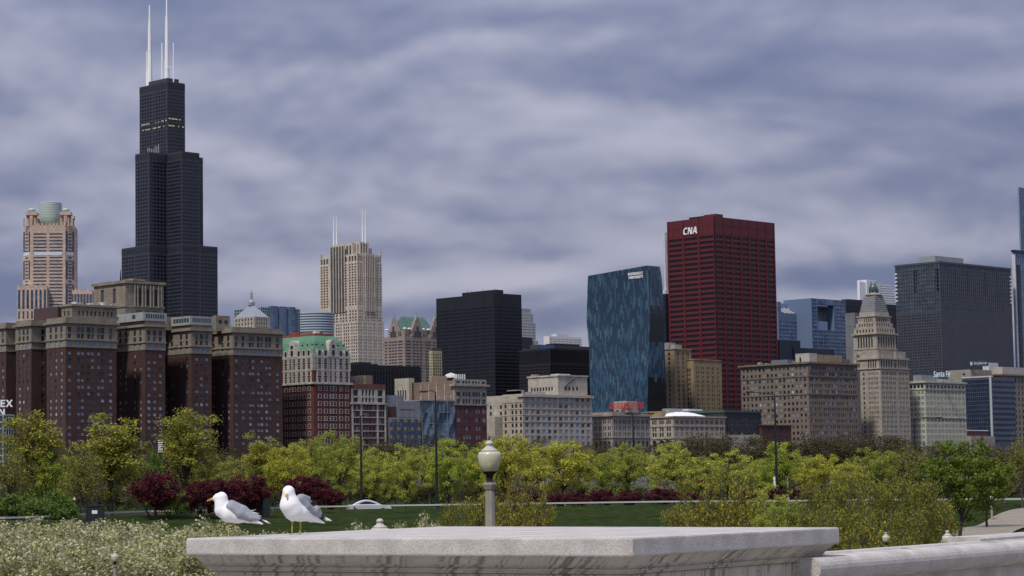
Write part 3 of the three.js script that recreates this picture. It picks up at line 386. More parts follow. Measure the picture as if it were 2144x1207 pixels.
  for (const [f, c] of [['E', D * 0.52], ['S', W * 0.5]]) { const w2 = 4.2, shp = new MB(), P = []; for (let k = 0; k <= 10; k++) { const t = k / 10 * Math.PI; P.push([Math.cos(t) * w2 * 0.62, Math.sin(t) * 3.2]); } const yb = y(746), ym = y(722); const q = (s, yy, n) => f === 'S' ? [-c + s, yy, n] : [n, yy, -c - s]; shp.quad(q(-w2, yb, 0.5), q(w2, yb, 0.5), q(w2 * 0.62, ym, 0.5), q(-w2 * 0.62, ym, 0.5)); for (let k = 0; k < 10; k++) { shp.quad(q(0, ym, 0.5), q(P[k][0], ym + P[k][1], 0.5), q(P[k + 1][0], ym + P[k + 1][1], 0.5), q(0, ym, 0.5)); shp.quad(q(P[k][0], ym + P[k][1], 0.5), q(P[k + 1][0], ym + P[k + 1][1], 0.5), q(P[k + 1][0], ym + P[k + 1][1], -4), q(P[k][0], ym + P[k][1], -4)); } shp.quad(q(-w2, yb, 0.5), q(-w2 * 0.62, ym, 0.5), q(-w2 * 0.62, ym, -4), q(-w2, yb, -2)); shp.quad(q(w2, yb, 0.5), q(w2 * 0.62, ym, 0.5), q(w2 * 0.62, ym, -4), q(w2, yb, -2)); shp.build('shaped_gable', terra, B.root); for (const [a, b] of [[743, 732], [728, 721]]) (f === 'S' ? new MB().box(-c - 1, -c + 1, y(a), y(b), 0.52, 0.6) : new MB().box(0.52, 0.6, y(a), y(b), -c - 1, -c + 1)).build('dormer_window', G.dark, B.root); }
  const dish = mast(B, 'roof_dish', white, -3, -D + 2, y(752), y(744), 1.5, 2.6, 10);
}
// ---- brick office with white top frame
{
  const B = building('white_topped_brick_office', 'narrow red brick office with a white framed top floor beside the mansard hotel', { xc: 735, y: 804, d: mich(735), xr: 806 });
  const D = B.D, y = B.hy, tr = mason('brown_red_brick', [0.17, 0.06, 0.05]), pk = mix(['mid', 0.5], ['dark', 0.3], ['blind', 0.2]), cs = [0.07, 0.17, 0.33, 0.435, 0.545, 0.65, 0.84, 0.945].map(f => f * D);
  block(B, { W: 40, D, y1: y(846), wall: tr, dep: 0.6, E: { cols: spots(cs, 2.0), rows: B.rows(847, 934, 6, 0.62), pick: pk } });
  block(B, { W: 40, D, y0: y(846) + 0.01, y1: y(814), wall: terra, name: 'white_frame', dep: 0.9, E: { cols: [[1.5, 5.2], ...cols(4, D * 0.29, D * 0.7, 0.62), [D - 5.6, D - 1.8]], rows: [[y(842), y(833)], [y(829), y(816)]], pick: mix(['dark', 0.8], ['mid', 0.2]) } });
  boxPart(B, 'brick_parapet', tr, -40, 0.2, y(814), y(804), -D, 0); slab(B, 'cornice', terra, { W: 40, D, y: y(847), h: 0.8, p: 0.8 });
  for (const f of [0.005, 0.26, 0.74, 0.97]) boxPart(B, 'stone_pilaster', terra, 0.02, 0.35, 0, y(847), -f * D - 1.1, -f * D);
  for (let k = 0; k < 6; k++) { const r = B.rows(847, 934, 6, 0.62)[k]; boxPart(B, 'sill', terra, -0.05, 0.25, r[0] - 0.5, r[0], -D + 0.3, -0.3); }
  block(B, { ox: -8, oz: -2, W: 25, D: D * 0.62, y0: y(806), y1: y(786), wall: greyBrown, name: 'bulkhead', E: { cols: cols(3, 1, D * 0.5, 0.25), rows: [[y(800), y(793)]], pick: () => G.mid } }); boxPart(B, 'bulkhead', greyBrown, -14, -6, y(806), y(784), -D * 0.84, -D * 0.64);
}
// ---- low black modern block behind
{
  const B = building('low_black_block', 'low black steel office block behind the white-topped brick building', { xc: 700, y: 768, d: 1520, xl: 640, xr: 881 });
  block(B, { W: B.W, D: B.D, y1: B.hy(762), wall: blackSteel, glass: darkGlass, dep: 0.4, E: { cols: cols(30, 0.5, B.D, 0.8), rows: B.rows(775, 860, 8, 0.8), pier: 0.2 } });
  for (const [a, b, py] of [[769, 793, 755], [797, 808, 758]]) boxPart(B, 'roof_plant', blackSteel, -30, -8, B.hy(764), B.hy(py), -B.e(b), -B.e(a));
}
// ---- grey metal college building with blue and yellow panels, and its faceted glass neighbour
{
  const B = building('panelled_building', 'grey metal clad building with blue panes and yellow panels below', { xc: 812, y: 828, d: mich(812), xr: 881 });
  const D = B.D, y = B.hy, yel = M('yellow_panel', [0.5, 0.36, 0.12], { map: TX.mason }), bl = M('blue_pane', [0.045, 0.07, 0.14], { roughness: 0.15 }), lb = M('light_blue_pane', [0.1, 0.14, 0.22], { roughness: 0.2 });
  boxPart(B, 'metal_box', metalGrey, -30, -1, y(874), y(828), -D * 0.52, 0); boxPart(B, 'metal_box', metalGrey, -34, -0.3, y(874), y(840), -D, -D * 0.28); boxPart(B, 'dark_recess', brown, -32, -0.6, y(874), y(852), -D * 0.27, -0.5);
  boxPart(B, 'wall', metalGrey, -36, -0.3, 0, y(874.5), -D, 0);
  for (let j = 0; j < 8; j++) for (let i = 0; i < 22; i++) { const yl = j % 2 === 1 - 1 && i % 5 < 1, z = lerp(1.2, D - 0.3, i / 22), dz = (D - 1.5) / 22; if (j % 2 === 0 && i % 5 === 1) continue; const two = j % 2 === 0 && i % 5 === 0; const o = mesh(two ? 'yellow_panel' : 'window', UB, two ? yel : (R() < 0.25 ? lb : bl), B.root); o.position.set(-0.2, lerp(y(877), y(945), (j + 0.5) / 8), -z - dz * (two ? 1 : 0.5)); o.scale.set(0.3, (y(877) - y(945)) / 8 - 0.35, (two ? 2 * dz : dz) - 0.2); }
  const red = new MB(); for (let i = 0; i < 22; i++) red.box(-0.28, -0.2, y(858.5), y(858.5) + (i % 3 ? 0.5 : 0.8), -lerp(D * 0.36, D * 0.8, i / 22) - 0.45, -lerp(D * 0.36, D * 0.8, i / 22)); red.build('facade_lettering', M('red_sign_paint', [0.25, 0.05, 0.05]), B.root);
  const C = building('faceted_glass_building', 'blue faceted glass front between grey metal cladding and brown brick', { xc: 881.5, y: 840, d: mich(881), xr: 951 });
  const fg = M('pale_blue_facet_glass', [0.13, 0.2, 0.28], { roughness: 0.1, map: TX.glass }), n = 9, m = 8, mb = new MB(), bars = new MB(), off = []; rs(91); for (let j = 0; j <= m; j++) { off.push([]); for (let i = 0; i <= n; i++) off[j].push(rr(-1.2, 1.0)); }
  const P = (i, j) => [off[j][i], lerp(0, C.H, j / m), -C.D * i / n]; for (let j = 0; j < m; j++) for (let i = 0; i < n; i++) { const a = P(i, j), b = P(i + 1, j), c = P(i + 1, j + 1), d = P(i, j + 1); const q = new MB(); q.quad(a, b, c, c); q.quad(a, c, d, d); q.build('facet_pane', fg, C.root); bars.tube([a, b], [0.12, 0.12], 4, false); bars.tube([a, d], [0.12, 0.12], 4, false); }
  bars.build('mullion', M('steel_mullion', [0.25, 0.28, 0.3]), C.root); boxPart(C, 'body', darkGlass, -30, -1.6, 0, C.H - 0.5, -C.D, 0); boxPart(C, 'roof_slab', metalGrey, -30, 0.4, C.H, C.H + 0.6, -C.D, 0);
}
// ---- cream block behind, with four dark windows, then the brown stone-topped office
{
  const C = building('cream_stair_block', 'small cream block with four dark windows behind the grey metal cladding', { xc: 856, y: 792, d: 1370, xl: 826, xr: 867 });
  block(C, { W: C.W, D: C.D, y1: C.H, wall: paleStone, S: { cols: cols(4, 2, C.W - 2, 0.55), rows: C.rows(808, 838, 1, 0.4).concat(C.rows(828, 838, 1, 0.8)), pick: () => G.dark }, E: { cols: [[C.D * 0.6, C.D * 0.95]], rows: C.rows(800, 840, 1, 0.9), pick: () => G.dark } });
  const B = building('stone_topped_office', 'brown brick office with a pale stone upper half and projecting cornice', { xc: 951, y: 794, d: mich(951), xl: 866, xr: 1018 });
  const W = B.W, D = B.D, y = B.hy, db = mason('dark_red_brick', [0.11, 0.035, 0.035]), sb = mason('brown_party_brick', [0.24, 0.17, 0.125]);
  const ce = [[0.06, 0.18], [0.25, 0.32], [0.34, 0.41], [0.43, 0.5], [0.56, 0.63], [0.65, 0.72], [0.74, 0.8], [0.86, 0.97]].map(c => c.map(f => f * D));
  block(B, { W: 1.2, D, y1: y(849), wall: db, name: 'brick_front', dep: 0.6, E: { cols: ce, rows: B.rows(852, 925, 4, 0.5), pick: mix(['mid', 0.45], ['blind', 0.35], ['dark', 0.2]) } });
  block(B, { W: 1.2, D, y0: y(849) + 0.01, y1: y(794), wall: greyStone, name: 'stone_front', dep: 0.6, E: { cols: ce, rows: [[y(846), y(836)], [y(830), y(821)], [y(803), y(798)]], pick: mix(['dark', 0.6], ['mid', 0.4]) } });
  slab(B, 'cornice', greyStone, { W: 1.2, D, y: y(809), h: 1.2, p: 1.6 }); slab(B, 'string_course', greyStone, { W: 1.2, D, y: y(849), h: 0.7, p: 0.5 });
  block(B, { ox: -1.3, W, D, y1: y(797), wall: sb, name: 'party_wall', S: { cols: spots([0.06, 0.2, 0.36, 0.8].map(f => f * W), 2.2), rows: [[y(834), y(825)], [y(852), y(842)]], pick: () => G.blind } });
  for (let k = 0; k < 4; k++) boxPart(B, 'stone_band', paleStone, -lerp(8, W, k / 4) - 0.6, -lerp(8, W, k / 4), y(850), y(800), 0.02, 0.2);
  boxPart(B, 'roof_house', sb, -W * 0.62, -W * 0.25, y(797), y(786), -10, -2); const dm = new MB().lathe([[4, y(790)], [3.8, y(786)], [2.6, y(782)], [0, y(779)]], 14, -W * 0.26, -6).build('white_dome', white, B.root);
  for (let k = 0; k < 6; k++) boxPart(B, 'roof_antenna', antenna, -3 - 0.3, -3, y(794), y(783), -D * (0.15 + k * 0.06), -D * (0.15 + k * 0.06) + 0.5);
}
// ---- black slabs
{
  const B = building('big_black_slab', 'large plain black steel office slab rising behind the beige hotel', { xc: 1034, y: 614, d: 1990, xl: 913, xr: 1091.6 });
  const cl = M('black_slab_cladding', [0.014, 0.016, 0.025], { roughness: 0.5, map: TX.streak }), gl = M('black_slab_glass', [0.009, 0.01, 0.015], { roughness: 0.3, map: TX.glass });
  const rows = B.rows(640, 830, 26, 0.5);
  block(B, { W: B.W, D: B.D, y1: B.H, wall: cl, glass: gl, dep: 0.3, S: { cols: cols(6, 0.5, B.W - 0.3, 0.97), rows }, E: { cols: cols(4, 0.5, B.D - 0.3, 0.97), rows } });
  boxPart(B, 'roof_plant', cl, -B.W * 0.6, -2, B.H, B.hy(606), -B.D * 0.4, -4);
  for (const s of [0.3, 0.5, 0.56, 0.1]) mast(B, 'roof_mast', blackSteel, -B.W * s, -8, B.hy(608), B.hy(rr(596, 601)), 0.2, 0.1, 4);
  const C = building('low_black_slab', 'lower black building with ribbed upper band in front of the pale far block', { xc: 1151, y: 729.6, d: 1820, xl: 1086, xr: 1234 });
  block(C, { W: C.W, D: C.D, y1: C.H, wall: M('black_ribbed_cladding', [0.022, 0.021, 0.024], { roughness: 0.5, map: TX.streak }), glass: gl, dep: 0.3, S: { cols: cols(16, 0.5, C.W, 0.8), rows: [[C.hy(761), C.hy(734)], ...C.rows(764, 830, 10, 0.55)] }, E: { cols: cols(26, 0.5, C.D, 0.8), rows: [[C.hy(758), C.hy(734)], ...C.rows(764, 830, 10, 0.55)] } });
  const E = building('stepped_grey_glass_tower', 'stepped pale grey glass tower peeping past the big black slab', { xc: 1080, y: 645, d: 2200, xl: 1060, xr: 1111 });
  const g2 = M('pale_grey_glass', [0.3, 0.33, 0.35], { roughness: 0.2, map: TX.glass }), fr = M('pale_mullion', [0.42, 0.45, 0.46]);
  for (const [px, py] of [[1111, 645], [1115, 655], [1119, 674], [1123, 712]]) { const D = E.e(px); block(E, { ox: 0.05 * (px - 1111), oz: -0.1 * (px - 1111), W: 20, D, y1: E.hy(py), wall: fr, glass: g2, dep: 0.3, E: { cols: cols(14, 0.5, D, 0.8), rows: E.rows(py + 2, 800, Math.round((800 - py) / 6), 0.7) } }); }
  boxPart(E, 'dark_band', darkGlass, -15, 1.2, E.hy(730), E.hy(706), -E.e(1112), -2);
  const P = building('pale_far_block', 'flat white far office block above the low black building', { xc: 1150, y: 704, d: 2500, xl: 1138, xr: 1218 });
  block(P, { W: P.W, D: P.D, y1: P.H, wall: M('white_office_cladding', [0.66, 0.66, 0.65]), glass: M('office_window_glass', [0.05, 0.06, 0.075], { roughness: 0.2 }), dep: 0.4, E: { cols: cols(24, 0.5, P.D, 0.6), rows: P.rows(708, 730, 5, 0.6) } });
  boxPart(P, 'roof_plant', M('white_office_cladding'), -14, -6, P.H, P.hy(698), -P.D * 0.7, -P.D * 0.35);
  const Q = building('blue_roofed_block', 'dark flat block with a blue roof strip behind the ribbed black building', { xc: 1128, y: 722, d: 1960, xl: 1110, xr: 1240 });
  block(Q, { W: Q.W, D: Q.D, y1: Q.H, wall: M('dark_slate_wall', [0.04, 0.045, 0.06]), S: undefined }); boxPart(Q, 'blue_strip', M('blue_roof_strip', [0.06, 0.12, 0.3]), -8, 0.3, Q.hy(733), Q.hy(722.5), -Q.e(1160), -1); boxPart(Q, 'roof_plant', blackSteel, -12, -1, Q.H, Q.hy(718), -Q.e(1215), -Q.e(1163));
}
// ---- beige hotel
{
  const B = building('beige_hotel', 'long beige stone hotel with rows of wide blue-grey windows and blank pale side', { xc: 1094, y: 827, d: mich(1094), xl: 1051, xr: 1239 });
  const W = B.W, D = B.D, y = B.hy, bs = mason('beige_stone', [0.5, 0.44, 0.35]), pb = mason('pale_beige_render', [0.5, 0.455, 0.375]), wg = mix(['sky', 0.2], ['blind', 0.55], ['mid', 0.25]);
  const rows = [836, 850, 863.5, 877, 890.5, 904, 917, 930].map(p => [y(p + 4), y(p - 4)]);
  block(B, { W, D, y1: y(831), wall: bs, name: 'wall', dep: 0.5, S: { cols: spots([0.16, 0.5, 0.68, 0.9].map(f => (1 - f) * W), 1.7), rows: rows.slice(1), pick: () => G.dark }, E: { cols: cols(12, 1, D - 1, 0.62), rows, pick: wg } });
  slab(B, 'cornice', bs, { W: 3, D, y: y(831.5), h: 1.4, p: 1.0 }); boxPart(B, 'parapet', pb, -W, -0.3, y(831), y(825), -D + 1, -0.3);
  for (const p of [843, 857, 870, 884]) slab(B, 'string_course', bs, { W, D, y: y(p), h: 0.4, p: 0.2 });
  for (let i = 0; i < 12; i++) { const c = lerp(1, D - 1, (i + 0.5) / 12), mb = new MB(); for (const r of rows) mb.box(-0.45, -0.28, r[0], r[1], -c - 0.14, -c + 0.14); mb.build('mullion', bs, B.root); }
  block(B, { ox: -W - 0.1, oz: -4, W: B.s(1018) - W + 4, D: 20, y1: y(826), wall: pb, name: 'side_block', S: { cols: spots([5, 14], 1.8), rows: rows.slice(1, 4), pick: () => G.dark } });
  boxPart(B, 'lower_side_block', pb, -B.s(1018), -W - 0.5, 0, y(871), -3, 6);
  for (const [a, b, py, m] of [[1040, 1068, 818, pb], [1078, 1110, 816, greyStone], [1112, 1128, 820, mech], [1130, 1155, 819, pb]]) boxPart(B, 'roof_bulkhead', m, -14, -5, y(827), y(py), -Math.max(B.e(b), 4), -Math.max(B.e(a), 0.5));
  const tz = B.e(1155); const tw = 11, td = B.e(1240) - tz - 1; block(B, { ox: -4, oz: -tz - 10, W: 26, D: td - 9, y0: y(828), y1: y(784), wall: pb, name: 'roof_tower', S: { cols: cols(8, 4, 24, 0.6), rows: [[y(815), y(807)]], pick: () => G.dark }, E: { cols: cols(4, 5, 19, 0.6), rows: [[y(815), y(807)]], pick: () => G.dark } });
  slab(B, 'tower_cornice', pb, { ox: -4, oz: -tz - 10, W: 26, D: td - 9, y: y(785), h: 0.9, p: 0.6 }); boxPart(B, 'chimney', mason('pink_brick', [0.45, 0.28, 0.2]), -28, -24, y(786), y(778), -tz - 14, -tz - 10.5); boxPart(B, 'roof_plant', white, -14, -7, y(785), y(779), -tz - 24, -tz - 14);
  new MB().tube([[-3.8, y(808), -tz - 16], [-3.8, y(800), -tz - 19], [-3.8, y(790), -tz - 25]], [0.3, 0.3, 0.3], 4).build('fire_stair', blackSteel, B.root);
}
// ---- folded blue glass tower
{
  const d = 1600, B = building('folded_glass_tower', 'tall blue glass tower with folded faces and a checker of pale panes', { xc: 1355, y: 556, d });
  const gA = M('deep_blue_pane', [0.022, 0.046, 0.08], { roughness: 0.2 }), gB = M('mid_blue_pane', [0.036, 0.085, 0.135], { roughness: 0.14 }), gC = M('pale_teal_pane', [0.06, 0.125, 0.17], { roughness: 0.16 }), bk = M('black_notch_glass', [0.01, 0.014, 0.018], { roughness: 0.12 });
  // three vertical edges (west, corner, north) with fold offsets; each given as pixel x at pixel y of the photograph's outline, turned to plan positions
  const lv = [[556, 1231, 1355, 1382, 579], [588, 1230, 1357.5, 1387, 588], [662, 1228, 1361, 1391, 662], [719, 1233, 1359.5, 1391.5, 719], [800, 1235, 1357, 1395, 800], [870, 1241, 1355, 1397, 870]];
  const wall = lv.map(([yc, l, c, r]) => { const yy = B.hy(yc), C = onLevel(c, d, yy); const T = { x: C.x, z: C.z }; const find = (f, px, sg) => { let a = 0, b = 200; for (let k = 0; k < 40; k++) { const m = (a + b) / 2; (sg * (f(m) - px) > 0) ? b = m : a = m; } return a; }; const w = find(m => proj(T.x - m, yy, T.z)[0], l, -1), n = find(m => proj(T.x, yy, T.z - m)[0], r, 1); return { y: yy, c: [T.x - B.T.x, T.z - B.T.z], l: [T.x - w - B.T.x, T.z - B.T.z], n: [T.x - B.T.x, T.z - n - B.T.z] }; });
  wall.push({ ...wall[5], y: 0 });
  // the roof line falls towards the west
  const south = (f, yv) => { let k = 0; while (k < wall.length - 2 && wall[k + 1].y > yv) k++; const a = wall[k], b = wall[k + 1], t = (a.y - yv) / (a.y - b.y || 1); const P = (u, v) => [lerp(u[0], v[0], t), lerp(u[1], v[1], t)], c = P(a.c, b.c), l = P(a.l, b.l); return [lerp(c[0], l[0], f), yv, lerp(c[1], l[1], f)]; };
  const east = (f, yv) => { let k = 0; while (k < wall.length - 2 && wall[k + 1].y > yv) k++; const a = wall[k], b = wall[k + 1], t = (a.y - yv) / (a.y - b.y || 1); const P = (u, v) => [lerp(u[0], v[0], t), lerp(u[1], v[1], t)], c = P(a.c, b.c), l = P(a.n, b.n); return [lerp(c[0], l[0], f), yv, lerp(c[1], l[1], f)]; };
  const yTop = B.H, floors = 33, yBot = B.hy(866), fh = (yTop - yBot) / floors; let n = 0; const acc = { }; rs(505);
  const pane = (F, f0, f1, y0, y1, m, name) => { const a = F(f0, y0), b = F(f1, y0), c = F(f1, y1), e = F(f0, y1); if (n < 300 && R() < 0.34) { n++; new MB().quad(a, b, c, e).build(name, m, B.root); } else (acc[m.name] = acc[m.name] || { m, mb: new MB() }).mb.quad(a, b, c, e); };
  const top = f => yTop - (yTop - B.hy(579)) * 0.0 - f * 2.5; rs(506);
  for (let j = 0; j < floors / 2; j++) for (let i = 0; i < 36; i++) { const q = yBot + (j * 2 + (i % 2 ? 1 : 0) * 0.6 + (R() < 0.5 ? 0.5 : 0)) * fh; }
  const colsN = 40; for (let i = 0; i < colsN; i++) { const f0 = i / colsN, f1 = (i + 1) / colsN - 0.0015, cut = yTop - f0 * 3; let yv = yBot - (i % 3) * fh * 0.67, lit = false; while (yv < cut - 0.5) { const y1 = Math.min(yv + fh * 2, cut), hi = (yv - yBot) / (yTop - yBot); lit = R() < (lit ? 0.3 : 0.62) * (hi < 0.42 ? 1.35 : 0.85); const m = lit ? (R() < 0.2 ? gC : gB) : gA, ym = (Math.max(yv, 0) + y1) / 2; pane(south, f0, f1, Math.max(yv, 0), ym - 0.1, m, 'glass_pane'); pane(south, f0, f1, ym, y1 - 0.1, m, 'glass_pane'); yv = y1; } }
  for (let i = 0; i < 12; i++) { let yv = yBot; const f0 = i / 12, f1 = (i + 1) / 12 - 0.004; while (yv < yTop - 0.5) { const y1 = Math.min(yv + fh * (R() < 0.5 ? 1 : 2), yTop), mid = (yv + y1) / 2, notch = (mid < B.hy(641) && mid > B.hy(718)) || mid < B.hy(793); pane(east, f0, f1, yv, y1 - 0.12, notch ? bk : R() < 0.35 ? gB : R() < 0.2 ? gC : gA, 'glass_pane'); yv = y1; } }
  for (const k in acc) acc[k].mb.build('glass_pane', acc[k].m, B.root, 'stuff');
  const core = new MB(); for (let k = 0; k + 1 < wall.length; k++) { const a = wall[k], b = wall[k + 1], q = (w, f) => { const u = [w.l, w.c, w.n, [w.l[0], w.n[1]]][f]; return [u[0] - (f === 1 || f === 2 ? 0.6 : 0), w.y - (k === 0 && w === a && (f === 0 || f === 3) ? 3 : 0.2), u[1] - (f < 2 ? 0.6 : 0)]; }; for (let f = 0; f < 4; f++) core.quad(q(b, f), q(b, (f + 1) % 4), q(a, (f + 1) % 4), q(a, f)); if (!k) core.quad(q(a, 0), q(a, 1), q(a, 2), q(a, 3)); } core.build('tower_core', blackSteel, B.root);
  // lettering high on the south face
  const wm = M('white_facade_letters', [0.85, 0.86, 0.88]); const ps = px => { let a = 0, b = 1; for (let k = 0; k < 30; k++) { const m = (a + b) / 2, q = south(m, B.hy(574)); proj(q[0] + B.T.x, q[1], q[2] + B.T.z)[0] > px ? a = m : b = m; } return a; };
  for (const [t, a, b, ya, yb] of [['ROOSEVELT', 1316, 1347, 568, 573.6], ['UNIVERSITY', 1317, 1347, 575.4, 581]]) { const q0 = south(ps(a), B.hy(yb)), q1 = south(ps(b), B.hy(yb)), o = mesh('facade_lettering', letters(t, B.hy(ya) - B.hy(yb), q1[0] - q0[0], 0.3), wm, B.root); o.position.set(q0[0], q0[1], q0[2] + 0.15); }
}
// ---- red tower and what stands round it
{
  const B = building('red_tower', 'tall dark red steel office tower with white letters near its roof', { xc: 1495, y: 453.5, d: 1760, xl: 1398, xr: 1620.7 });
  const W = B.W, D = B.D, y = B.hy, red = M('dark_red_steel', [0.145, 0.017, 0.025], { roughness: 0.5, map: TX.streak }), gl = M('red_tower_glass', [0.008, 0.007, 0.01], { roughness: 0.4, map: TX.glass });
  const rows = B.rows(490, 880, 36, 0.54), sub = (a, b, k) => cols(k, a + 0.5, b - 0.5, 0.92), g = (L, n, k) => { const o = []; for (let i = 0; i < n; i++) o.push(...sub(L * i / n, L * (i + 1) / n, k)); return o; };
  block(B, { W, D, y1: B.H, wall: red, glass: gl, dep: 0.45, S: { cols: g(W, 3, 1), rows, pier: 0.05, span: 0.01 }, E: { cols: g(D, 7, 1), rows, pier: 0.05, span: 0.01 } });
  const fin = new MB(); for (let i = 0; i <= 3; i++) fin.box(-W * i / 3 - 0.4, -W * i / 3 + 0.4, 0, B.H + 0.01, 0.06, 0.4); for (let i = 0; i <= 7; i++) fin.box(0.06, 0.4, 0, B.H + 0.01, -D * i / 7 - 0.4, -D * i / 7 + 0.4); fin.build('column_fin', red, B.root, 'stuff');
  for (const yy of [471, 489]) slab(B, 'floor_beam', red, { W, D, y: y(yy), h: 0.5, p: 0.12 });
  const px0 = B.s(1431), px1 = B.s(1460), o = mesh('facade_lettering', letters('CNA', y(471) - y(486), px0 - px1, 0.5).applyMatrix4(new THREE.Matrix4().makeShear(0, 0, 0.18, 0, 0, 0)), M('white_facade_letters'), B.root); o.position.set(-px0, y(485.5), 0.45);
  boxPart(B, 'roof_plant', red, -W * 0.26, -W * 0.02, B.H, B.H + 2.4, -12, -3); boxPart(B, 'roof_crane', blackSteel, -W * 0.6, -W * 0.3, B.H - 1, B.H + 2, -7, -4); for (const [s, py] of [[0.62, 450], [0.56, 455], [0.33, 446], [0.3, 452]]) mast(B, 'roof_mast', mech, -W * s, -5, B.H - 1, B.H + (462 - py) * 0.28, 0.25, 0.15, 4);
  const C = building('white_slim_slab', 'slim white slab with dark windows peeping out beside the red tower', { xc: 1392, y: 487, d: 1900, xl: 1388.5, xr: 1410 });
  block(C, { W: C.W, D: C.D, y0: C.hy(610), y1: C.H, wall: white, dep: 0.4, S: 'open', E: { cols: [[2.5, 10]], rows: C.rows(503, 608, 17, 0.6), pick: () => G.dark, stuff: true } }); boxPart(C, 'white_side', white, -C.W, -0.4, C.hy(610), C.H, -1, 0); boxPart(C, 'lower_wall', darkGlass, -C.W - 1, 0.2, 0, C.hy(616), -C.D, 1); boxPart(C, 'white_band', white, -C.W - 1.5, 0.6, C.hy(616), C.hy(607), -C.D, 1.4);
}
// ---- tan setback tower
{
  const B = building('tan_setback_tower', 'tan brick setback building with dark vertical window strips below the red tower', { xc: 1411.8, y: 730, d: 1660, xl: 1392, xr: 1447 });
  const y = B.hy, v = (L, n) => { const c = cols(n, 1.5, L - 1, 0.5), o = []; for (const [a, b] of c) { const m = (a + b) / 2; o.push([a, m - 0.25], [m + 0.25, b]); } return o; }, pk = mix(['dark', 0.7], ['mid', 0.3]), rows = B.rows(737, 860, 13, 0.72);
  block(B, { W: B.W, D: B.D, y1: B.H, wall: tan, dep: 0.5, S: { cols: [[4, B.W - 3]], rows, pick: pk }, E: { cols: v(B.D, 3), rows, pick: pk } }); slab(B, 'cornice', tan, { W: B.W, D: B.D, y: y(732), h: 0.6, p: 0.5 });
  const o2 = B.e(1433), D2 = B.e(1498) - o2; block(B, { ox: 6, oz: -o2 - 3, W: 20, D: D2 * 0.9, y1: y(752), wall: tan, name: 'lower_wall', S: { cols: v(9, 1), rows: B.rows(770, 860, 9, 0.72), pick: pk }, E: { cols: v(D2 * 0.9, 5), rows: B.rows(766, 860, 10, 0.6), pick: pk } }); slab(B, 'lower_cornice', tan, { ox: 6, oz: -o2 - 3, W: 20, D: D2 * 0.9, y: y(754), h: 0.5, p: 0.4 });
  for (const [a, b, h] of [[-16, -9, 716], [-7, -3, 721]]) boxPart(B, 'roof_plant', mech, a, b, y(730), y(h), -12, -4);
}
// ---- hotel with red rooftop letters
{
  const B = building('arcaded_stone_hotel', 'grey stone hotel with paired windows and arches below the red rooftop letters', { xc: 1282, y: 863, d: mich(1282), xl: 1240, xr: 1361 });
  const W = B.W, D = B.D, y = B.hy, pk = mix(['dark', 0.45], ['mid', 0.55]), pairs = (L, n) => { const o = []; for (const [a, b] of cols(n, 0.8, L - 0.8, 0.62)) { const m = (a + b) / 2; o.push([a, m - 0.25], [m + 0.25, b]); } return o; };
  const rows = [883, 897, 910].map(p => [y(p + 4.2), y(p - 4.2)]);
  block(B, { W, D, y0: y(918), y1: B.H, wall: greyStone, dep: 0.55, S: { cols: pairs(W, 4), rows, pick: pk }, E: { cols: pairs(D, 8), rows, pick: pk } }); block(B, { W, D, y1: y(918.3), wall: greyStone, name: 'lower_wall', dep: 0.6, S: { cols: cols(4, 1, W - 1, 0.5), rows: [[y(938), y(927)]], pick: pk }, E: { cols: cols(8, 1, D - 1, 0.5), rows: [[y(938), y(927)]], pick: pk } });
  slab(B, 'cornice', greyStone, { W, D, y: y(872), h: 1, p: 1.3 }); slab(B, 'string_course', greyStone, { W, D, y: y(918), h: 0.7, p: 0.5 });
  arches(B, 'S', cols(4, 1, W - 1, 0.5), y(927), greyStone); arches(B, 'E', cols(8, 1, D - 1, 0.5), y(927), greyStone);
  boxPart(B, 'roof_house', paleStone, -B.s(1259), -B.s(1259) + 11, y(864), y(840), -22, -12);
  for (let k = 0; k < 5; k++) boxPart(B, 'roof_vent', mech, -6, -4, y(864), y(858), -D * (0.3 + k * 0.13), -D * (0.27 + k * 0.13));
  const p0 = at(1277, 857, B.d + 8), p1 = at(1349, 857, B.d + 8), sg = thing('rooftop_sign', 'row of big red letters on a frame on the grey stone hotel roof', 'sign', [p0.x, p0.y, p0.z], -Math.atan2(p1.z - p0.z, p1.x - p0.x));
  mesh('letters', letters('CONGRESS  HOTEL', at(1277, 844, B.d + 8).y - p0.y, p0.distanceTo(p1), 0.4), M('red_sign_letters', [0.5, 0.03, 0.035], { roughness: 0.6 }), sg);
  const fr = new MB(), L = p0.distanceTo(p1); for (let k = 0; k <= 12; k++) fr.box(L * k / 12 - 0.07, L * k / 12 + 0.07, y(866) - p0.y, 3.6, -0.5, -0.3); for (const yy of [0.1, 1.8, 3.4]) fr.box(0, L, yy, yy + 0.15, -0.29, -0.15); fr.build('sign_frame', M('rusty_red_frame', [0.15, 0.03, 0.03]), sg);
}
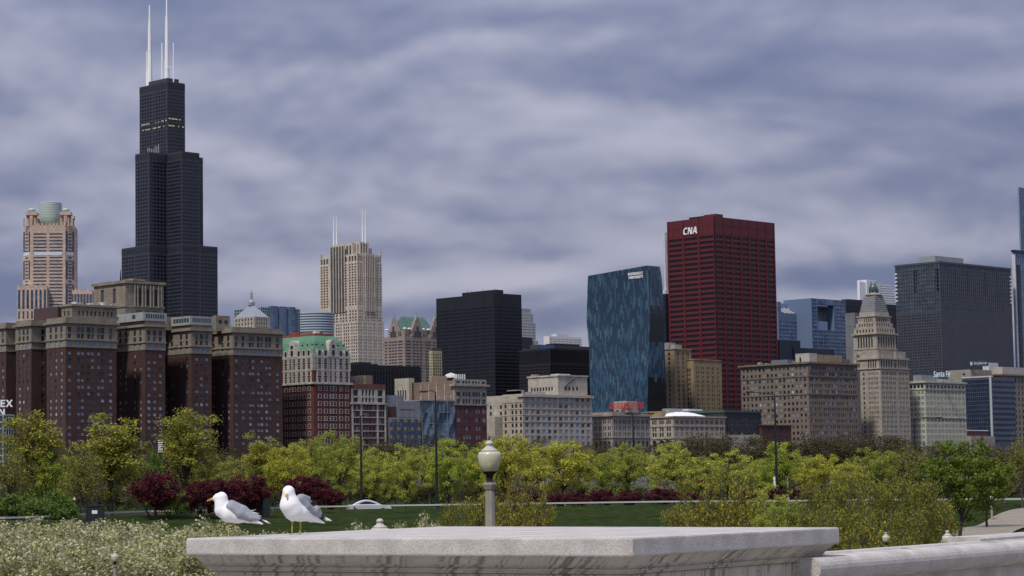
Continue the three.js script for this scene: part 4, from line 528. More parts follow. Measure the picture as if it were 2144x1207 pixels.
function arches(B, face, cs, yb, m) {                                  // round heads: dark half discs with a stone ring, over the openings below
  for (const [a, b] of cs) { const r = (b - a) / 2, c = (a + b) / 2, g = new MB(), ring = new MB(), q = (s, yy, n) => face === 'S' ? [-c + s, yy, n] : [n, yy, -c - s]; for (let k = 0; k < 10; k++) { const t = k / 10 * Math.PI, u = (k + 1) / 10 * Math.PI; g.quad(q(0, yb, 0.06), q(Math.cos(t) * r, yb + Math.sin(t) * r, 0.06), q(Math.cos(u) * r, yb + Math.sin(u) * r, 0.06), q(0, yb, 0.06)); const R2 = r * 1.22; ring.quad(q(Math.cos(t) * r, yb + Math.sin(t) * r, 0.25), q(Math.cos(t) * R2, yb + Math.sin(t) * R2, 0.25), q(Math.cos(u) * R2, yb + Math.sin(u) * R2, 0.25), q(Math.cos(u) * r, yb + Math.sin(u) * r, 0.25)); ring.quad(q(Math.cos(t) * r, yb + Math.sin(t) * r, 0.25), q(Math.cos(u) * r, yb + Math.sin(u) * r, 0.25), q(Math.cos(u) * r, yb + Math.sin(u) * r, 0), q(Math.cos(t) * r, yb + Math.sin(t) * r, 0)); } g.build('arch_window', G.dark, B.root); ring.build('arch_ring', m, B.root); }
}
// ---- arcaded stone theatre block with white tent roof
{
  const B = building('arcaded_theatre_block', 'rusticated stone block with tall arches and a white vaulted roof cover', { xc: 1410, y: 872, d: mich(1410), xl: 1360, xr: 1518 });
  const W = B.W, D = B.D, y = B.hy, pk = mix(['dark', 0.6], ['mid', 0.4]), st = mason('buff_stone', [0.44, 0.385, 0.31]), tri = (L, n) => { const o = []; for (const [a, b] of cols(n, 1, L - 1, 0.66)) { const w = (b - a) / 3; for (let k = 0; k < 3; k++) o.push([a + k * w + 0.15, a + (k + 1) * w - 0.15]); } return o; }, two = (L, n) => { const o = []; for (const [a, b] of cols(n, 1, L - 1, 0.56)) { const m = (a + b) / 2; o.push([a, m - 0.3], [m + 0.3, b]); } return o; };
  block(B, { W, D, y0: y(893), y1: B.H, wall: st, dep: 0.6, S: { cols: tri(W, 3), rows: [[y(888), y(880)]], pick: pk }, E: { cols: tri(D, 10), rows: [[y(888), y(880)]], pick: pk } });
  block(B, { W, D, y0: y(919), y1: y(893.2), wall: st, name: 'middle_wall', dep: 0.6, S: { cols: two(W, 3), rows: [[y(903), y(895)], [y(914.5), y(906)]], pick: pk }, E: { cols: two(D, 10), rows: [[y(903), y(895)], [y(914.5), y(906)]], pick: pk } });
  block(B, { W, D, y1: y(919.2), wall: st, name: 'lower_wall', dep: 0.7, S: { cols: cols(3, 1, W - 1, 0.5), rows: [[y(948), y(926)]], pick: () => G.dark }, E: { cols: cols(10, 1, D - 1, 0.5), rows: [[y(938), y(926)]], pick: () => G.dark } });
  arches(B, 'S', cols(3, 1, W - 1, 0.5), y(926), st); arches(B, 'E', cols(10, 1, D - 1, 0.5), y(926), st);
  slab(B, 'cornice', st, { W, D, y: y(874.5), h: 0.9, p: 0.9 }); slab(B, 'string_course', st, { W, D, y: y(893.4), h: 0.5, p: 0.35 }); slab(B, 'string_course', st, { W, D, y: y(919.2), h: 0.6, p: 0.4 });
  const tent = new MB(), z0 = 3, z1 = B.e(1490), n = 7; for (let k = 0; k < n; k++) { const za = -lerp(z0, z1, k / n), zb = -lerp(z0, z1, (k + 1) / n); for (let i = 0; i < 8; i++) for (let j = 0; j < 4; j++) { const f = (t, u) => { const w = (k + t) / n, e = Math.sin(clamp(w, 0, 1) * Math.PI) ** 0.5, x = -18 + u * 15; return [x, y(872) + (0.3 + 3.1 * e) * Math.sin(clamp(0.06 + u * 0.9, 0, 1) * Math.PI) * (0.9 + 0.1 * Math.sin(t * Math.PI)), lerp(za, zb, t)]; }; tent.quad(f(j / 4, i / 8), f((j + 1) / 4, i / 8), f((j + 1) / 4, (i + 1) / 8), f(j / 4, (i + 1) / 8)); } } tent.build('white_vault_cover', M('white_membrane', [0.8, 0.8, 0.82], { roughness: 0.5 }), B.root);
  boxPart(B, 'roof_plant', mech, -26, -20, y(872), y(853), -B.e(1505), -B.e(1450)); boxPart(B, 'roof_house', tan, -28, -10, y(872), y(860), 0 - 4, -1); boxPart(B, 'duct', white, -22, -15, y(858), y(854), -B.e(1508), -B.e(1478));
}
// ---- dark green-black front, red sandstone front, brown office block
{
  const B = building('dark_iron_front', 'dark black front with a teal roof edge beside the arcaded theatre block', { xc: 1517, y: 864, d: mich(1518) + 2, xr: 1594 });
  block(B, { W: 25, D: B.D, y1: B.H, wall: M('black_iron', [0.03, 0.032, 0.035], { roughness: 0.6 }), dep: 0.5, E: { cols: cols(14, 1, B.D - 1, 0.66), rows: B.rows(872, 915, 4, 0.62), pick: mix(['dark', 0.8], ['mid', 0.15], ['warm', 0.05]) } }); slab(B, 'teal_roof_edge', M('teal_paint', [0.03, 0.09, 0.09]), { W: 25, D: B.D, y: B.H, h: 1.2, p: 0.7 }); boxPart(B, 'stone_base', paleStone, -20, 0.4, 0, B.hy(911), -B.D, 0);
  const fr = new MB(); for (let k = 0; k < 7; k++) fr.box(-3.1, -2.9, B.H, B.H + 5, -k * B.D / 8 - 0.2, -k * B.D / 8); fr.box(-3.1, -2.9, B.H + 2.4, B.H + 2.7, -B.D * 0.8, 0); fr.build('roof_railing', blackSteel, B.root);
  const C = building('red_sandstone_front', 'low dark red sandstone front in front of the brown office block', { xc: 1595, y: 890, d: mich(1595) - 1, xr: 1657 });
  block(C, { W: 25, D: C.D, y1: C.H, wall: mason('red_sandstone', [0.1, 0.035, 0.03]), dep: 0.5, E: { cols: cols(4, 2, C.D - 2, 0.6), rows: C.rows(895, 925, 2, 0.6), pick: mix(['dark', 1]) } }); slab(C, 'cornice', MC.red_sandstone, { W: 25, D: C.D, y: C.H - 1, h: 0.8, p: 0.6 });
}
{
  const B = building('brown_office_block', 'wide grey-brown office block with a dense grid of square windows', { xc: 1692, y: 758, d: mich(1692), xl: 1551, xr: 1795 });
  const W = B.W, D = B.D, y = B.hy, pk = mix(['dark', 0.5], ['mid', 0.26], ['blind', 0.2], ['pale', 0.04]), rows = B.rows(764, 925, 13, 0.5), pairs = []; for (const [a, b] of cols(11, 1, D - 1, 0.78)) { const m = (a + b) / 2; pairs.push([a, m - 0.25], [m + 0.25, b]); }
  block(B, { W, D, y1: B.H, wall: greyBrown, dep: 0.5, S: { cols: cols(16, 1.2, W - 0.8, 0.5), rows, pick: pk }, E: { cols: pairs, rows, pick: pk } });
  slab(B, 'cornice', greyBrown, { W, D, y: B.H - 1.2, h: 1.2, p: 1.5 }); slab(B, 'string_course', greyBrown, { W, D, y: rows[8][0] - 1.2, h: 0.5, p: 0.4 }); slab(B, 'string_course', greyBrown, { W, D, y: rows[11][0] - 1.2, h: 0.4, p: 0.35 });
  const X = px => -B.s(px); boxPart(B, 'roof_house', terra, X(1657), X(1657) + 12, B.H, y(739), -14, -5); boxPart(B, 'roof_door', G.dark, X(1657) + 3.5, X(1657) + 5, B.H, y(747), -4.99, -4.9); boxPart(B, 'roof_plant', M('blue_grey_plant', [0.12, 0.15, 0.2]), X(1600), X(1634), B.H, y(749), -16, -8); boxPart(B, 'roof_house', tan, -3 - 6, -3, B.H, y(741), -B.e(1772), -B.e(1702)); boxPart(B, 'roof_house', greyBrown, -4 - 8, -4, B.H, y(748), -B.e(1790), -B.e(1773)); for (let k = 0; k < 8; k++) boxPart(B, 'roof_vent', mech, X(1570) + k * 6.3, X(1570) + k * 6.3 + rr(1, 3), B.H, B.H + rr(0.8, 2.6), -12, -9);
}
// ---- glass offices behind the brown block
{
  const B = building('framed_glass_office', 'pale blue glass office with a tall square open frame at its top', { xc: 1699, y: 624.6, d: 1960, xl: 1697, xr: 1770 });
  const y = B.hy, D = B.D, bg = M('office_blue_glass', [0.24, 0.35, 0.54], { roughness: 0.12, map: TX.glass }), mu = M('office_mullion', [0.12, 0.17, 0.27]), pb = M('pale_spandrel', [0.22, 0.3, 0.44], { roughness: 0.2 });
  block(B, { W: 30, D, y1: y(690), wall: mu, glass: bg, dep: 0.35, E: { cols: cols(6, 0.5, D - 0.3, 0.93), rows: B.rows(692, 790, 13, 0.78) } });
  const fz0 = B.e(1711), fz1 = B.e(1746); block(B, { W: 30, D: fz0, y0: y(690), y1: B.H, wall: mu, glass: bg, dep: 0.35, E: { cols: cols(1, 0.4, fz0 - 0.2, 0.9), rows: B.rows(627, 690, 8, 0.85) } }); block(B, { oz: -fz1, W: 30, D: D - fz1, y0: y(690), y1: B.H, wall: mu, glass: bg, dep: 0.35, E: { cols: cols(2, 0.4, D - fz1, 0.9), rows: B.rows(627, 690, 8, 0.85) } }); boxPart(B, 'frame_head', bg, -6, 0, y(637), B.H, -fz1, -fz0); boxPart(B, 'loggia_wall', M('loggia_grey_glass', [0.2, 0.22, 0.23], { roughness: 0.3, map: TX.glass }), -30, -7, y(690), y(638), -fz1, -fz0); boxPart(B, 'loggia_panel', pb, -5, -0.5, y(690), y(672), -fz1 + 9, -fz0 - 0.3);
  const C = building('louvred_glass_office', 'lower blue glass office with slanting white roof fins beside the red tower', { xc: 1630, y: 660, d: 1950, xl: 1620, xr: 1699 });
  block(C, { W: 20, D: C.D, y1: C.hy(655), wall: mu, glass: bg, dep: 0.35, E: { cols: cols(9, 0.5, C.D - 0.3, 0.93), rows: C.rows(672, 790, 15, 0.7) } }); boxPart(C, 'roof_screen', pb, -14, -10, C.hy(656), C.hy(632), -C.e(1692), 0); boxPart(C, 'corner_glass', bg, -10, -0.5, C.hy(656), C.hy(632), -C.e(1637), 0); for (let k = 0; k < 4; k++) { const z = -C.e(1645 + k * 9); new MB().tube([[-2, C.hy(656), z - 5], [-9, C.hy(643), z + 3]], [0.6, 0.6], 4).build('roof_fin', white, C.root); }
  const E = building('dark_podium_block', 'dark blue podium block between red tower and brown office roof', { xc: 1632, y: 712, d: 1850, xl: 1620, xr: 1745 });
  block(E, { W: 20, D: E.e(1676), y1: E.H, wall: M('slate_podium', [0.035, 0.045, 0.07], { roughness: 0.4 }) }); boxPart(E, 'long_podium', M('slate_podium'), -20, 1, 0, E.hy(727), -E.D, -E.e(1660));
}
// ---- beehive-topped tower
{
  const B = building('beehive_topped_tower', 'tall cream stone tower with stepped pyramid roof and a green glass beehive lantern', { xc: 1843, y: 745, d: mich(1843), xl: 1800, xr: 1903 });
  const y = q => q < 745 ? B.hat(-22, -14, q) : B.hy(q), W = B.W, D = B.D, st = mason('cream_tower_stone', [0.43, 0.38, 0.31]), pk = mix(['dark', 0.35], ['mid', 0.65]), rows = B.rows(777, 940, 16, 0.55), pr = (a, b, n) => { const o = []; for (const [p, q] of cols(n, a, b, 0.66)) { const m = (p + q) / 2; o.push([p, m - 0.22], [m + 0.22, q]); } return o; };
  const zC = B.e(1878), w0 = 3.2;
  block(B, { oz: 0, W, D: D, y1: y(772), wall: st, dep: 0.5, S: { cols: pr(2, W * 0.62, 4).concat([[W * 0.78, W * 0.86]]), rows, pick: pk }, E: { cols: pr(1, zC - 1, 4).concat(pr(zC + 1.5, D - 1, 3)), rows, pick: pk } });
  for (const [oz, DD, ox, WW] of [[0, zC - 2, -1, W - 1], [-zC - 1, D - zC - 1, -1, 30]]) { block(B, { ox, oz, W: WW, D: DD, y0: y(772), y1: y(750), wall: st, name: 'wing_top', dep: 0.6, E: { cols: cols(5, 1.5, DD - 1.5, 0.5), rows: [[y(770), y(755)]], pick: () => G.dark }, S: { cols: cols(4, 2, WW * 0.6, 0.5), rows: [[y(770), y(755)]], pick: () => G.dark } }); slab(B, 'wing_cornice', st, { ox, oz, W: WW, D: DD, y: y(752), h: 1.2, p: 1.0 }); slab(B, 'wing_parapet', st, { ox: ox - 1, oz: oz - 1, W: WW - 2, D: DD - 2, y: y(750), h: 5.5, p: 0 }); }
  slab(B, 'string_course', st, { W, D, y: y(772.5), h: 0.7, p: 0.7 });
  // tower: from the photograph its two fronts run 1786-1836 and 1836-1878
  const tz = -2.5, find = (f, px, sg) => { let a = -60, b = 120; for (let k = 0; k < 40; k++) { const m = (a + b) / 2; (sg * (f(m) - px) > 0) ? b = m : a = m; } return (a + b) / 2; };
  const tx = -find(m => proj(B.T.x - m, y(710), B.T.z + tz)[0], 1836, -1), TW = find(m => proj(B.T.x - m, y(710), B.T.z + tz)[0], 1786, -1) + tx, TD = find(m => proj(B.T.x + tx, y(710), B.T.z + tz - m)[0], 1878, 1);
  const tier = (i, a, b, S, E) => block(B, { ox: tx - i, oz: tz - i, W: TW - 2 * i, D: TD - 2 * i, y0: y(a), y1: y(b), wall: st, name: 'tower_wall', dep: 0.6, S, E });
  tier(0, 772, 735, { cols: pr(2, TW - 2, 4), rows: B.rows(738, 770, 3, 0.5), pick: pk }, { cols: pr(1, TD - 1, 4), rows: B.rows(738, 770, 3, 0.5), pick: pk });
  tier(0.4, 735, 704, { cols: cols(6, 3, TW - 4, 0.55), rows: [[y(731), y(709)]], pick: () => G.dark }, { cols: cols(7, 1.2, TD - 2, 0.55), rows: [[y(731), y(709)]], pick: () => G.dark });
  slab(B, 'tower_course', st, { ox: tx, oz: tz, W: TW, D: TD, y: y(735), h: 0.8, p: 0.3 }); slab(B, 'tower_cornice', st, { ox: tx, oz: tz, W: TW, D: TD, y: y(704), h: 1.1, p: 0.9 });
  tier(0.8, 702, 689, { cols: cols(6, 2, TW - 3, 0.45), rows: [[y(699), y(693)]], pick: () => G.dark }, { cols: cols(7, 1, TD - 2.5, 0.5), rows: [[y(699), y(693)]], pick: () => G.dark });
  tier(1.8, 689, 679, { cols: cols(6, 2, TW - 6, 0.45), rows: [[y(687), y(681)]], pick: () => G.dark }, { cols: cols(6, 1, TD - 7, 0.5), rows: [[y(687), y(681)]], pick: () => G.dark });
  tier(2.8, 679, 666, { cols: cols(5, 2, TW - 11, 0.45), rows: [[y(677), y(670)]], pick: () => G.dark }, { cols: cols(5, 1, TD - 10, 0.5), rows: [[y(677), y(670)]], pick: () => G.dark }); slab(B, 'roof_cornice', st, { ox: tx - 2.8, oz: tz - 2.8, W: TW - 5.6, D: TD - 5.6, y: y(666.5), h: 0.8, p: 0.6 });
  tier(3.6, 664, 657); const q0 = 3.8, cx = tx - TW / 2, cz = tz - TD / 2, mb = new MB(), n = 9, hx = (TW - 2 * q0) / 2, hz = (TD - 2 * q0) / 2, r1 = 5.2;
  for (let k = 0; k < n; k++) { const a = k / n, b = (k + 1) / n, ya = lerp(y(658), y(622), a), yb = lerp(y(658), y(622), b), X = t => lerp(hx, r1, t), Z = t => lerp(hz, r1, t), i = 0.12; const c = (sx, sz, t, yy, e) => [cx + sx * (X(t) - e), yy, cz + sz * (Z(t) - e)]; const C4 = [[-1, 1], [1, 1], [1, -1], [-1, -1]]; for (let f = 0; f < 4; f++) { const A = C4[f], Bq = C4[(f + 1) % 4]; mb.quad(c(...A, a, ya, 0), c(...Bq, a, ya, 0), c(...Bq, b, yb, 0.15), c(...A, b, yb, 0.15)); } } mb.build('pyramid_roof', M('grey_slate_roof', [0.27, 0.28, 0.29], { map: TX.mason }), B.root);
  new MB().lathe([[0, y(623)], [5.6, y(622.5)], [6.2, y(619)], [5, y(616.5)], [0, y(616)]], 16, cx, cz).build('lantern_base', st, B.root); for (let k = 0; k < 8; k++) mast(B, 'lantern_post', M('green_bronze', [0.06, 0.12, 0.11]), cx + Math.cos(k * 0.785) * 3, cz + Math.sin(k * 0.785) * 3, y(617), y(611), 0.35, 0.35, 5);
  new MB().lathe([[3.0, y(612)], [3.4, y(608)], [3.2, y(603)], [2.4, y(598.5)], [1.3, y(596)], [0, y(595.5)]], 18, cx, cz).build('beehive_lantern', M('green_beehive_glass', [0.06, 0.11, 0.095], { roughness: 0.3 }), B.root); for (const [a, b] of [[-2.4, 0], [0, 2.4], [2.4, 0], [0, -2.4]]) mast(B, 'lantern_finial', MC.green_bronze, cx + a, cz + b, y(598), y(591), 0.3, 0.1, 4);
}
// ---- behind the beehive tower: dark slab, grey slab, slanted white lattice tops
{
  const B = building('dark_far_slab', 'dark flat-topped slab behind the beehive-topped tower', { xc: 1772, y: 631, d: 2050, xl: 1767, xr: 1880 });
  block(B, { W: B.W, D: B.D, y1: B.H, wall: M('far_black_cladding', [0.022, 0.024, 0.032], { roughness: 0.5 }), glass: darkGlass, dep: 0.3, E: { cols: cols(30, 0.5, B.D, 0.8), rows: B.rows(640, 780, 20, 0.6) } }); boxPart(B, 'roof_plant', M('far_black_cladding'), -8, -1, B.H, B.hy(626), -B.D * 0.5, -B.D * 0.05);
  const C = building('plain_grey_slab', 'plain pale grey wall slab just left of the beehive-topped tower', { xc: 1790, y: 655, d: 1900, xl: 1770, xr: 1797 });
  block(C, { W: C.W, D: C.D, y1: C.H, wall: M('plain_grey_panel', [0.22, 0.23, 0.24], { map: TX.streak }) }); boxPart(C, 'panel_joint', M('joint_grey', [0.12, 0.125, 0.13]), -C.W, -0.3, C.hy(684), C.hy(683), 0, 0.05);
  const P = building('white_lattice_tower', 'pair of bright white gridded tower tops above the dark far slab', { xc: 1800, y: 584, d: 2400, xl: 1795, xr: 1834 });
  const wl = M('bright_white_frame', [0.75, 0.76, 0.78]), wg = M('pale_lattice_glass', [0.35, 0.38, 0.42], { roughness: 0.2 }); block(P, { W: P.W, D: P.e(1812), y1: P.hy(590), wall: wl, glass: wg, dep: 0.4, E: { cols: cols(6, 0.8, P.e(1812) - 0.5, 0.55), rows: P.rows(592, 660, 14, 0.5) } }); block(P, { ox: 1, oz: -P.e(1813), W: 12, D: P.e(1834) - P.e(1813), y1: P.hy(585), wall: wl, glass: wg, dep: 0.4, E: { cols: cols(7, 0.8, P.e(1834) - P.e(1813) - 0.5, 0.55), rows: P.rows(588, 660, 15, 0.5) } });
  const z0 = P.e(1841), z1 = P.e(1872), zt0 = P.e(1841), zt1 = P.e(1863), yt = P.hy(590), yb = P.hy(660), mb = new MB(); for (let k = 0; k < 9; k++) { const a = k / 9, b = (k + 0.45) / 9, q = (f, t) => [1.5, lerp(yb, yt, t), -lerp(lerp(z0, z1 + 12, f), lerp(zt0, zt1, f), t)]; mb.quad(q(a, 0), q(b, 0), q(b, 1), q(a, 1)); } for (let k = 0; k < 14; k++) { const t = k / 14, t2 = t + 0.035, q = (f, t) => [1.6, lerp(yb, yt, t), -lerp(lerp(z0, z1 + 12, f), lerp(zt0, zt1, f), t)]; mb.quad(q(0, t), q(1, t), q(1, t2), q(0, t2)); } mb.build('slanted_lattice', wl, P.root, 'stuff'); const bk = new MB(), q = (f, t) => [1, lerp(yb, yt, t), -lerp(lerp(z0, z1 + 12, f), lerp(zt0, zt1, f), t)], q2 = (f, t) => { const p = q(f, t); p[0] = -20; return p; }; bk.quad(q(0, 0), q(1, 0), q(1, 1), q(0, 1)); bk.quad(q(1, 0), q2(1, 0), q2(1, 1), q(1, 1)); bk.quad(q(0, 0), q2(0, 0), q2(0, 1), q(0, 1)); bk.quad(q(0, 1), q(1, 1), q2(1, 1), q2(0, 1)); bk.build('slanted_glazing', wg, P.root);
}
// ---- big grey tower block
{
  const B = building('grey_ribbed_tower', 'broad dark grey tower with ribbed sides and a glassy upper third', { xc: 1967, y: 547, d: 1900, xl: 1874.5, xr: 2117 });
  const y = B.hy, W = B.W, D = B.D, rib = M('slate_rib', [0.1, 0.112, 0.14], { roughness: 0.5, map: TX.streak }), gl = M('slate_glass', [0.05, 0.062, 0.085], { roughness: 0.14, map: TX.glass }), lg = M('upper_blue_glass', [0.11, 0.15, 0.21], { roughness: 0.12, map: TX.glass });
  const up = B.rows(553, 650, 12, 0.8), lo = B.rows(655, 800, 24, 0.6);
  block(B, { W, D, y0: y(652), y1: B.H, wall: rib, glass: lg, dep: 0.4, S: { cols: cols(17, 0.6, W - 0.3, 0.8), rows: up, pier: 0.2 }, E: { cols: cols(36, 0.6, D - 0.3, 0.72), rows: up, pier: 0.2 } });
  block(B, { W, D, y1: y(652.2), wall: rib, glass: gl, dep: 0.4, name: 'ribbed_wall', S: { cols: cols(26, 0.6, W - 0.3, 0.62), rows: lo, pier: 0.3 }, E: { cols: cols(60, 0.6, D - 0.3, 0.42), rows: lo, pier: 0.15 } });
  for (const [f, cs] of [['S', [0.06, 0.55]], ['E', [0.21, 0.39, 0.64, 0.8]]]) for (const c of cs) { const L = f === 'S' ? W : D; for (let j = 0; j < 6; j++) { const r = up[up.length - 2 - j * 1]; f === 'S' ? boxPart(B, 'balcony_recess', G.black, -c * L - 1.6, -c * L + 1.6, r[0], r[1], -0.3, 0.02) : boxPart(B, 'balcony_recess', G.black, -0.3, 0.02, r[0], r[1], -c * L - 1.6, -c * L + 1.6); } }
  for (let j = 0; j < 8; j++) { const r = up[up.length - 2 - j]; boxPart(B, 'balcony_edge', M('pale_balcony', [0.6, 0.64, 0.66]), -1.2, 0.5, r[0], r[0] + 1.4, -D - 0.3, -D + 1.6); boxPart(B, 'balcony_edge', MC.pale_balcony, -W - 0.3, -W + 1.8, r[0], r[0] + 1.4, -1.2, 0.5); }
  slab(B, 'roof_edge', rib, { W, D, y: B.H - 1.5, h: 1.5, p: 0.35 }); boxPart(B, 'roof_plant', M('pale_green_plant', [0.36, 0.4, 0.4], { map: TX.streak }), -22, -6, B.H, y(534), -B.e(2031), 3 - 6); for (const px of [1958, 1987, 2029]) mast(B, 'roof_mast', mech, -8, -Math.max(4, B.e(px)), y(540), y(531), 0.2, 0.1, 4);
}
// ---- blue glass tower at the frame's right edge
{
  const B = building('slim_blue_tower', 'slim bright blue glass tower cut by the frame above the grey ribbed tower', { xc: 2134, y: 392, d: 2080, xl: 2131, xr: 2180 });
  const y = B.hy, bg = M('bright_blue_glass', [0.16, 0.27, 0.46], { roughness: 0.12, map: TX.glass }), mu = M('bright_blue_mullion', [0.2, 0.27, 0.38]); block(B, { W: B.W, D: B.D, y1: B.H, wall: mu, glass: bg, dep: 0.3, E: { cols: cols(10, 0.4, B.D, 0.9), rows: B.rows(394, 530, 34, 0.74) } });
  const C = building('balconied_blue_tower', 'lower blue glass tower with a white edge strip and stacked dark balconies', { xc: 2125, y: 526, d: 2000, xl: 2121, xr: 2180 }); block(C, { W: C.W, D: C.D, y1: C.H, wall: mu, glass: bg, dep: 0.3, E: { cols: cols(12, 0.4, C.D, 0.88), rows: C.rows(530, 800, 60, 0.74) } }); boxPart(C, 'white_edge', white, -C.W - 0.5, 0.6, 0, C.hy(534), -0.2, 0.6); boxPart(C, 'roof_edge', darkGlass, -C.W - 1, 0.8, C.H - 1, C.H + 1, -C.D, 1); for (let j = 0; j < 36; j++) boxPart(C, 'balcony', G.dark, -0.2, 0.4, lerp(C.hy(770), C.hy(553), j / 36), lerp(C.hy(770), C.hy(553), j / 36) + 1.9, -C.e(2135), -C.e(2129));
}
// ---- cream block with portholes and rooftop script
{
  const B = building('porthole_office', 'cream terracotta office block with a row of round top windows', { xc: 1937, y: 798, d: mich(1937), xl: 1895, xr: 2021.5 });
  const y = B.hy, W = B.W, D = B.D, ct = mason('cream_green_terracotta', [0.56, 0.56, 0.45]), pk = mix(['mid', 0.6], ['dark', 0.3], ['blind', 0.1]), rows = B.rows(816, 945, 11, 0.6), tr = (L, n) => { const o = []; for (const [a, b] of cols(n, 0.8, L - 0.6, 0.78)) { const w = (b - a) / 3; for (let k = 0; k < 3; k++) o.push([a + k * w + 0.15, a + (k + 1) * w - 0.15]); } return o; };
  block(B, { W, D, y1: B.H, wall: ct, dep: 0.45, S: { cols: tr(W, 5), rows, pick: pk }, E: { cols: tr(D, 11), rows, pick: pk } }); slab(B, 'cornice', ct, { W, D, y: y(802), h: 1.1, p: 1.1 }); slab(B, 'string_course', ct, { W, D, y: rows[6][0] - 1.2, h: 0.5, p: 0.4 }); slab(B, 'string_course', ct, { W, D, y: y(816), h: 0.5, p: 0.4 });
  for (const [f, cs] of [['E', cols(11, 0.8, D - 0.6, 0.5)], ['S', cols(5, 0.8, W - 0.6, 0.5)]]) for (const [a, b] of cs) { const o = new MB().lathe([[0, 0], [1.15, 0], [1.15, 0.12], [0, 0.12]], 14).build('round_window', G.dark, B.root); const c = (a + b) / 2; f === 'E' ? (o.position.set(0, y(809), -c), o.rotation.z = -Math.PI / 2) : (o.position.set(-c, y(809), 0), o.rotation.x = Math.PI / 2); }
  boxPart(B, 'roof_house', metalGrey, -W * 0.9, -W * 0.5, B.H, y(784), -30, -8); boxPart(B, 'roof_plant', white, -14, -9, B.H, y(789), -24, -10); boxPart(B, 'roof_plant', mech, -12, -5, B.H, y(792), -B.e(2012), -B.e(1985));
  const p0 = at(1956, 790, B.d + 14), p1 = at(1990, 790, B.d + 14), sg = thing('rooftop_sign', 'pale blue rooftop script letters over the cream office with round windows', 'sign', [p0.x, p0.y, p0.z], -Math.atan2(p1.z - p0.z, p1.x - p0.x)); mesh('letters', letters('Santa Fe', at(1956, 778, B.d + 14).y - p0.y, p0.distanceTo(p1), 0.3), M('pale_blue_letters', [0.62, 0.76, 0.85]), sg); const fr = new MB(), L = p0.distanceTo(p1); for (let k = 0; k <= 6; k++) fr.box(L * k / 6 - 0.06, L * k / 6 + 0.06, -4, 3, -0.4, -0.25); fr.box(0, L, -0.3, -0.1, -0.24, -0.12); fr.build('sign_frame', mech, sg);
}
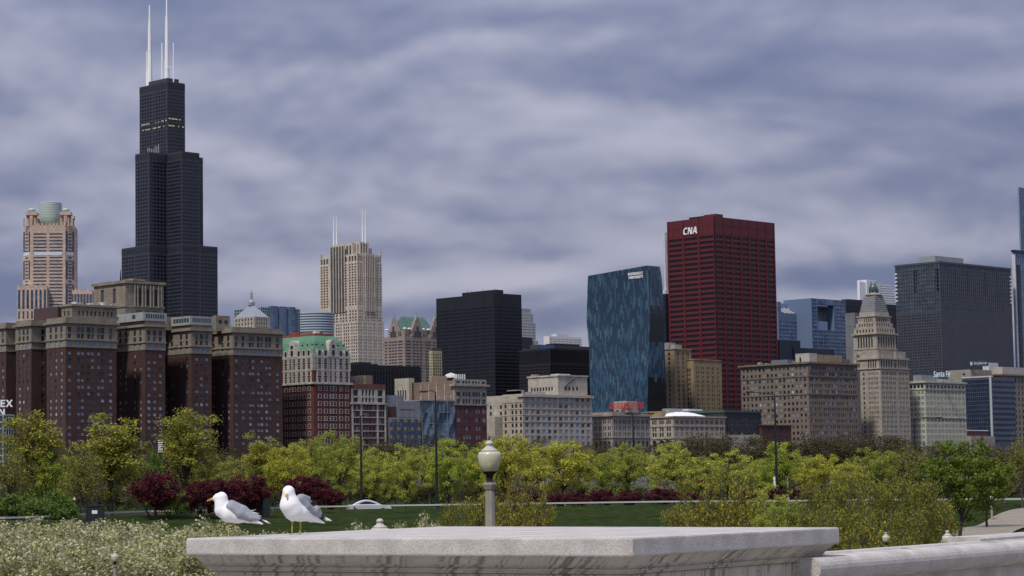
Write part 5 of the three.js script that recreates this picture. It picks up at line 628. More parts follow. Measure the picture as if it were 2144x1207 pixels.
// ---- dark blue curtain wall block and what stands behind it
{
  const B = building('dark_blue_curtain_block', 'dark blue curtain wall office with a pale corner strip', { xc: 2075, y: 790, d: mich(2075), xl: 2015, xr: 2125 });
  const gl = M('navy_curtain_glass', [0.022, 0.036, 0.075], { roughness: 0.14, map: TX.glass }), e1 = M('slate_blue_panel', [0.1, 0.13, 0.19], { roughness: 0.35, map: TX.streak }), rows = B.rows(796, 930, 11, 0.62);
  block(B, { W: B.W, D: B.D, y1: B.H, wall: e1, glass: gl, dep: 0.35, S: { cols: cols(14, 0.5, B.W, 0.88), rows: B.rows(794, 930, 15, 0.86) }, E: { cols: [[1, B.D - 0.3]], rows: B.rows(794, 930, 12, 0.45) } }); boxPart(B, 'corner_strip', M('pale_corner_strip', [0.4, 0.42, 0.42]), -1.2, 0.4, 0, B.H + 0.1, -0.6, 0.35); boxPart(B, 'roof_edge', M('pale_roof_edge', [0.5, 0.5, 0.5]), -B.W, 0.3, B.H + 0.02, B.H + 1, -3, 0.2); boxPart(B, 'red_roof_strip', mason('red_tile', [0.3, 0.06, 0.045]), -B.W * 0.8, 0, B.H + 1, B.H + 2, -20, -4);
  const C = building('beige_rear_block', 'plain beige block with a small dark opening behind the navy glass office', { xc: 2034, y: 774, d: 1870, xl: 1985, xr: 2078 }); block(C, { W: C.W, D: C.D, y1: C.H, wall: greyStone, S: { cols: [[6, 8]], rows: [[C.hy(786), C.hy(781)]], pick: () => G.dark } }); boxPart(C, 'roof_tank', white, -6, 0, C.H, C.hy(758), -C.e(2094) + 2, -C.e(2072)); boxPart(C, 'stone_lift_house', mason('brown_party_brick', [0.24, 0.17, 0.125]), -C.W, -C.W * 0.5, C.H - 1, C.hy(775), -14, -3);
  const p0 = at(2030, 768, 1868), p1 = at(2071, 768, 1868), L = p0.distanceTo(p1), h = at(2030, 756, 1868).y - p0.y, sg = thing('rooftop_sign', 'small dark blue billboard with yellowish lettering on the beige rear block', 'sign', [p0.x, p0.y, p0.z], -Math.atan2(p1.z - p0.z, p1.x - p0.x)); new MB().box(0, L, 0, h, -0.4, 0).build('board', M('navy_board', [0.02, 0.035, 0.11]), sg); const tx = mesh('letters', letters('BorgWarner', h * 0.62, L * 0.66, 0.1), M('pale_yellow_letters', [0.5, 0.52, 0.4]), sg); tx.position.set(L * 0.26, h * 0.16, 0.01); new MB().box(L * 0.06, L * 0.17, h * 0.2, h * 0.8, 0.01, 0.1).build('emblem', M('pale_yellow_letters'), sg); const lg = new MB(); for (const f of [0.2, 0.5, 0.8]) lg.box(L * f, L * f + 0.3, -3, 0, -0.3, -0.1); lg.build('sign_leg', blackSteel, sg);
  const E = building('arched_stone_office', 'tan stone office with arched top windows at the right edge of the frame', { xc: 2098, y: 784, d: mich(2098) + 70, xl: 2085, xr: 2190 }); block(E, { W: E.W, D: E.D, y1: E.H, wall: stone, E: { cols: cols(12, 1, E.D - 1, 0.5), rows: [[E.hy(801), E.hy(790)], ...E.rows(805, 930, 10, 0.6)], pick: mix(['dark', 0.6], ['mid', 0.4]) } }); slab(E, 'cornice', stone, { W: E.W, D: E.D, y: E.H - 1, h: 1.2, p: 1.3 }); boxPart(E, 'roof_house', terra, -12, -2, E.H, E.hy(768), -E.D, -4);
  const H = building('low_red_brick_house', 'low red brick house with a pale roof edge beside the cream office', { xc: 2026, y: 903, d: mich(2026) - 2, xr: 2068 }); block(H, { W: 20, D: H.D, y1: H.H, wall: mason('dull_red_brick', [0.17, 0.06, 0.05]), E: { cols: cols(8, 0.6, H.D - 0.5, 0.5), rows: [[H.hy(913), H.hy(906)]], pick: mix(['mid', 1]) } }); slab(H, 'pale_roof_edge', white, { W: 20, D: H.D, y: H.H, h: 0.8, p: 0.5 }); boxPart(H, 'chimney', MC.dull_red_brick, -6, -1, H.H, H.hy(890), -4, 0); boxPart(H, 'stone_porch', greyStone, -3, 3.5, 0, H.hy(914), -H.e(2075), 1);
}
for (const B of all) for (const k in B.stuff) B.stuff[k].mb.build('window', B.stuff[k].m, B.root, 'stuff');

// ================================================================ ground
// The guard rail follows the drive: its distance for each bearing, from points along it.
const railPts = [[-400, 172], [0, 190], [350, 226], [700, 246], [1300, 242], [1750, 228], [2144, 214], [2500, 205]].map(([px, d]) => { const p = onLevel(px, d, 0.8); return [bearing(p.x, p.z), d]; });
function railD(b) { const P = railPts; if (b <= P[0][0]) return P[0][1]; for (let k = 0; k + 1 < P.length; k++) if (b <= P[k + 1][0]) { const t = (b - P[k][0]) / (P[k + 1][0] - P[k][0]); return lerp(P[k][1], P[k + 1][1], sm(t)); } return P[P.length - 1][1]; }
const prof = [[0, -0.6], [0.06, -0.6], [0.165, -0.9], [0.21, -1.9], [0.4, -3.9], [0.53, -4.2], [0.67, -2.6], [0.82, -0.95], [0.93, 0.12], [0.965, 0.62], [0.985, 0.5], [1.0, 0.05], [1.01, -0.1], [1.087, -0.12], [1.1, 0], [40, 0]];
function groundY(x, z) { const r = Math.hypot(x, z), t = r / railD(bearing(x, z)); let k = 0; while (prof[k + 1][0] < t) k++; const f = (t - prof[k][0]) / (prof[k + 1][0] - prof[k][0]); let y = lerp(prof[k][1], prof[k + 1][1], sm(clamp(f, 0, 1))); if (t < 1) y += 0.25 * (fbm(x * 0.05 + 9, z * 0.05 + 4, 3) - 0.5) * Math.min(1, (1 - t) * 12); return y; }
const ground = (px, d) => { let p = onLevel(px, d, 0); for (let k = 0; k < 5; k++) p = onLevel(px, d, groundY(p.x, p.z)); return p; };
function polar(ts, angles, fn) { const mb = new MB(); for (let i = 0; i + 1 < ts.length; i++) for (let j = 0; j + 1 < angles.length; j++) { const P = (t, a) => fn(t, a), a = P(ts[i], angles[j]), b = P(ts[i], angles[j + 1]), c = P(ts[i + 1], angles[j + 1]), d = P(ts[i + 1], angles[j]); mb.quad(a, b, c, d, [a, b, c, d].map(p => [p[0], p[2]])); } return mb; }
const aFine = [], aFull = []; for (let k = -75; k <= -15; k += 0.75) aFine.push(k * Math.PI / 180); for (let k = -180; k < -75; k += 7) aFull.push(k * Math.PI / 180); aFull.push(...aFine); for (let k = -14; k <= 180; k += 8) aFull.push(k * Math.PI / 180); aFull.push(Math.PI);
const dirAt = (a, r) => [Math.sin(a) * r, -Math.cos(a) * r];
const grassM = M('mown_grass', [0.05, 0.1, 0.02], { map: TX.grass, specularIntensity: 0.15, clearcoat: 0.0001, roughness: 1 });
{
  const ts = []; for (let t = 0; t < 1.0; t += 0.02) ts.push(t); ts.push(0.96, 0.97, 0.985, 1.0); ts.sort((a, b) => a - b); ts.push(1.01, 1.05, 1.087, 1.1, 1.3, 2, 4, 10, 30);
  const g = polar(ts, aFull, (t, a) => { const r = t * railD(a), [x, z] = dirAt(a, r); return [x, groundY(x, z) - (t > 1.001 ? 0.06 : 0), z]; }).build('lawn', grassM); g.userData.kind = 'structure';
  const strip = (t0, t1, y, m, name) => { const o = polar([t0, (t0 + t1) / 2, t1], aFine, (t, a) => { const [x, z] = dirAt(a, t * railD(a)); return [x, y, z]; }).build(name, m); o.userData.kind = 'structure'; return o; };
  strip(1.0105, 1.086, -0.08, M('asphalt', [0.055, 0.055, 0.058], { map: TX.pave }), 'road');
  const kerb = polar([0.994, 0.995, 1.008, 1.0085], aFine, (t, a) => { const [x, z] = dirAt(a, t * railD(a)); return [x, t === 0.994 || t === 1.0085 ? -0.3 : 0.2, z]; }).build('pavement', M('concrete_kerb', [0.4, 0.37, 0.33], { map: TX.pave })); kerb.userData.kind = 'structure';
  strip(1.0995, 1.112, 0.08, M('concrete_kerb'), 'far_pavement');
  const cityA = aFull; const city = polar([3.2, 5, 12], cityA, (t, a) => { const [x, z] = dirAt(a, t * 230); return [x, 0.05, z]; }).build('city_ground', M('asphalt')); city.userData.kind = 'structure';
  // path curving up the lawn at the right
  const pts = [[1700, 150], [1850, 146], [1960, 152], [2030, 163], [2100, 178], [2200, 196], [2400, 214]].map(([px, d]) => ground(px, d)), cv = new THREE.CatmullRomCurve3(pts), mb = new MB(), N = 60; let prevL, prevR;
  for (let k = 0; k <= N; k++) { const p = cv.getPoint(k / N), t = cv.getTangent(k / N), n = V(-t.z, 0, t.x).normalize(), e = 2.3, L = [p.x + n.x * e, 0, p.z + n.z * e], Rr = [p.x - n.x * e, 0, p.z - n.z * e]; for (const q of [L, Rr]) q[1] = groundY(q[0], q[2]) + 0.1; if (k) mb.quad(prevL, prevR, Rr, L); prevL = L; prevR = Rr; }
  const path = mb.build('path', M('pale_gravel_path', [0.42, 0.36, 0.28], { map: TX.pave })); path.userData.kind = 'structure';
}
// pale stone terrace round the pedestal and the camera
{ const o = polar([0, 6, 14, 24, 24.02], aFull, (t, a) => { const [x, z] = dirAt(a, t); return [x, t > 24 ? -1.2 : 1.2, z]; }).build('terrace', M('pale_terrace_paving', [0.5, 0.48, 0.45], { map: TX.pave })); o.userData.kind = 'structure'; }
// ================================================================ guard rail, low wall
{
  const g = thing('guard_rail', 'long pale metal guard rail along the raised drive', 'guard rail'), beam = new MB(), m = M('pale_rail_paint', [0.42, 0.41, 0.38], { roughness: 0.5 }); let prev;
  for (let a = -68; a <= -20; a += 0.5) { const an = a * Math.PI / 180, r = railD(an), [x, z] = dirAt(an, r), [u, v] = dirAt(an, 0.06); if (prev) { const [px, pz, pu, pv] = prev; for (const [y0, y1] of [[0.78, 0.94]]) { beam.quad([px - pu, y0, pz - pv], [x - u, y0, z - v], [x - u, y1, z - v], [px - pu, y1, pz - pv]); beam.quad([px + pu, y0, pz + pv], [x + u, y0, z + v], [x + u, y1, z + v], [px + pu, y1, pz + pv]); beam.quad([px - pu, y1, pz - pv], [x - u, y1, z - v], [x + u, y1, z + v], [px + pu, y1, pz + pv]); beam.quad([px - pu, y0, pz - pv], [x - u, y0, z - v], [x + u, y0, z + v], [px + pu, y0, pz + pv]); } } prev = [x, z, u, v]; }
  beam.build('beam', m, g); const pm = M('dark_rail_post', [0.12, 0.12, 0.12]); for (let a = -67; a <= -22; a += 1.0) { const an = a * Math.PI / 180, [x, z] = dirAt(an, railD(an) + 0.1); new MB().box(x - 0.07, x + 0.07, 0.1, 0.8, z - 0.07, z + 0.07).build('post', pm, g); }
  const w = thing('low_stone_wall', 'low brown stone wall under the guard rail near the burgundy trees', 'wall'), mb = new MB(), cap = new MB(); let q; for (let a = -68; a <= -51.6; a += 0.6) { const an = a * Math.PI / 180, r = railD(an) - 0.7, A = dirAt(an, r), B2 = dirAt(an, r + 0.35); if (q) { const [C, D] = q; mb.quad([C[0], -0.6, C[1]], [A[0], -0.6, A[1]], [A[0], 0.62, A[1]], [C[0], 0.62, C[1]]); mb.quad([D[0], -0.6, D[1]], [B2[0], -0.6, B2[1]], [B2[0], 0.62, B2[1]], [D[0], 0.62, D[1]]); mb.quad([C[0], 0.62, C[1]], [A[0], 0.62, A[1]], [B2[0], 0.62, B2[1]], [D[0], 0.62, D[1]]); } q = [A, B2]; } mb.build('wall', mason('brown_stone_wall', [0.17, 0.125, 0.1]), w);
}
// ================================================================ trees
const bark = M('tree_bark', [0.09, 0.078, 0.064], { map: TX.bark }), greyBark = M('grey_twigs', [0.17, 0.155, 0.135], { map: TX.bark });
const leafM = M('leaves', [1, 1, 1], { vertexColors: true, roughness: 0.9, transmission: 0.45, thickness: 0, specularIntensity: 0.3 }), petalM = M('blossom', [1, 1, 1], { vertexColors: true, roughness: 0.9, transmission: 0.4, thickness: 0, specularIntensity: 0.3 });
function makeTree(o) {
  rs(o.seed); const wood = new MB(), cr = new MB(); cr.c = [];
  const { h, rw, fork, limbs, tips, leaves, size, colors, cr: cR = 0.8, low = 0.28, r0 = 0.16, stems = 1, asp = 1, twigs = 0, pow = 0.5, up = 0 } = o;
  const cy = lerp(low * h, h, 0.5), rh = h * (1 - low) / 2, L = [];
  const trunkTop = []; for (let s = 0; s < stems; s++) { const a = s / stems * 6.28 + R(), b = stems > 1 ? rr(0.15, 0.4) : 0, p0 = [Math.cos(a) * b * 0.4, -0.3, Math.sin(a) * b * 0.4], p1 = [Math.cos(a) * b * 1.2 + gs() * 0.08, fork * 0.5, Math.sin(a) * b * 1.2 + gs() * 0.08], p2 = [Math.cos(a) * b * 2 + gs() * 0.15, fork, Math.sin(a) * b * 2 + gs() * 0.15]; wood.tube([p0, p1, p2], [r0 * 1.25, r0, r0 * 0.8], 7, false); trunkTop.push(p2); }
  if (stems === 1) { const t = trunkTop[0], e = [t[0] + gs() * 0.3, h * 0.8, t[2] + gs() * 0.3]; wood.tube([t, [lerp(t[0], e[0], 0.5) + gs() * 0.15, lerp(t[1], e[1], 0.5), lerp(t[2], e[2], 0.5) + gs() * 0.15], e], [r0 * 0.8, r0 * 0.45, r0 * 0.12], 6, false); for (let k = 0; k < 4; k++) L.push([lerp(t[0], e[0], k / 4), lerp(t[1], e[1], k / 4), lerp(t[2], e[2], k / 4), r0 * 0.4]); }
  for (let k = 0; k < limbs; k++) { const t = trunkTop[k % stems], a = k / limbs * 6.28 + rr(-0.4, 0.4), f = rr(0.62, 0.85), el = rr(-0.15, 0.9), e = [Math.cos(a) * rw * f * Math.cos(el * 0.9), cy + rh * 0.75 * Math.sin(el), Math.sin(a) * rw * f * Math.cos(el * 0.9)], st = [t[0], t[1] + (stems === 1 ? rr(-0.1, 0.35) * (h - fork) * 0.5 : 0), t[2]], m = [lerp(st[0], e[0], 0.45) + gs() * 0.2, lerp(st[1], e[1], 0.55 + up) + 0.2, lerp(st[2], e[2], 0.45) + gs() * 0.2]; wood.tube([st, m, e], [r0 * 0.55, r0 * 0.33, r0 * 0.12], 5, false); for (let q = 1; q <= 5; q++) { const u = q / 5, x = (1 - u) ** 2, y = 2 * u * (1 - u), z = u * u, g = i => x * st[i] + y * m[i] + z * e[i]; L.push([g(0), g(1), g(2), r0 * 0.25 * (1.2 - u)]); } }
  const T = []; let guard = 0; while (T.length < tips && guard++ < 9000) { const a = R() * 6.283, v = rr(-1, 1), s = Math.sqrt(1 - v * v), q = Math.pow(R(), pow), lump = 0.8 + 0.35 * vn(Math.cos(a) * 2 + o.seed, v * 2 + Math.sin(a) * 2 + 9), p = [Math.cos(a) * s * rw * q * lump, cy + v * rh * q * lump, Math.sin(a) * s * rw * q * lump]; if (v < -0.3 && q > 0.5 && R() < 0.3) continue; T.push(p); }
  for (const p of T) { let b = null, bd = 1e9; for (const l of L) { const d = (l[0] - p[0]) ** 2 + (l[1] - p[1]) ** 2 * (l[1] > p[1] ? 2.4 : 0.8) + (l[2] - p[2]) ** 2; if (d < bd) { bd = d; b = l; } } const m = [lerp(b[0], p[0], 0.5) + gs() * 0.12, lerp(b[1], p[1], 0.5) + 0.08, lerp(b[2], p[2], 0.5) + gs() * 0.12], r = Math.min(b[3], 0.035 + 0.01 * Math.sqrt(bd)); wood.tube([[b[0], b[1], b[2]], m, p], [r, r * 0.6, r * 0.25], 3, false); for (let k = 0; k < twigs; k++) { const e = [p[0] + gs() * cR * 1.2, p[1] + (gs() + 0.35) * cR * 1.2, p[2] + gs() * cR * 1.2]; wood.tube([m, e], [0.013, 0.006], 3, false); } }
  const per = leaves / T.length; for (const p of T) { const tone = R(); for (let k = 0; k < per; k++) {
    const x = p[0] + gs() * cR, y = p[1] + gs() * cR * 0.75, z = p[2] + gs() * cR, s = size * rr(0.65, 1.3), th = R() * 6.283, ct = rr(-1, 1), st = Math.sqrt(1 - ct * ct), u = [Math.cos(th) * st, ct, Math.sin(th) * st], w0 = [gs(), gs() * 0.6, gs()], d = w0[0] * u[0] + w0[1] * u[1] + w0[2] * u[2]; let w = [w0[0] - d * u[0], w0[1] - d * u[1], w0[2] - d * u[2]]; const l = Math.hypot(...w) || 1; w = w.map(t => t / l * s * 0.5 / asp);
    const n = [u[1] * w[2] - u[2] * w[1], u[2] * w[0] - u[0] * w[2], u[0] * w[1] - u[1] * w[0]], q = s * 0.5 * Math.sqrt(asp), c = colors[Math.floor(Math.pow(R(), 1) * colors.length * 0.999)], f = rr(0.75, 1.2) * (0.85 + 0.3 * tone), A = [x - u[0] * q, y - u[1] * q, z - u[2] * q], B2 = [x + w[0], y + w[1], z + w[2]], C = [x + u[0] * q, y + u[1] * q, z + u[2] * q], D = [x - w[0], y - w[1], z - w[2]]; const nl = -Math.hypot(...n) || 1, nn = n.map(t => t / nl);
    cr.tri(A, B2, C, nn, nn, nn, [0, 0], [1, 0], [1, 1]); cr.tri(A, C, D, nn, nn, nn, [0, 0], [1, 1], [0, 1]); for (let i = 0; i < 6; i++) cr.c.push(c[0] * f, c[1] * f, c[2] * f);
  } }
  return { wood: wood.geometry(), crown: cr.geometry(), h, w: rw * 2.05 + cR * 0.6, o };
}
const YG = [[0.53, 0.51, 0.06], [0.43, 0.44, 0.055], [0.6, 0.56, 0.085], [0.33, 0.34, 0.048]], OL = [[0.25, 0.24, 0.05], [0.31, 0.3, 0.055], [0.18, 0.175, 0.045]], BU = [[0.085, 0.007, 0.018], [0.12, 0.01, 0.024], [0.06, 0.007, 0.016], [0.15, 0.018, 0.032]], BR = [[0.085, 0.066, 0.024], [0.062, 0.048, 0.02], [0.105, 0.088, 0.028]], GR = [[0.14, 0.2, 0.018], [0.19, 0.25, 0.024], [0.1, 0.15, 0.016]], YE = [[0.46, 0.38, 0.03], [0.34, 0.31, 0.04], [0.3, 0.3, 0.04], [0.19, 0.19, 0.035]], WH = [[0.62, 0.56, 0.38], [0.52, 0.48, 0.31], [0.66, 0.6, 0.43], [0.33, 0.36, 0.13], [0.4, 0.42, 0.18], [0.27, 0.3, 0.11]], DG = [[0.09, 0.16, 0.022], [0.12, 0.2, 0.03], [0.16, 0.22, 0.035]];
const PR = {};
for (let k = 0; k < 4; k++) PR['locust' + k] = makeTree({ seed: 100 + k, h: 9.5, rw: 3.7, fork: 2.3, limbs: 7, tips: 105, leaves: 12000, size: 0.165, colors: [YG, YG.map(c => [c[0] * 0.82, c[1] * 0.98, c[2]]), YG.map(c => [c[0] * 0.98, c[1] * 1.04, c[2] * 1.3]), YG.map(c => [c[0] * 0.76, c[1] * 0.86, c[2]])][k], cr: 0.48, low: 0.14, pow: 0.42, twigs: 3 });
for (let k = 0; k < 2; k++) PR['rear' + k] = makeTree({ seed: 150 + k, h: 9.5, rw: 3.6, fork: 2.4, limbs: 7, tips: 90, leaves: 7000, size: 0.19, colors: OL.concat([[0.22, 0.24, 0.04]]).map(c => c.map(v => v * 1.2)), cr: 0.5, low: 0.12, pow: 0.5, twigs: 3 });
for (let k = 0; k < 2; k++) PR['tall' + k] = makeTree({ seed: 200 + k, h: 13, rw: 2.5, fork: 3, limbs: 9, tips: 95, leaves: 10000, size: 0.18, colors: OL.concat(YG.slice(0, 2)), cr: 0.6, low: 0.14, twigs: 4, pow: 0.6, r0: 0.17, up: 0.16 });
for (let k = 0; k < 2; k++) PR['sparse' + k] = makeTree({ seed: 300 + k, h: 9, rw: 3.6, fork: 2.4, limbs: 7, tips: 70, leaves: 3000, size: 0.23, colors: OL, cr: 0.7, low: 0.2, twigs: 6, pow: 0.6 });
for (let k = 0; k < 3; k++) PR['plum' + k] = makeTree({ seed: 400 + k, h: 4.8, rw: 2.3, fork: 0.9, limbs: 7, stems: 3, tips: 110, leaves: 7500, size: 0.165, colors: BU, cr: 0.36, low: 0.14, r0: 0.09, pow: 0.36 });
for (let k = 0; k < 2; k++) PR['bare' + k] = makeTree({  seed: 500 + k, h: 14, rw: 6.2, fork: 3, limbs: 8, tips: 150, leaves: 8000, size: 0.38, asp: 2, colors: BR, cr: 1.15, low: 0.15, pow: 0.5, r0: 0.22 });
for (let k = 0; k < 3; k++) PR['blossom' + k] = makeTree({ seed: 600 + k, h: 5.2, rw: 2.6, fork: 0.9, limbs: 8, stems: 3, tips: 190, leaves: 13000, size: 0.13, colors: WH, cr: 0.36, low: 0.06, r0: 0.07, pow: 0.36 });
for (let k = 0; k < 3; k++) PR['shrub' + k] = makeTree({ seed: 700 + k, h: 6, rw: 3, fork: 0.8, limbs: 10, stems: 5, tips: 70, leaves: 3400, size: 0.16, colors: YE, cr: 0.46, low: 0.06, twigs: 10, r0: 0.06, pow: 0.55, up: 0.1 });
for (let k = 0; k < 2; k++) PR['olive' + k] = makeTree({ seed: 760 + k, h: 6, rw: 3, fork: 0.9, limbs: 10, stems: 4, tips: 100, leaves: 7000, size: 0.14, colors: [[0.22, 0.24, 0.03], [0.3, 0.31, 0.035], [0.16, 0.17, 0.028], [0.3, 0.26, 0.03]], cr: 0.5, low: 0.06, twigs: 6, r0: 0.06, pow: 0.55, up: 0.1 });
PR.maple0 = makeTree({ seed: 800, h: 8, rw: 3, fork: 1.9, limbs: 8, tips: 95, leaves: 10000, size: 0.17, colors: GR, cr: 0.4, low: 0.22, r0: 0.13, pow: 0.42 });
for (let k = 0; k < 2; k++) PR['bush' + k] = makeTree({ seed: 900 + k, h: 2.6, rw: 2, fork: 0.5, limbs: 6, stems: 4, tips: 60, leaves: 4200, size: 0.16, colors: DG, cr: 0.4, low: 0.0, r0: 0.05, pow: 0.4 });
PR.white0 = makeTree({ seed: 950, h: 5, rw: 2.2, fork: 1.2, limbs: 7, tips: 60, leaves: 2200, size: 0.16, colors: [[0.5, 0.48, 0.42], [0.4, 0.4, 0.32], [0.25, 0.27, 0.15]], cr: 0.5, low: 0.2, twigs: 4, r0: 0.08, pow: 0.5 });
// a tree of the given prototype at pixel column px and distance d, its top at pixel row top, its crown about w pixels wide
function tree(name, label, proto, px, top, d, w, group, wood = bark, category = 'tree') {
  const p = PR[proto], g = ground(px, d), hgt = at(px, top, d).y - g.y, t = thing(name, label, category, [g.x, g.y, g.z], R() * 6.283, group), s = hgt / (p.h * 1.02), sw = w * 1.22 * d / FL / p.w;
  const a = mesh('trunk', p.wood, wood, t), b = mesh('crown', p.crown, /blossom|white/.test(proto) ? petalM : leafM, t); for (const o of [a, b]) o.scale.set(sw, s, sw); return t;
}
rs(31337);
const row = (list, name, mk, group, pick, wood, category) => { list.sort((a, b) => a[0] - b[0]).forEach((q, i) => tree(name, mk(i, list.length), q[4] ?? pick(i), q[0], q[1], q[2], q[3], group, wood, category)); };
const lc = i => 'locust' + (i * 7 + (i >> 1)) % 4;
// front row of yellow-green trees behind the drive
row([[600, 914, 276, 100], [655, 906, 284, 95], [712, 896, 296, 92], [785, 938, 290, 85], [850, 930, 282, 85], [940, 914, 280, 100], [1008, 934, 284, 80], [1055, 893, 276, 125], [1178, 906, 272, 140], [1262, 948, 286, 70], [1312, 924, 276, 108], [1414, 924, 270, 112], [1524, 942, 268, 108], [1590, 960, 280, 70], [1638, 922, 276, 95], [1722, 940, 268, 100], [1832, 933, 276, 95], [1780, 958, 262, 85]], 'yellow_green_tree', (i, n) => `leafy yellow-green tree close behind the drive, ${ORD[i]} from the left of its row`, 'yellow-green trees lining the drive', lc);
// second row
row([[500, 948, 330, 95], [575, 940, 345, 95], [640, 930, 335, 100], [755, 925, 340, 100], [900, 925, 350, 110], [985, 935, 345, 100], [1110, 925, 350, 110], [1235, 935, 350, 90], [1360, 935, 345, 100], [1475, 950, 345, 100], [1580, 955, 350, 90], [1690, 950, 350, 100], [1870, 950, 340, 100], [440, 945, 320, 100], [290, 950, 320, 110], [130, 945, 320, 110]], 'olive_green_tree', (i, n) => `dull olive-green tree deeper in the park behind the front row, ${ORD[i]} from the left`, 'olive-green trees deeper in the park', i => 'rear' + i % 2, greyBark);
// taller, thinner trees at the left
row([[62, 846, 262, 105, 'tall0'], [232, 842, 258, 125, 'tall1'], [392, 840, 256, 108, 'tall0'], [545, 890, 290, 75, 'tall1'], [108, 922, 262, 100, 'locust1'], [168, 935, 252, 80, 'sparse0']], 'tall_park_tree', i => ['tall thin olive tree before the white rooftop letters', 'rounded yellow-green tree between two tall olive trees by the brick hotel', 'thin half-bare tree beside the black roadside kiosk', 'broad tall olive tree in front of the brick hotel, above the black kiosk', 'tall narrow olive tree behind the lone burgundy tree', 'tall olive tree rising behind the pair of gulls'][i], 'tall trees before the brick hotel');
row([[1895, 930, 290, 95, 'sparse0'], [2095, 955, 240, 95, 'sparse1'], [2142, 905, 200, 80, 'sparse0'], [20, 940, 236, 100, 'sparse1'], [1960, 955, 300, 90, 'sparse1']], 'half_bare_tree', i => ['half-bare olive tree at the frame edge over low green bushes', 'half-bare tree below the beehive-topped tower', 'half-bare brownish tree behind the bright green maple', 'half-bare tree between the green maple and the path lamp', 'nearly bare tree beside the path at the frame edge'][i], 'half-bare trees', null, greyBark);
// brown, barely budding trees far across the park
row([[1395, 923, 620, 112], [1450, 910, 640, 137], [1530, 908, 650, 150], [1600, 918, 640, 125], [1690, 911, 640, 137], [1765, 908, 650, 150], [1835, 907, 640, 137], [925, 911, 650, 112], [1120, 918, 650, 100], [720, 923, 660, 100], [1240, 925, 650, 112], [1930, 928, 620, 137], [2040, 933, 620, 162], [1320, 928, 640, 125], [430, 933, 640, 175], [300, 938, 640, 175], [820, 918, 650, 125], [1020, 918, 650, 125], [2120, 928, 620, 137], [1870, 918, 660, 125]], 'budding_tree', i => `brown budding tree far across the park at the building bases, ${ORD[i]} from the left`, 'brown budding trees at the building bases', i => 'bare' + i % 2, M('brown_twigs', [0.05, 0.04, 0.024]));
// bare brown undergrowth below the park trees
PR.under0 = makeTree({ seed: 1001, h: 3, rw: 3.2, fork: 0.4, limbs: 9, stems: 5, tips: 90, leaves: 4200, size: 0.26, asp: 3, colors: [[0.075, 0.06, 0.032], [0.1, 0.085, 0.04], [0.06, 0.05, 0.03], [0.12, 0.12, 0.04]], cr: 0.6, low: 0, r0: 0.05, pow: 0.5 });
row([...Array(20)].map((_, k) => [k * 110 + 15 + rr(-15, 15), 1006 + rr(-8, 10), 335 + (k % 3) * 12, 150]), 'bare_shrub', i => `bare brown shrub below the park trees, ${ORD[i]} from the left`, 'bare brown shrubs', () => 'under0', bark, 'shrub');
// burgundy trees
row([[321, 982, 213, 88], [420, 1003, 214, 62], [462, 1000, 216, 80], [524, 991, 222, 76], [640, 993, 238, 82], [690, 1020, 268, 60]], 'burgundy_tree', i => ['round burgundy tree standing alone on the lawn before the wall', 'burgundy tree behind the head of the left gull', 'burgundy tree in the middle of the cluster behind the left gull', 'burgundy tree just above the green utility cabinet', 'burgundy tree behind the head of the right gull', 'small burgundy tree between the right gull and silver car'][i], 'burgundy trees by the gulls', i => 'plum' + i % 3);
row([[1075, 1026, 262, 56], [1110, 1030, 264, 50], [1165, 1032, 266, 50], [1205, 1030, 264, 50], [1258, 1022, 262, 56], [1318, 1026, 262, 52], [1386, 1020, 262, 62], [1440, 1030, 264, 50], [1590, 1020, 266, 70], [1612, 1018, 262, 60], [1690, 1025, 266, 60]], 'burgundy_shrub', i => `low burgundy shrub just behind the guard rail, ${ORD[i]} from the left of the row`, 'burgundy shrubs behind the rail', i => 'plum' + (i + 1) % 3, bark, 'shrub');
for (const [px, top, d, w, l] of [[1245, 985, 300, 50, 'small whitish blossoming tree among burgundy shrubs behind the rail'], [1352, 990, 300, 60, 'pale blossoming tree beside the double pole behind the rail'], [1395, 1000, 268, 40, 'short pale flowering shrub at the rail near the curved lamp']]) tree('pale_blossom_tree', l, 'white0', px, top, d, w, 'pale blossoming trees', greyBark);
// dark green bushes at the left, under the trees
row([[30, 1035, 196, 110], [92, 1030, 198, 110], [125, 1045, 200, 70], [352, 1015, 216, 60], [375, 1030, 225, 40], [310, 945, 300, 60]], 'green_bush', i => ['dark green bush at the frame edge behind the white blossom', 'broad dark green bush beside the low stone wall', 'small dark green bush next to the black kiosk', 'green bush high behind the lone burgundy tree', 'green bush at the right of the lone burgundy tree', 'small green bush between burgundy tree and olive tree'][i], 'dark green bushes', i => 'bush' + i % 2, bark, 'bush');
// yellow-leaved shrubs on the slope
row([[955, 1035, 150, 70], [1000, 1000, 152, 90], [1068, 985, 156, 110], [1120, 1010, 160, 90], [1420, 1025, 150, 80], [1480, 985, 140, 110], [1535, 965, 138, 130], [1605, 1015, 150, 100, 'locust2'], [1650, 1032, 146, 80, 'locust3'], [1725, 1000, 136, 120], [1790, 975, 132, 130], [1850, 985, 128, 150], [1920, 990, 132, 140], [1960, 1000, 140, 100], [1745, 1050, 110, 110], [1830, 1060, 104, 130], [1900, 1060, 108, 120]], 'yellow_leaved_shrub', i => `twiggy yellow-leaved shrub on the slope above the pedestal and parapet, ${ORD[i]} from the left`, 'yellow-leaved shrubs on the slope', i => i > 8 && i % 4 ? 'olive' + i % 2 : 'shrub' + i % 3, greyBark, 'shrub');
tree('green_maple', 'bright green bushy tree beside the gravel path', 'maple0', 2014, 916, 160, 165, undefined);
tree('green_maple', 'smaller green tree behind the bright green one at the path', 'maple0', 2068, 950, 176, 100, undefined);
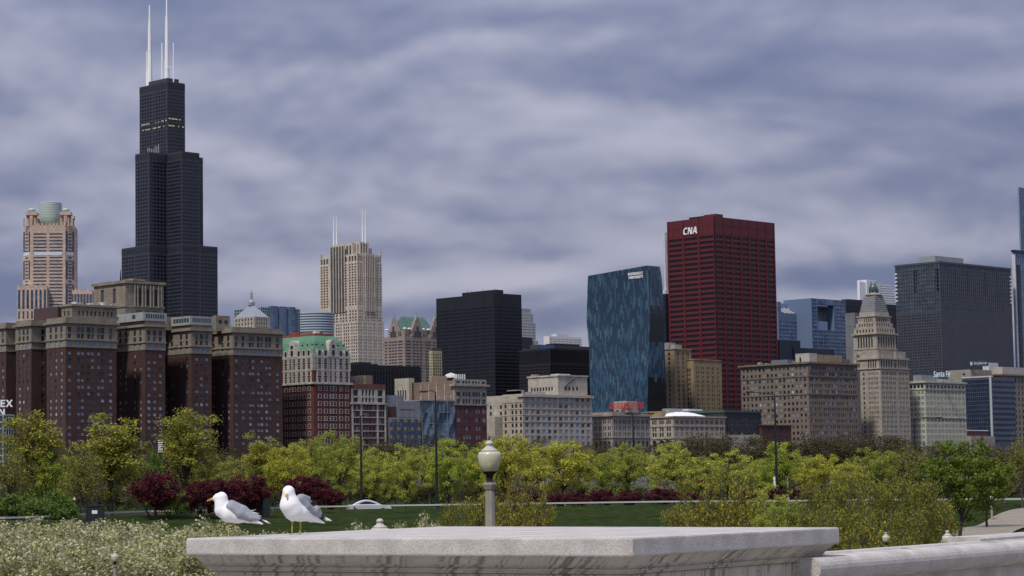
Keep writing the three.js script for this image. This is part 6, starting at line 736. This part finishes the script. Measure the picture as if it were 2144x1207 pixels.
// white-blossoming crab apples below the pedestal, at the left
row([[-10, 1092, 118, 188], [60, 1090, 124, 203], [130, 1090, 120, 188], [190, 1088, 126, 203], [255, 1092, 122, 188], [320, 1090, 126, 203], [385, 1098, 122, 188], [440, 1098, 124, 174], [500, 1100, 126, 159], [10, 1130, 96, 246], [95, 1128, 98, 246], [180, 1130, 97, 246], [270, 1126, 100, 246], [350, 1128, 98, 232], [425, 1135, 98, 188], [560, 1112, 122, 130], [628, 1116, 120, 116], [740, 1106, 112, 130], [760, 1100, 104, 101], [850, 1094, 112, 116], [895, 1088, 114, 116], [920, 1092, 112, 87]], 'crab_apple', i => `white-blossoming crab apple below the pedestal, ${ORD[i] ?? ['twenty-first', 'twenty-second', 'twenty-third'][i - 20]} from the left`, 'white-blossoming crab apples', i => 'blossom' + i % 3);

// ================================================================ lamps
const cream = M('cream_lamp_cap', [0.46, 0.43, 0.37], { roughness: 0.5 }), globeM = M('milky_globe', [0.86, 0.82, 0.62], { roughness: 0.28, transmission: 0.4, thickness: 0, clearcoat: 0.5 }), iron = M('black_iron_neck', [0.012, 0.013, 0.014], { roughness: 0.4 }), aggregate = M('exposed_aggregate', [0.52, 0.47, 0.42], { map: TX.granite }), bulbM = M('white_lamp_bulb', [0.9, 0.88, 0.8], { roughness: 0.3 });
const lampGeo = (() => {
  const H = 4.0, y = v => H - v; // v: metres below the finial tip
  const g = (p, s = 28) => new MB().lathe(p, s).geometry(), post = new MB(); const oct = (r0, y0, r1, y1) => post.geo(new THREE.CylinderGeometry(r1, r0, y1 - y0, 8).toNonIndexed(), new THREE.Matrix4().makeTranslation(0, (y0 + y1) / 2, 0)); oct(0.14, 0.45, 0.085, y(0.98)); oct(0.1, y(0.99), 0.13, y(0.9)); oct(0.13, y(0.9), 0.125, y(0.86)); oct(0.26, -0.3, 0.24, 0.35); oct(0.24, 0.35, 0.15, 0.47);
  const pg = post.geometry(); pg.computeVertexNormals();
  return { post: pg, finial: g([[0.006, y(0)], [0.012, y(0.06)], [0.014, y(0.1)]], 8), cap: g([[0.02, y(0.095)], [0.055, y(0.11)], [0.075, y(0.14)], [0.08, y(0.165)], [0.06, y(0.185)], [0.075, y(0.21)], [0.1, y(0.24)], [0.155, y(0.275)], [0.16, y(0.295)], [0, y(0.297)]]), globe: g([[0.155, y(0.297)], [0.195, y(0.31)], [0.212, y(0.36)], [0.212, y(0.44)], [0.195, y(0.54)], [0.155, y(0.63)], [0.11, y(0.665)]]), neck: g([[0.13, y(0.66)], [0.13, y(0.672)], [0.075, y(0.72)], [0.058, y(0.78)], [0.055, y(0.86)], [0.075, y(0.862)]]), bulb: g([[0.0, y(0.5)], [0.04, y(0.51)], [0.05, y(0.54)], [0.03, y(0.6)], [0.03, y(0.66)]], 14) };
})();
function lamp(px, top, d, label, scale = 1) { const p = at(px, top, d), t = thing('globe_lamp', label, 'lamp', [p.x, p.y - 4 * scale, p.z], 0.3, 'globe lamps in the park'); for (const [n, m] of [['post', aggregate], ['neck', iron], ['globe', globeM], ['cap', cream], ['finial', iron], ['bulb', bulbM]]) mesh(n, lampGeo[n], m, t); t.scale.setScalar(scale); const gy = groundY(p.x, p.z), low = p.y - 4 * scale - gy; if (low > 0.05) new MB().box(-0.32, 0.32, -low / scale - 0.3, -0.05, -0.32, 0.32).build('plinth', aggregate, t); return t; }
lamp(1024, 912, 42, 'large globe lamp on a stone post behind the pedestal'); lamp(795, 1077, 49, 'globe lamp whose pale cap peeps over the pedestal top'); lamp(240, 1151, 126 * 0.72, 'globe lamp standing among the white blossom', 0.72); lamp(1855, 1112, 100, 'globe lamp in front of the yellow-leaved shrubs over the parapet', 0.75); lamp(1984, 1106, 88, 'globe lamp with its base hidden by the parapet, near the path'); lamp(1649, 983, 285, 'distant globe lamp beside the tall dark pole behind the rail'); lamp(2076, 1033, 185, 'globe lamp on a stone post at the path edge under the green tree', 0.95); lamp(155, 1040, 240, 'small far globe lamp behind the low stone wall', 0.7); lamp(1182, 1018, 290, 'small far globe lamp behind the burgundy shrubs', 0.75);

// ================================================================ tall road lights
const poleM = M('black_pole_paint', [0.012, 0.013, 0.016], { roughness: 0.4 });
function roadLight(px, top, d, label, arm, dir, o = {}) { // arm in metres, dir -1 towards the left of the picture, +1 to the right
  const g = ground(px, d), H = at(px, top, d).y - g.y, t = thing('road_light', label, 'street lamp', [g.x, g.y, g.z], Math.PI / 4, 'tall road lights'); new MB().tube([[0, -0.3, 0], [0, 0.9, 0], [0, 1, 0], [0, H * 0.5, 0], [0, H - 0.5, 0]], [0.26, 0.24, 0.16, 0.13, 0.09], 8).build('pole', poleM, t);
  new MB().tube([[0, H - 0.6, 0], [0, H - 0.25, 0], [dir * 0.2, H - 0.05, 0], [dir * 0.6, H, 0], [dir * arm, H + (o.rise ?? -0.1), 0]], [0.07, 0.065, 0.06, 0.055, 0.045], 6).build('arm', poleM, t); const hd = new MB().box(-0.42, 0.42, -0.09, 0.08, -0.16, 0.16).build('lamp_head', poleM, t); hd.position.set(dir * arm, H + (o.rise ?? -0.1) - 0.02, 0); if (o.second) { new MB().tube([[0, H - 0.5, 0], [-dir * 0.8, H - 0.3, 0]], [0.06, 0.04], 5).build('arm', poleM, t); }
  return [t, H];
}
roadLight(757, 868, 262, 'slim tall road light behind the silver car', 1.3, 1); roadLight(915, 818, 246, 'tallest dark road light standing at the rail by the silver car', 1.3, -1);
roadLight(1329, 866, 300, 'road light with a curved arm in front of the stone arcades', 2.4, 1, { rise: -0.05 }); roadLight(1920, 874, 320, 'road light with a long arm in front of the cream office block', 3.4, 1);
{ const [t, H] = roadLight(1628, 824, 262, 'dark road light with white signs on its pole', 2.8, -1, { rise: 0.2 }); const w = M('white_sign_plate', [0.75, 0.76, 0.78]); new MB().box(-0.38, -0.16, 2.9, 3.3, -0.05, 0.05).build('sign_plate', w, t); new MB().box(-0.38, -0.14, 2.1, 2.85, -0.05, 0.05).build('sign_plate', w, t); new MB().box(-0.26, -0.1, 0.9, 1.8, -0.05, 0.05).build('green_sticker', M('green_sign', [0.03, 0.16, 0.11]), t); }
// ================================================================ slatted pylon, kiosk, cabinet
{ const d = 330, g = ground(336, d), t = thing('slatted_pylon', 'thin pylon of stacked white slats in front of the brick hotel', 'pylon', [g.x, g.y, g.z], Math.PI / 4), yT = at(336, 921, d).y - g.y, yB = at(336, 948, d).y - g.y; new MB().box(-0.12, 0.12, 0, yT, -0.2, 0).build('post', poleM, t); for (let k = 0; k < 6; k++) { const y = lerp(yB, yT, (k + 0.2) / 6); new MB().box(-0.33, 0.33, y, y + (yT - yB) / 6 * 0.62, 0.01, 0.2).build('slat', M('white_slat', [0.75, 0.75, 0.75]), t); } }
{ const d = 176, g = ground(199, d), s = d / FL, t = thing('kiosk', 'black roadside kiosk box with a small white notice', 'kiosk', [g.x, g.y, g.z], Math.PI / 4), h = at(199, 1058, d).y - g.y, w = 16 * s; new MB().box(-w, w, 0, h - 0.12, -w, w).build('body', M('black_kiosk_paint', [0.012, 0.014, 0.02], { roughness: 0.5 }), t); new MB().box(-w - 0.05, w + 0.05, h - 0.12, h, -w - 0.05, w + 0.05).build('roof', M('black_kiosk_paint'), t); new MB().box(-4 * s, 7 * s, h - 18 * s, h - 11 * s, w + 0.01, w + 0.03).build('notice', M('white_sign_plate'), t); for (const x of [-w * 0.95, w * 0.95]) new MB().box(x - 0.04, x + 0.04, 0, h - 0.13, w, w + 0.04).build('corner_bar', M('black_kiosk_paint'), t); }
{ const d = 224, g = ground(533, d), s = d / FL, t = thing('utility_cabinet', 'dark green utility cabinet on the lawn behind the left gull', 'cabinet', [g.x, g.y, g.z], Math.PI / 4 - 0.25), h = at(533, 1045, d).y - g.y, gm = M('dark_green_metal', [0.018, 0.034, 0.028], { roughness: 0.5 }), w = 26 * s; new MB().box(-w, w, -0.2, h - 0.06, -w * 0.8, w * 0.8).build('body', gm, t); new MB().box(-w - 0.04, w + 0.04, h - 0.06, h, -w * 0.8 - 0.04, w * 0.8 + 0.04).build('lid', gm, t); for (const k of [-1, 1]) new MB().box(k > 0 ? 0.02 : -w * 0.94, k > 0 ? w * 0.94 : -0.02, 0.1, h - 0.14, w * 0.8 + 0.01, w * 0.8 + 0.03).build('door', gm, t); }
// ================================================================ silver car
{
  const d = 253, p = onLevel(773, d, -0.08), u = onLevel(820, 252, -0.08).sub(onLevel(727, 252, -0.08)), t = thing('silver_car', 'silver sedan passing on the drive behind the lawn crest', 'car', [p.x, -0.08, p.z], -Math.atan2(u.z, u.x)), L = 2.4, paint = M('silver_paint', [0.55, 0.57, 0.62], { roughness: 0.25, metalness: 0.3, clearcoat: 1 });
  const body = new THREE.Shape(); [[-L, 0.35], [-L, 0.75], [-2.3, 0.93], [-1.55, 0.98], [-0.3, 1.0], [0.95, 0.98], [1.7, 0.86], [2.25, 0.7], [L, 0.5], [L, 0.3], [-L, 0.28]].forEach(([x, y], i) => i ? body.lineTo(x, y) : body.moveTo(x, y)); const ex = (s, w, b) => { const g = new THREE.ExtrudeGeometry(s, { depth: w - 2 * b, bevelEnabled: true, bevelSize: b * 0.6, bevelThickness: b, bevelSegments: 3, curveSegments: 10 }); g.translate(0, 0, -w / 2 + b); return g; };
  mesh('body', ex(body, 1.8, 0.14), paint, t); const cab = new THREE.Shape(); cab.moveTo(-1.85, 0.9); cab.quadraticCurveTo(-1.15, 1.42, -0.35, 1.46); cab.quadraticCurveTo(0.3, 1.46, 1.25, 0.92); cab.lineTo(-1.85, 0.9); mesh('cabin', ex(cab, 1.5, 0.18), paint, t);
  const gl = new THREE.Shape(); gl.moveTo(-1.2, 1.02); gl.quadraticCurveTo(-0.85, 1.33, -0.3, 1.36); gl.quadraticCurveTo(0.25, 1.35, 0.88, 1.02); gl.lineTo(-1.2, 1.02); for (const s of [1, -1]) { const g = new THREE.ExtrudeGeometry(gl, { depth: 0.02, bevelEnabled: false, curveSegments: 8 }); const o = mesh('side_window', g, G.dark, t); o.position.z = s > 0 ? 0.752 : -0.772; }
  for (const x of [-1.5, 1.5]) for (const z of [0.82, -0.82]) { const wl = new MB().lathe([[0, -0.1], [0.3, -0.11], [0.33, -0.06], [0.33, 0.06], [0.3, 0.11], [0, 0.1]], 20).build('wheel', M('tyre_rubber', [0.02, 0.02, 0.02]), t); wl.rotation.x = Math.PI / 2; wl.position.set(x, 0.33, z); }
  for (const z of [0.7, -0.7]) { const tl = new MB().box(-2.44, -2.2, 0.66, 0.88, z - 0.23, z + 0.23).build('tail_light', M('red_lens', [0.5, 0.01, 0.02], { roughness: 0.2 }), t); new MB().box(2.2, 2.42, 0.56, 0.68, z - 0.18, z + 0.16).build('headlight', M('clear_lens', [0.6, 0.6, 0.6], { roughness: 0.1 }), t); }
}

// ================================================================ granite pedestal and parapet
const planePt = (px, py, y) => { const v = at(px, py, 1); const t = (y - EYE) / (v.y - EYE); return V(v.x * t, y, v.z * t); };
const granite = M('speckled_granite', [0.72, 0.7, 0.68], { map: TX.granite, bumpMap: TX.granite, bumpScale: 0.004, roughness: 0.8 }), stained = M('stained_granite', [0.62, 0.59, 0.55], { map: TX.stain, roughness: 0.85 });
const topY = 2.57, quadP = [planePt(1325, 1127, topY), planePt(390, 1128, topY), planePt(925, 1103, topY), planePt(1757, 1105, topY)];   // near, left, back, right corners
{
  const t = thing('granite_pedestal', 'broad pale granite pedestal top with a stained moulding under its slab', 'pedestal', [quadP[0].x, 0, quadP[0].z]), P = quadP.map(p => [p.x - quadP[0].x, p.z - quadP[0].z]);
  const c = [0, 1].map(i => P.reduce((s, p) => s + p[i], 0) / 4);
  const inset = o0 => P.map((p, i) => { const o = o0 * 0.78, a = P[(i + 3) % 4], b = P[(i + 1) % 4], ln = (u, v) => { const d = [v[0] - u[0], v[1] - u[1]], l = Math.hypot(...d); let n = [-d[1] / l, d[0] / l]; if ((c[0] - u[0]) * n[0] + (c[1] - u[1]) * n[1] < 0) n = [-n[0], -n[1]]; return [u[0] + n[0] * o, u[1] + n[1] * o, d[0] / l, d[1] / l]; }; const A = ln(a, p), B = ln(p, b), den = A[2] * B[3] - A[3] * B[2], s = ((B[0] - A[0]) * B[3] - (B[1] - A[1]) * B[2]) / den; return [A[0] + A[2] * s, A[1] + A[3] * s]; });
  const ring = (prof, name, m, vs) => { const mb = new MB(); let len = 0; for (let k = 0; k + 1 < prof.length; k++) { const a = inset(prof[k][0]), b = inset(prof[k + 1][0]), ya = topY + prof[k][1], yb = topY + prof[k + 1][1], l = Math.hypot(prof[k + 1][0] - prof[k][0], yb - ya); for (let i = 0; i < 4; i++) { const j = (i + 1) % 4, L = Math.hypot(a[j][0] - a[i][0], a[j][1] - a[i][1]), n = 8; for (let q = 0; q < n; q++) { const e = (u, f) => [lerp(u[i][0], u[j][0], f), lerp(u[i][1], u[j][1], f)], f0 = q / n, f1 = (q + 1) / n, A = e(a, f0), B = e(a, f1), C = e(b, f1), D = e(b, f0); mb.quad([A[0], ya, A[1]], [B[0], ya, B[1]], [C[0], yb, C[1]], [D[0], yb, D[1]], [[i * 5.3 + L * f0, len * vs], [i * 5.3 + L * f1, len * vs], [i * 5.3 + L * f1, (len + l) * vs], [i * 5.3 + L * f0, (len + l) * vs]]); } } len += l; } return mb; };
  const s = ring([[0.012, 0], [0.003, -0.004], [0, -0.012], [0, -0.102], [0.005, -0.112], [0.04, -0.113]], 'cap_slab', granite, 1), a = inset(0.012), n = 10;
  for (let i = 0; i < n; i++) for (let j = 0; j < n; j++) { const q = (u, v) => { const x = lerp(lerp(a[0][0], a[1][0], u), lerp(a[3][0], a[2][0], u), v), z = lerp(lerp(a[0][1], a[1][1], u), lerp(a[3][1], a[2][1], u), v); return [x, topY, z]; }; s.quad(q(i / n, j / n), q((i + 1) / n, j / n), q((i + 1) / n, (j + 1) / n), q(i / n, (j + 1) / n)); }
  s.build('cap_slab', granite, t); ring([[0.03, -0.1135], [0.045, -0.122], [0.1, -0.168], [0.112, -0.18], [0.112, -0.19]], 'moulding', stained, 9).build('moulding', stained, t); ring([[0.1, -0.1905], [0.125, -0.192], [0.128, -0.206], [0.15, -0.208], [0.152, -0.222], [0.16, -0.226]], 'fillet', stained, 9).build('fillet', stained, t);
  ring([[0.15, -0.2265], [0.182, -0.228], [0.182, -0.42]], 'shaft', stained, 3).build('shaft_top', M('streaked_granite', [0.6, 0.58, 0.54], { map: TX.stain, roughness: 0.85 }), t); ring([[0.183, -0.42], [0.183, -3.6]], 'shaft', granite, 1).build('shaft', granite, t);
}
{
  const yc = 2.39, p0 = planePt(1704, 1164, yc), p1 = planePt(2144, 1132, yc), dir = p1.clone().sub(p0).normalize(), nrm = V(-dir.z, 0, dir.x); if (nrm.dot(V(0, 0, 0).sub(p0)) < 0) nrm.negate();
  const t = thing('stone_parapet', 'pale granite parapet with a rounded coping running off beside the pedestal', 'parapet', [p0.x, 0, p0.z]);
  const cp = []; cp.push([-0.34, 0], [-0.2, 0], [-0.19, -0.012], [-0.03, -0.014]); for (let k = 0; k <= 10; k++) { const w = Math.PI / 2 - k / 10 * Math.PI; cp.push([-0.03 + Math.cos(w) * 0.08, -0.094 + Math.sin(w) * 0.08]); } cp.push([-0.07, -0.176], [-0.075, -0.19]);
  const sweep = (pr, a, b, name, m, m2) => { const mb = new MB(); let len = 0; const Q = (p, s) => [dir.x * s + nrm.x * p[0], yc + p[1], dir.z * s + nrm.z * p[0]]; const nn = 6; for (let k = 0; k + 1 < pr.length; k++) { const l = Math.hypot(pr[k + 1][0] - pr[k][0], pr[k + 1][1] - pr[k][1]); for (let q = 0; q < nn; q++) { const s0 = lerp(a, b, q / nn), s1 = lerp(a, b, (q + 1) / nn); mb.quad(Q(pr[k], s0), Q(pr[k], s1), Q(pr[k + 1], s1), Q(pr[k + 1], s0), [[s0, len], [s1, len], [s1, len + l], [s0, len + l]]); } len += l; } for (const s of [a, b]) { for (let k = 1; k + 1 < pr.length; k++) { mb.quad(Q(pr[0], s), Q(pr[k], s), Q(pr[k + 1], s), Q(pr[k + 1], s)); } } const g = mb.geometry(); return mesh(name, g, m, t); };
  const at2 = (px, py) => planePt(px, py, yc).sub(p0).dot(dir), j1 = at2(1937, 1147), j2 = at2(2114, 1134), cuts = [0.0, j1, j2, j2 + 1.6, j2 + 3.4];
  for (let k = 0; k + 1 < cuts.length; k++) sweep(cp, cuts[k] + 0.003, cuts[k + 1] - 0.003, 'coping_block', granite);
  for (let k = 0; k + 1 < cuts.length; k++) sweep([[-0.33, -0.17], [-0.11, -0.175], [-0.11, -3.2], [-0.33, -3.2]], cuts[k] + 0.002 - 0.05, cuts[k + 1] - 0.002 - 0.05, 'wall_block', granite);
  sweep([[-0.5, -0.2], [-0.5, 0.035], [-0.24, 0.035], [-0.22, 0.02], [-0.22, -0.2]], j2 - 0.08, j2 + 3.4, 'raised_cap', granite);
}
// ================================================================ gulls
// signed distance to tapered capsules joined by a smooth minimum, meshed by surface nets
function gullMesh(body, wing, k, unit) {
  const cap = (p, c) => { const [x1, y1, z1, r1, x2, y2, z2, r2] = c, bx = x2 - x1, by = y2 - y1, bz = z2 - z1, t = clamp(((p[0] - x1) * bx + (p[1] - y1) * by + (p[2] - z1) * bz) / (bx * bx + by * by + bz * bz), 0, 1); return Math.hypot(p[0] - x1 - bx * t, p[1] - y1 - by * t, p[2] - z1 - bz * t) - lerp(r1, r2, t); };
  const smin = (a, b, q) => { const h = clamp(0.5 + 0.5 * (b - a) / q, 0, 1); return lerp(b, a, h) - q * h * (1 - h); };
  const fb = p => { let d = 1e9; for (const c of body) d = smin(d, cap(p, c), k); return d; }, fw = p => { let d = 1e9; for (const c of wing) d = smin(d, cap(p, c), k * 0.6); return d; }, f = p => smin(fb(p), fw(p), 9);
  const lo = [1e9, 1e9, 1e9], hi = [-1e9, -1e9, -1e9]; for (const c of [...body, ...wing]) for (const o of [0, 4]) for (let i = 0; i < 3; i++) { lo[i] = Math.min(lo[i], c[o + i] - c[o + 3] - 25); hi[i] = Math.max(hi[i], c[o + i] + c[o + 3] + 25); }
  const s = 11, N = [0, 1, 2].map(i => Math.ceil((hi[i] - lo[i]) / s) + 1), F = new Float32Array(N[0] * N[1] * N[2]), I = (x, y, z) => x + N[0] * (y + N[1] * z); for (let z = 0; z < N[2]; z++) for (let y = 0; y < N[1]; y++) for (let x = 0; x < N[0]; x++) F[I(x, y, z)] = f([lo[0] + x * s, lo[1] + y * s, lo[2] + z * s]);
  const id = new Int32Array(F.length).fill(-1), P = [], C = []; const E = [[0, 1], [0, 2], [0, 4], [1, 3], [1, 5], [2, 3], [2, 6], [3, 7], [4, 5], [4, 6], [5, 7], [6, 7]];
  for (let z = 0; z + 1 < N[2]; z++) for (let y = 0; y + 1 < N[1]; y++) for (let x = 0; x + 1 < N[0]; x++) { const v = [0, 1, 2, 3, 4, 5, 6, 7].map(q => F[I(x + (q & 1), y + (q >> 1 & 1), z + (q >> 2))]); let n = 0, a = [0, 0, 0]; for (const [i, j] of E) if ((v[i] < 0) !== (v[j] < 0)) { const t = v[i] / (v[i] - v[j]); n++; for (let q = 0; q < 3; q++) a[q] += lerp(i >> q & 1, j >> q & 1, t); } if (!n) continue; const p = [lo[0] + (x + a[0] / n) * s, lo[1] + (y + a[1] / n) * s, lo[2] + (z + a[2] / n) * s]; id[I(x, y, z)] = P.length; P.push(p); C.push(sstep(-7, 5, fb(p) - fw(p))); }
  const idx = []; const q4 = (a, b, c, d, fl) => { if (a < 0 || b < 0 || c < 0 || d < 0) return; fl ? idx.push(a, b, c, a, c, d) : idx.push(a, c, b, a, d, c); };
  for (let z = 1; z + 1 < N[2]; z++) for (let y = 1; y + 1 < N[1]; y++) for (let x = 1; x + 1 < N[0]; x++) { const v = F[I(x, y, z)] < 0; if (v !== F[I(x + 1, y, z)] < 0) q4(id[I(x, y - 1, z - 1)], id[I(x, y, z - 1)], id[I(x, y, z)], id[I(x, y - 1, z)], v); if (v !== F[I(x, y + 1, z)] < 0) q4(id[I(x - 1, y, z - 1)], id[I(x - 1, y, z)], id[I(x, y, z)], id[I(x, y, z - 1)], v); if (v !== F[I(x, y, z + 1)] < 0) q4(id[I(x - 1, y - 1, z)], id[I(x, y - 1, z)], id[I(x, y, z)], id[I(x - 1, y, z)], v); }
  const g = new THREE.BufferGeometry(), mb = new MB(); mb.c = []; const NR = P.map(p => { const e = 6, n = [f([p[0] + e, p[1], p[2]]) - f([p[0] - e, p[1], p[2]]), f([p[0], p[1] + e, p[2]]) - f([p[0], p[1] - e, p[2]]), f([p[0], p[1], p[2] + e]) - f([p[0], p[1], p[2] - e])], l = Math.hypot(...n) || 1; return n.map(t => t / l); });
  const white_ = [0.82, 0.82, 0.82], grey = [0.27, 0.285, 0.325]; for (const i of idx) { mb.p.push(...P[i].map(t => t * unit)); mb.n.push(...NR[i]); mb.u.push(P[i][0] * unit, P[i][1] * unit); const fv = 0.88 + 0.24 * vn(P[i][0] * 0.022 + 40, P[i][1] * 0.045 - P[i][0] * 0.02 + 40); mb.c.push(...white_.map((w, q) => lerp(w, grey[q] * fv, C[i]))); }
  mb.unit = unit; return mb;
}
// add a coloured tube (points in the figure's drawing units, y up) to a gull's one continuous mesh
function limb(mb, pts, rad, colr, seg = 8, flat) { const t = new MB(); t.tube(pts.map(p => p.map(v => v * mb.unit)), rad.map(r => r * mb.unit), seg); if (flat) for (let i = 0; i < t.p.length; i += 3) { t.p[i + flat[0]] = (t.p[i + flat[0]] - flat[1] * mb.unit) * flat[2] + flat[1] * mb.unit; } const n0 = t.p.length / 3; mb.p.push(...t.p); mb.n.push(...t.n); mb.u.push(...t.u); for (let i = 0; i < n0; i++) { const c = typeof colr === 'function' ? colr(t.p[i * 3] / mb.unit, t.p[i * 3 + 1] / mb.unit) : colr; mb.c.push(...c); } }
const YEL = [0.55, 0.4, 0.05], LEG = [0.42, 0.31, 0.07], BLK = [0.015, 0.015, 0.018], WHT = [0.8, 0.8, 0.8], GRY = [0.3, 0.315, 0.355], feather = M('plumage', [1, 1, 1], { vertexColors: true, roughness: 0.85 });
function foot(mb, x, z, dx, dz) { const L = 62, px = -dz, pz = dx; for (const a of [-0.5, 0, 0.5]) { const ux = dx * Math.cos(a) + px * Math.sin(a), uz = dz * Math.cos(a) + pz * Math.sin(a); limb(mb, [[x, 14, z], [x + ux * L * 0.5, 10, z + uz * L * 0.5], [x + ux * L, 4, z + uz * L]], [8, 7, 4], LEG, 6); } const w = new MB(), q = (a, l, y) => [(x + (dx * Math.cos(a) + px * Math.sin(a)) * l) * mb.unit, y * mb.unit, (z + (dz * Math.cos(a) + pz * Math.sin(a)) * l) * mb.unit]; w.quad(q(0, 0, 12), q(-0.5, L, 4), q(0, L * 0.92, 4), q(0.5, L, 4)); mb.p.push(...w.p); mb.n.push(...w.n); mb.u.push(...w.u); for (let i = 0; i < w.p.length / 3; i++) mb.c.push(...LEG); }
const up1 = y => 1110 - y, up2 = y => 1090 - y;
{
  const p = planePt(484, 1124.6, topY), u = Math.hypot(p.x, p.z) / FL / 10.06, X = x => x - 555, c = (x1, y1, z1, r1, x2, y2, z2, r2) => [X(x1), up1(y1), z1, r1, X(x2), up1(y2), z2, r2];
  const body = [c(1210, 855, 0, 16, 900, 728, 0, 98), c(900, 722, 0, 100, 700, 655, 0, 178), c(700, 655, 0, 178, 520, 610, 0, 205), c(520, 610, 0, 205, 375, 550, 0, 160), c(375, 550, 0, 158, 358, 430, 0, 138), c(358, 430, 0, 136, 345, 312, 0, 122), c(345, 305, 0, 118, 255, 305, 0, 78), c(255, 305, 0, 72, 205, 318, 0, 34)];
  const wing = []; for (const s of [1, -1]) wing.push(c(570, 500, s * 112, 108, 760, 640, s * 98, 112), c(760, 640, s * 98, 112, 970, 735, s * 58, 70), c(970, 735, s * 58, 70, 1150, 750, s * 24, 26)); wing.push(c(560, 440, 0, 92, 800, 570, 0, 105), c(800, 570, 0, 105, 1010, 685, 0, 62), c(1010, 685, 0, 62, 1175, 705, 0, 16));
  const g = gullMesh(body, wing, 46, u);
  limb(g, [[X(215), up1(318), 0], [X(150), up1(325), 0], [X(95), up1(338), 0], [X(62), up1(354), 0], [X(48), up1(372), 0]], [30, 25, 24, 15, 4], x => x < X(92) && x > X(66) ? BLK : YEL, 10);
  for (const s of [1, -1]) limb(g, [[X(256), up1(262), s * 74], [X(256), up1(282), s * 76]], [13, 13], BLK, 8);
  for (const [a, z, dx] of [[518, 62, 0], [606, -62, 0]]) { limb(g, [[X(a), up1(800), z], [X(a), up1(900), z], [X(a - 2), up1(960), z], [X(a - 4), up1(1098), z]], [26, 12, 13, 9], LEG, 8); foot(g, X(a - 4), z, -0.95, 0.3); }
  for (const s of [1, -1]) limb(g, [[X(1090), up1(752), s * 22], [X(1190), up1(782), s * 20], [X(1290), up1(818), s * 14], [X(1400), up1(868), s * 6]], [40, 30, 24, 5], (x, y) => x > X(1290) && x < X(1388) ? WHT : (x > X(1215) && x < X(1245)) ? WHT : BLK, 8, [2, s * 16, 0.35]);
  for (const [a, b, q, d2, r] of [[930, 590, 1080, 556, 12], [1000, 625, 1150, 640, 20], [1010, 665, 1195, 692, 24]]) limb(g, [[X(a), up1(b), 20], [X((a + q) / 2), up1((b + d2) / 2 + 4), 26], [X(q), up1(d2), 22]], [r * 1.6, r, 3], [0.42, 0.43, 0.48], 6, [2, 22, 0.4]);
  const t = thing('gull', 'white and grey gull in profile facing left at the pedestal edge', 'bird', [p.x, topY, p.z], Math.PI / 4 - 0.06, 'gulls on the pedestal'); g.build('body', feather, t);
}
{
  const p = planePt(619, 1120, topY), u = Math.hypot(p.x, p.z) / FL / 10.06, X = x => x - 500, c = (x1, y1, z1, r1, x2, y2, z2, r2) => [X(x1), up2(y1), z1, r1, X(x2), up2(y2), z2, r2];
  const body = [c(366, 195, 75, 116, 360, 225, 110, 100), c(366, 200, 75, 116, 372, 330, 60, 142), c(372, 330, 60, 145, 392, 470, 60, 205), c(392, 470, 60, 208, 460, 590, 10, 205), c(460, 590, 10, 205, 580, 640, -90, 180), c(580, 640, -90, 180, 780, 745, -270, 92), c(780, 745, -270, 92, 1040, 868, -430, 14), c(352, 238, 170, 52, 350, 255, 205, 30), c(430, 700, 10, 70, 430, 800, 10, 26), c(595, 720, -20, 70, 597, 800, -20, 26)];
  const wing = [c(600, 350, -20, 100, 690, 510, -110, 112), c(690, 510, -110, 112, 840, 640, -260, 84), c(840, 640, -260, 84, 985, 735, -370, 30), c(640, 320, -70, 72, 765, 340, -150, 34), c(720, 380, -140, 60, 800, 412, -200, 22), c(900, 570, -310, 76, 960, 660, -350, 48), c(270, 420, -150, 80, 380, 560, -260, 80)];
  const g = gullMesh(body, wing, 46, u);
  limb(g, [[X(350), up2(246), 190], [X(349), up2(258), 240], [X(347), up2(276), 285], [X(346), up2(304), 312]], [30, 27, 22, 5], (x, y) => y < up2(272) && y > up2(286) ? [0.2, 0.13, 0.03] : YEL, 10);
  for (const [a, s] of [[278, -1], [440, 1]]) limb(g, [[X(a), up2(178), 152], [X(a), up2(196), 152]], [12, 12], BLK, 8);
  for (const [a, z, fx] of [[430, 20, 0], [596, -15, 0]]) { limb(g, [[X(a), up2(790), z], [X(a), up2(880), z], [X(a - 2), up2(940), z], [X(a - 4), up2(1078), z]], [24, 14, 15, 11], LEG, 8); foot(g, X(a - 4), z, -0.86, 0.5); foot(g, X(a - 4), z, -0.86, 0.5); }
  limb(g, [[X(950), up2(710), -350], [X(1030), up2(755), -385], [X(1090), up2(790), -410], [X(1190), up2(822), -440]], [36, 38, 32, 8], x => x > X(1078) ? WHT : BLK, 8);
  const t = thing('gull', 'white and grey gull facing the camera with its tail to one side', 'bird', [p.x, topY, p.z], Math.PI / 4 - 0.06, 'gulls on the pedestal'); g.build('body', feather, t);
}
renderer.render(scene, camera);
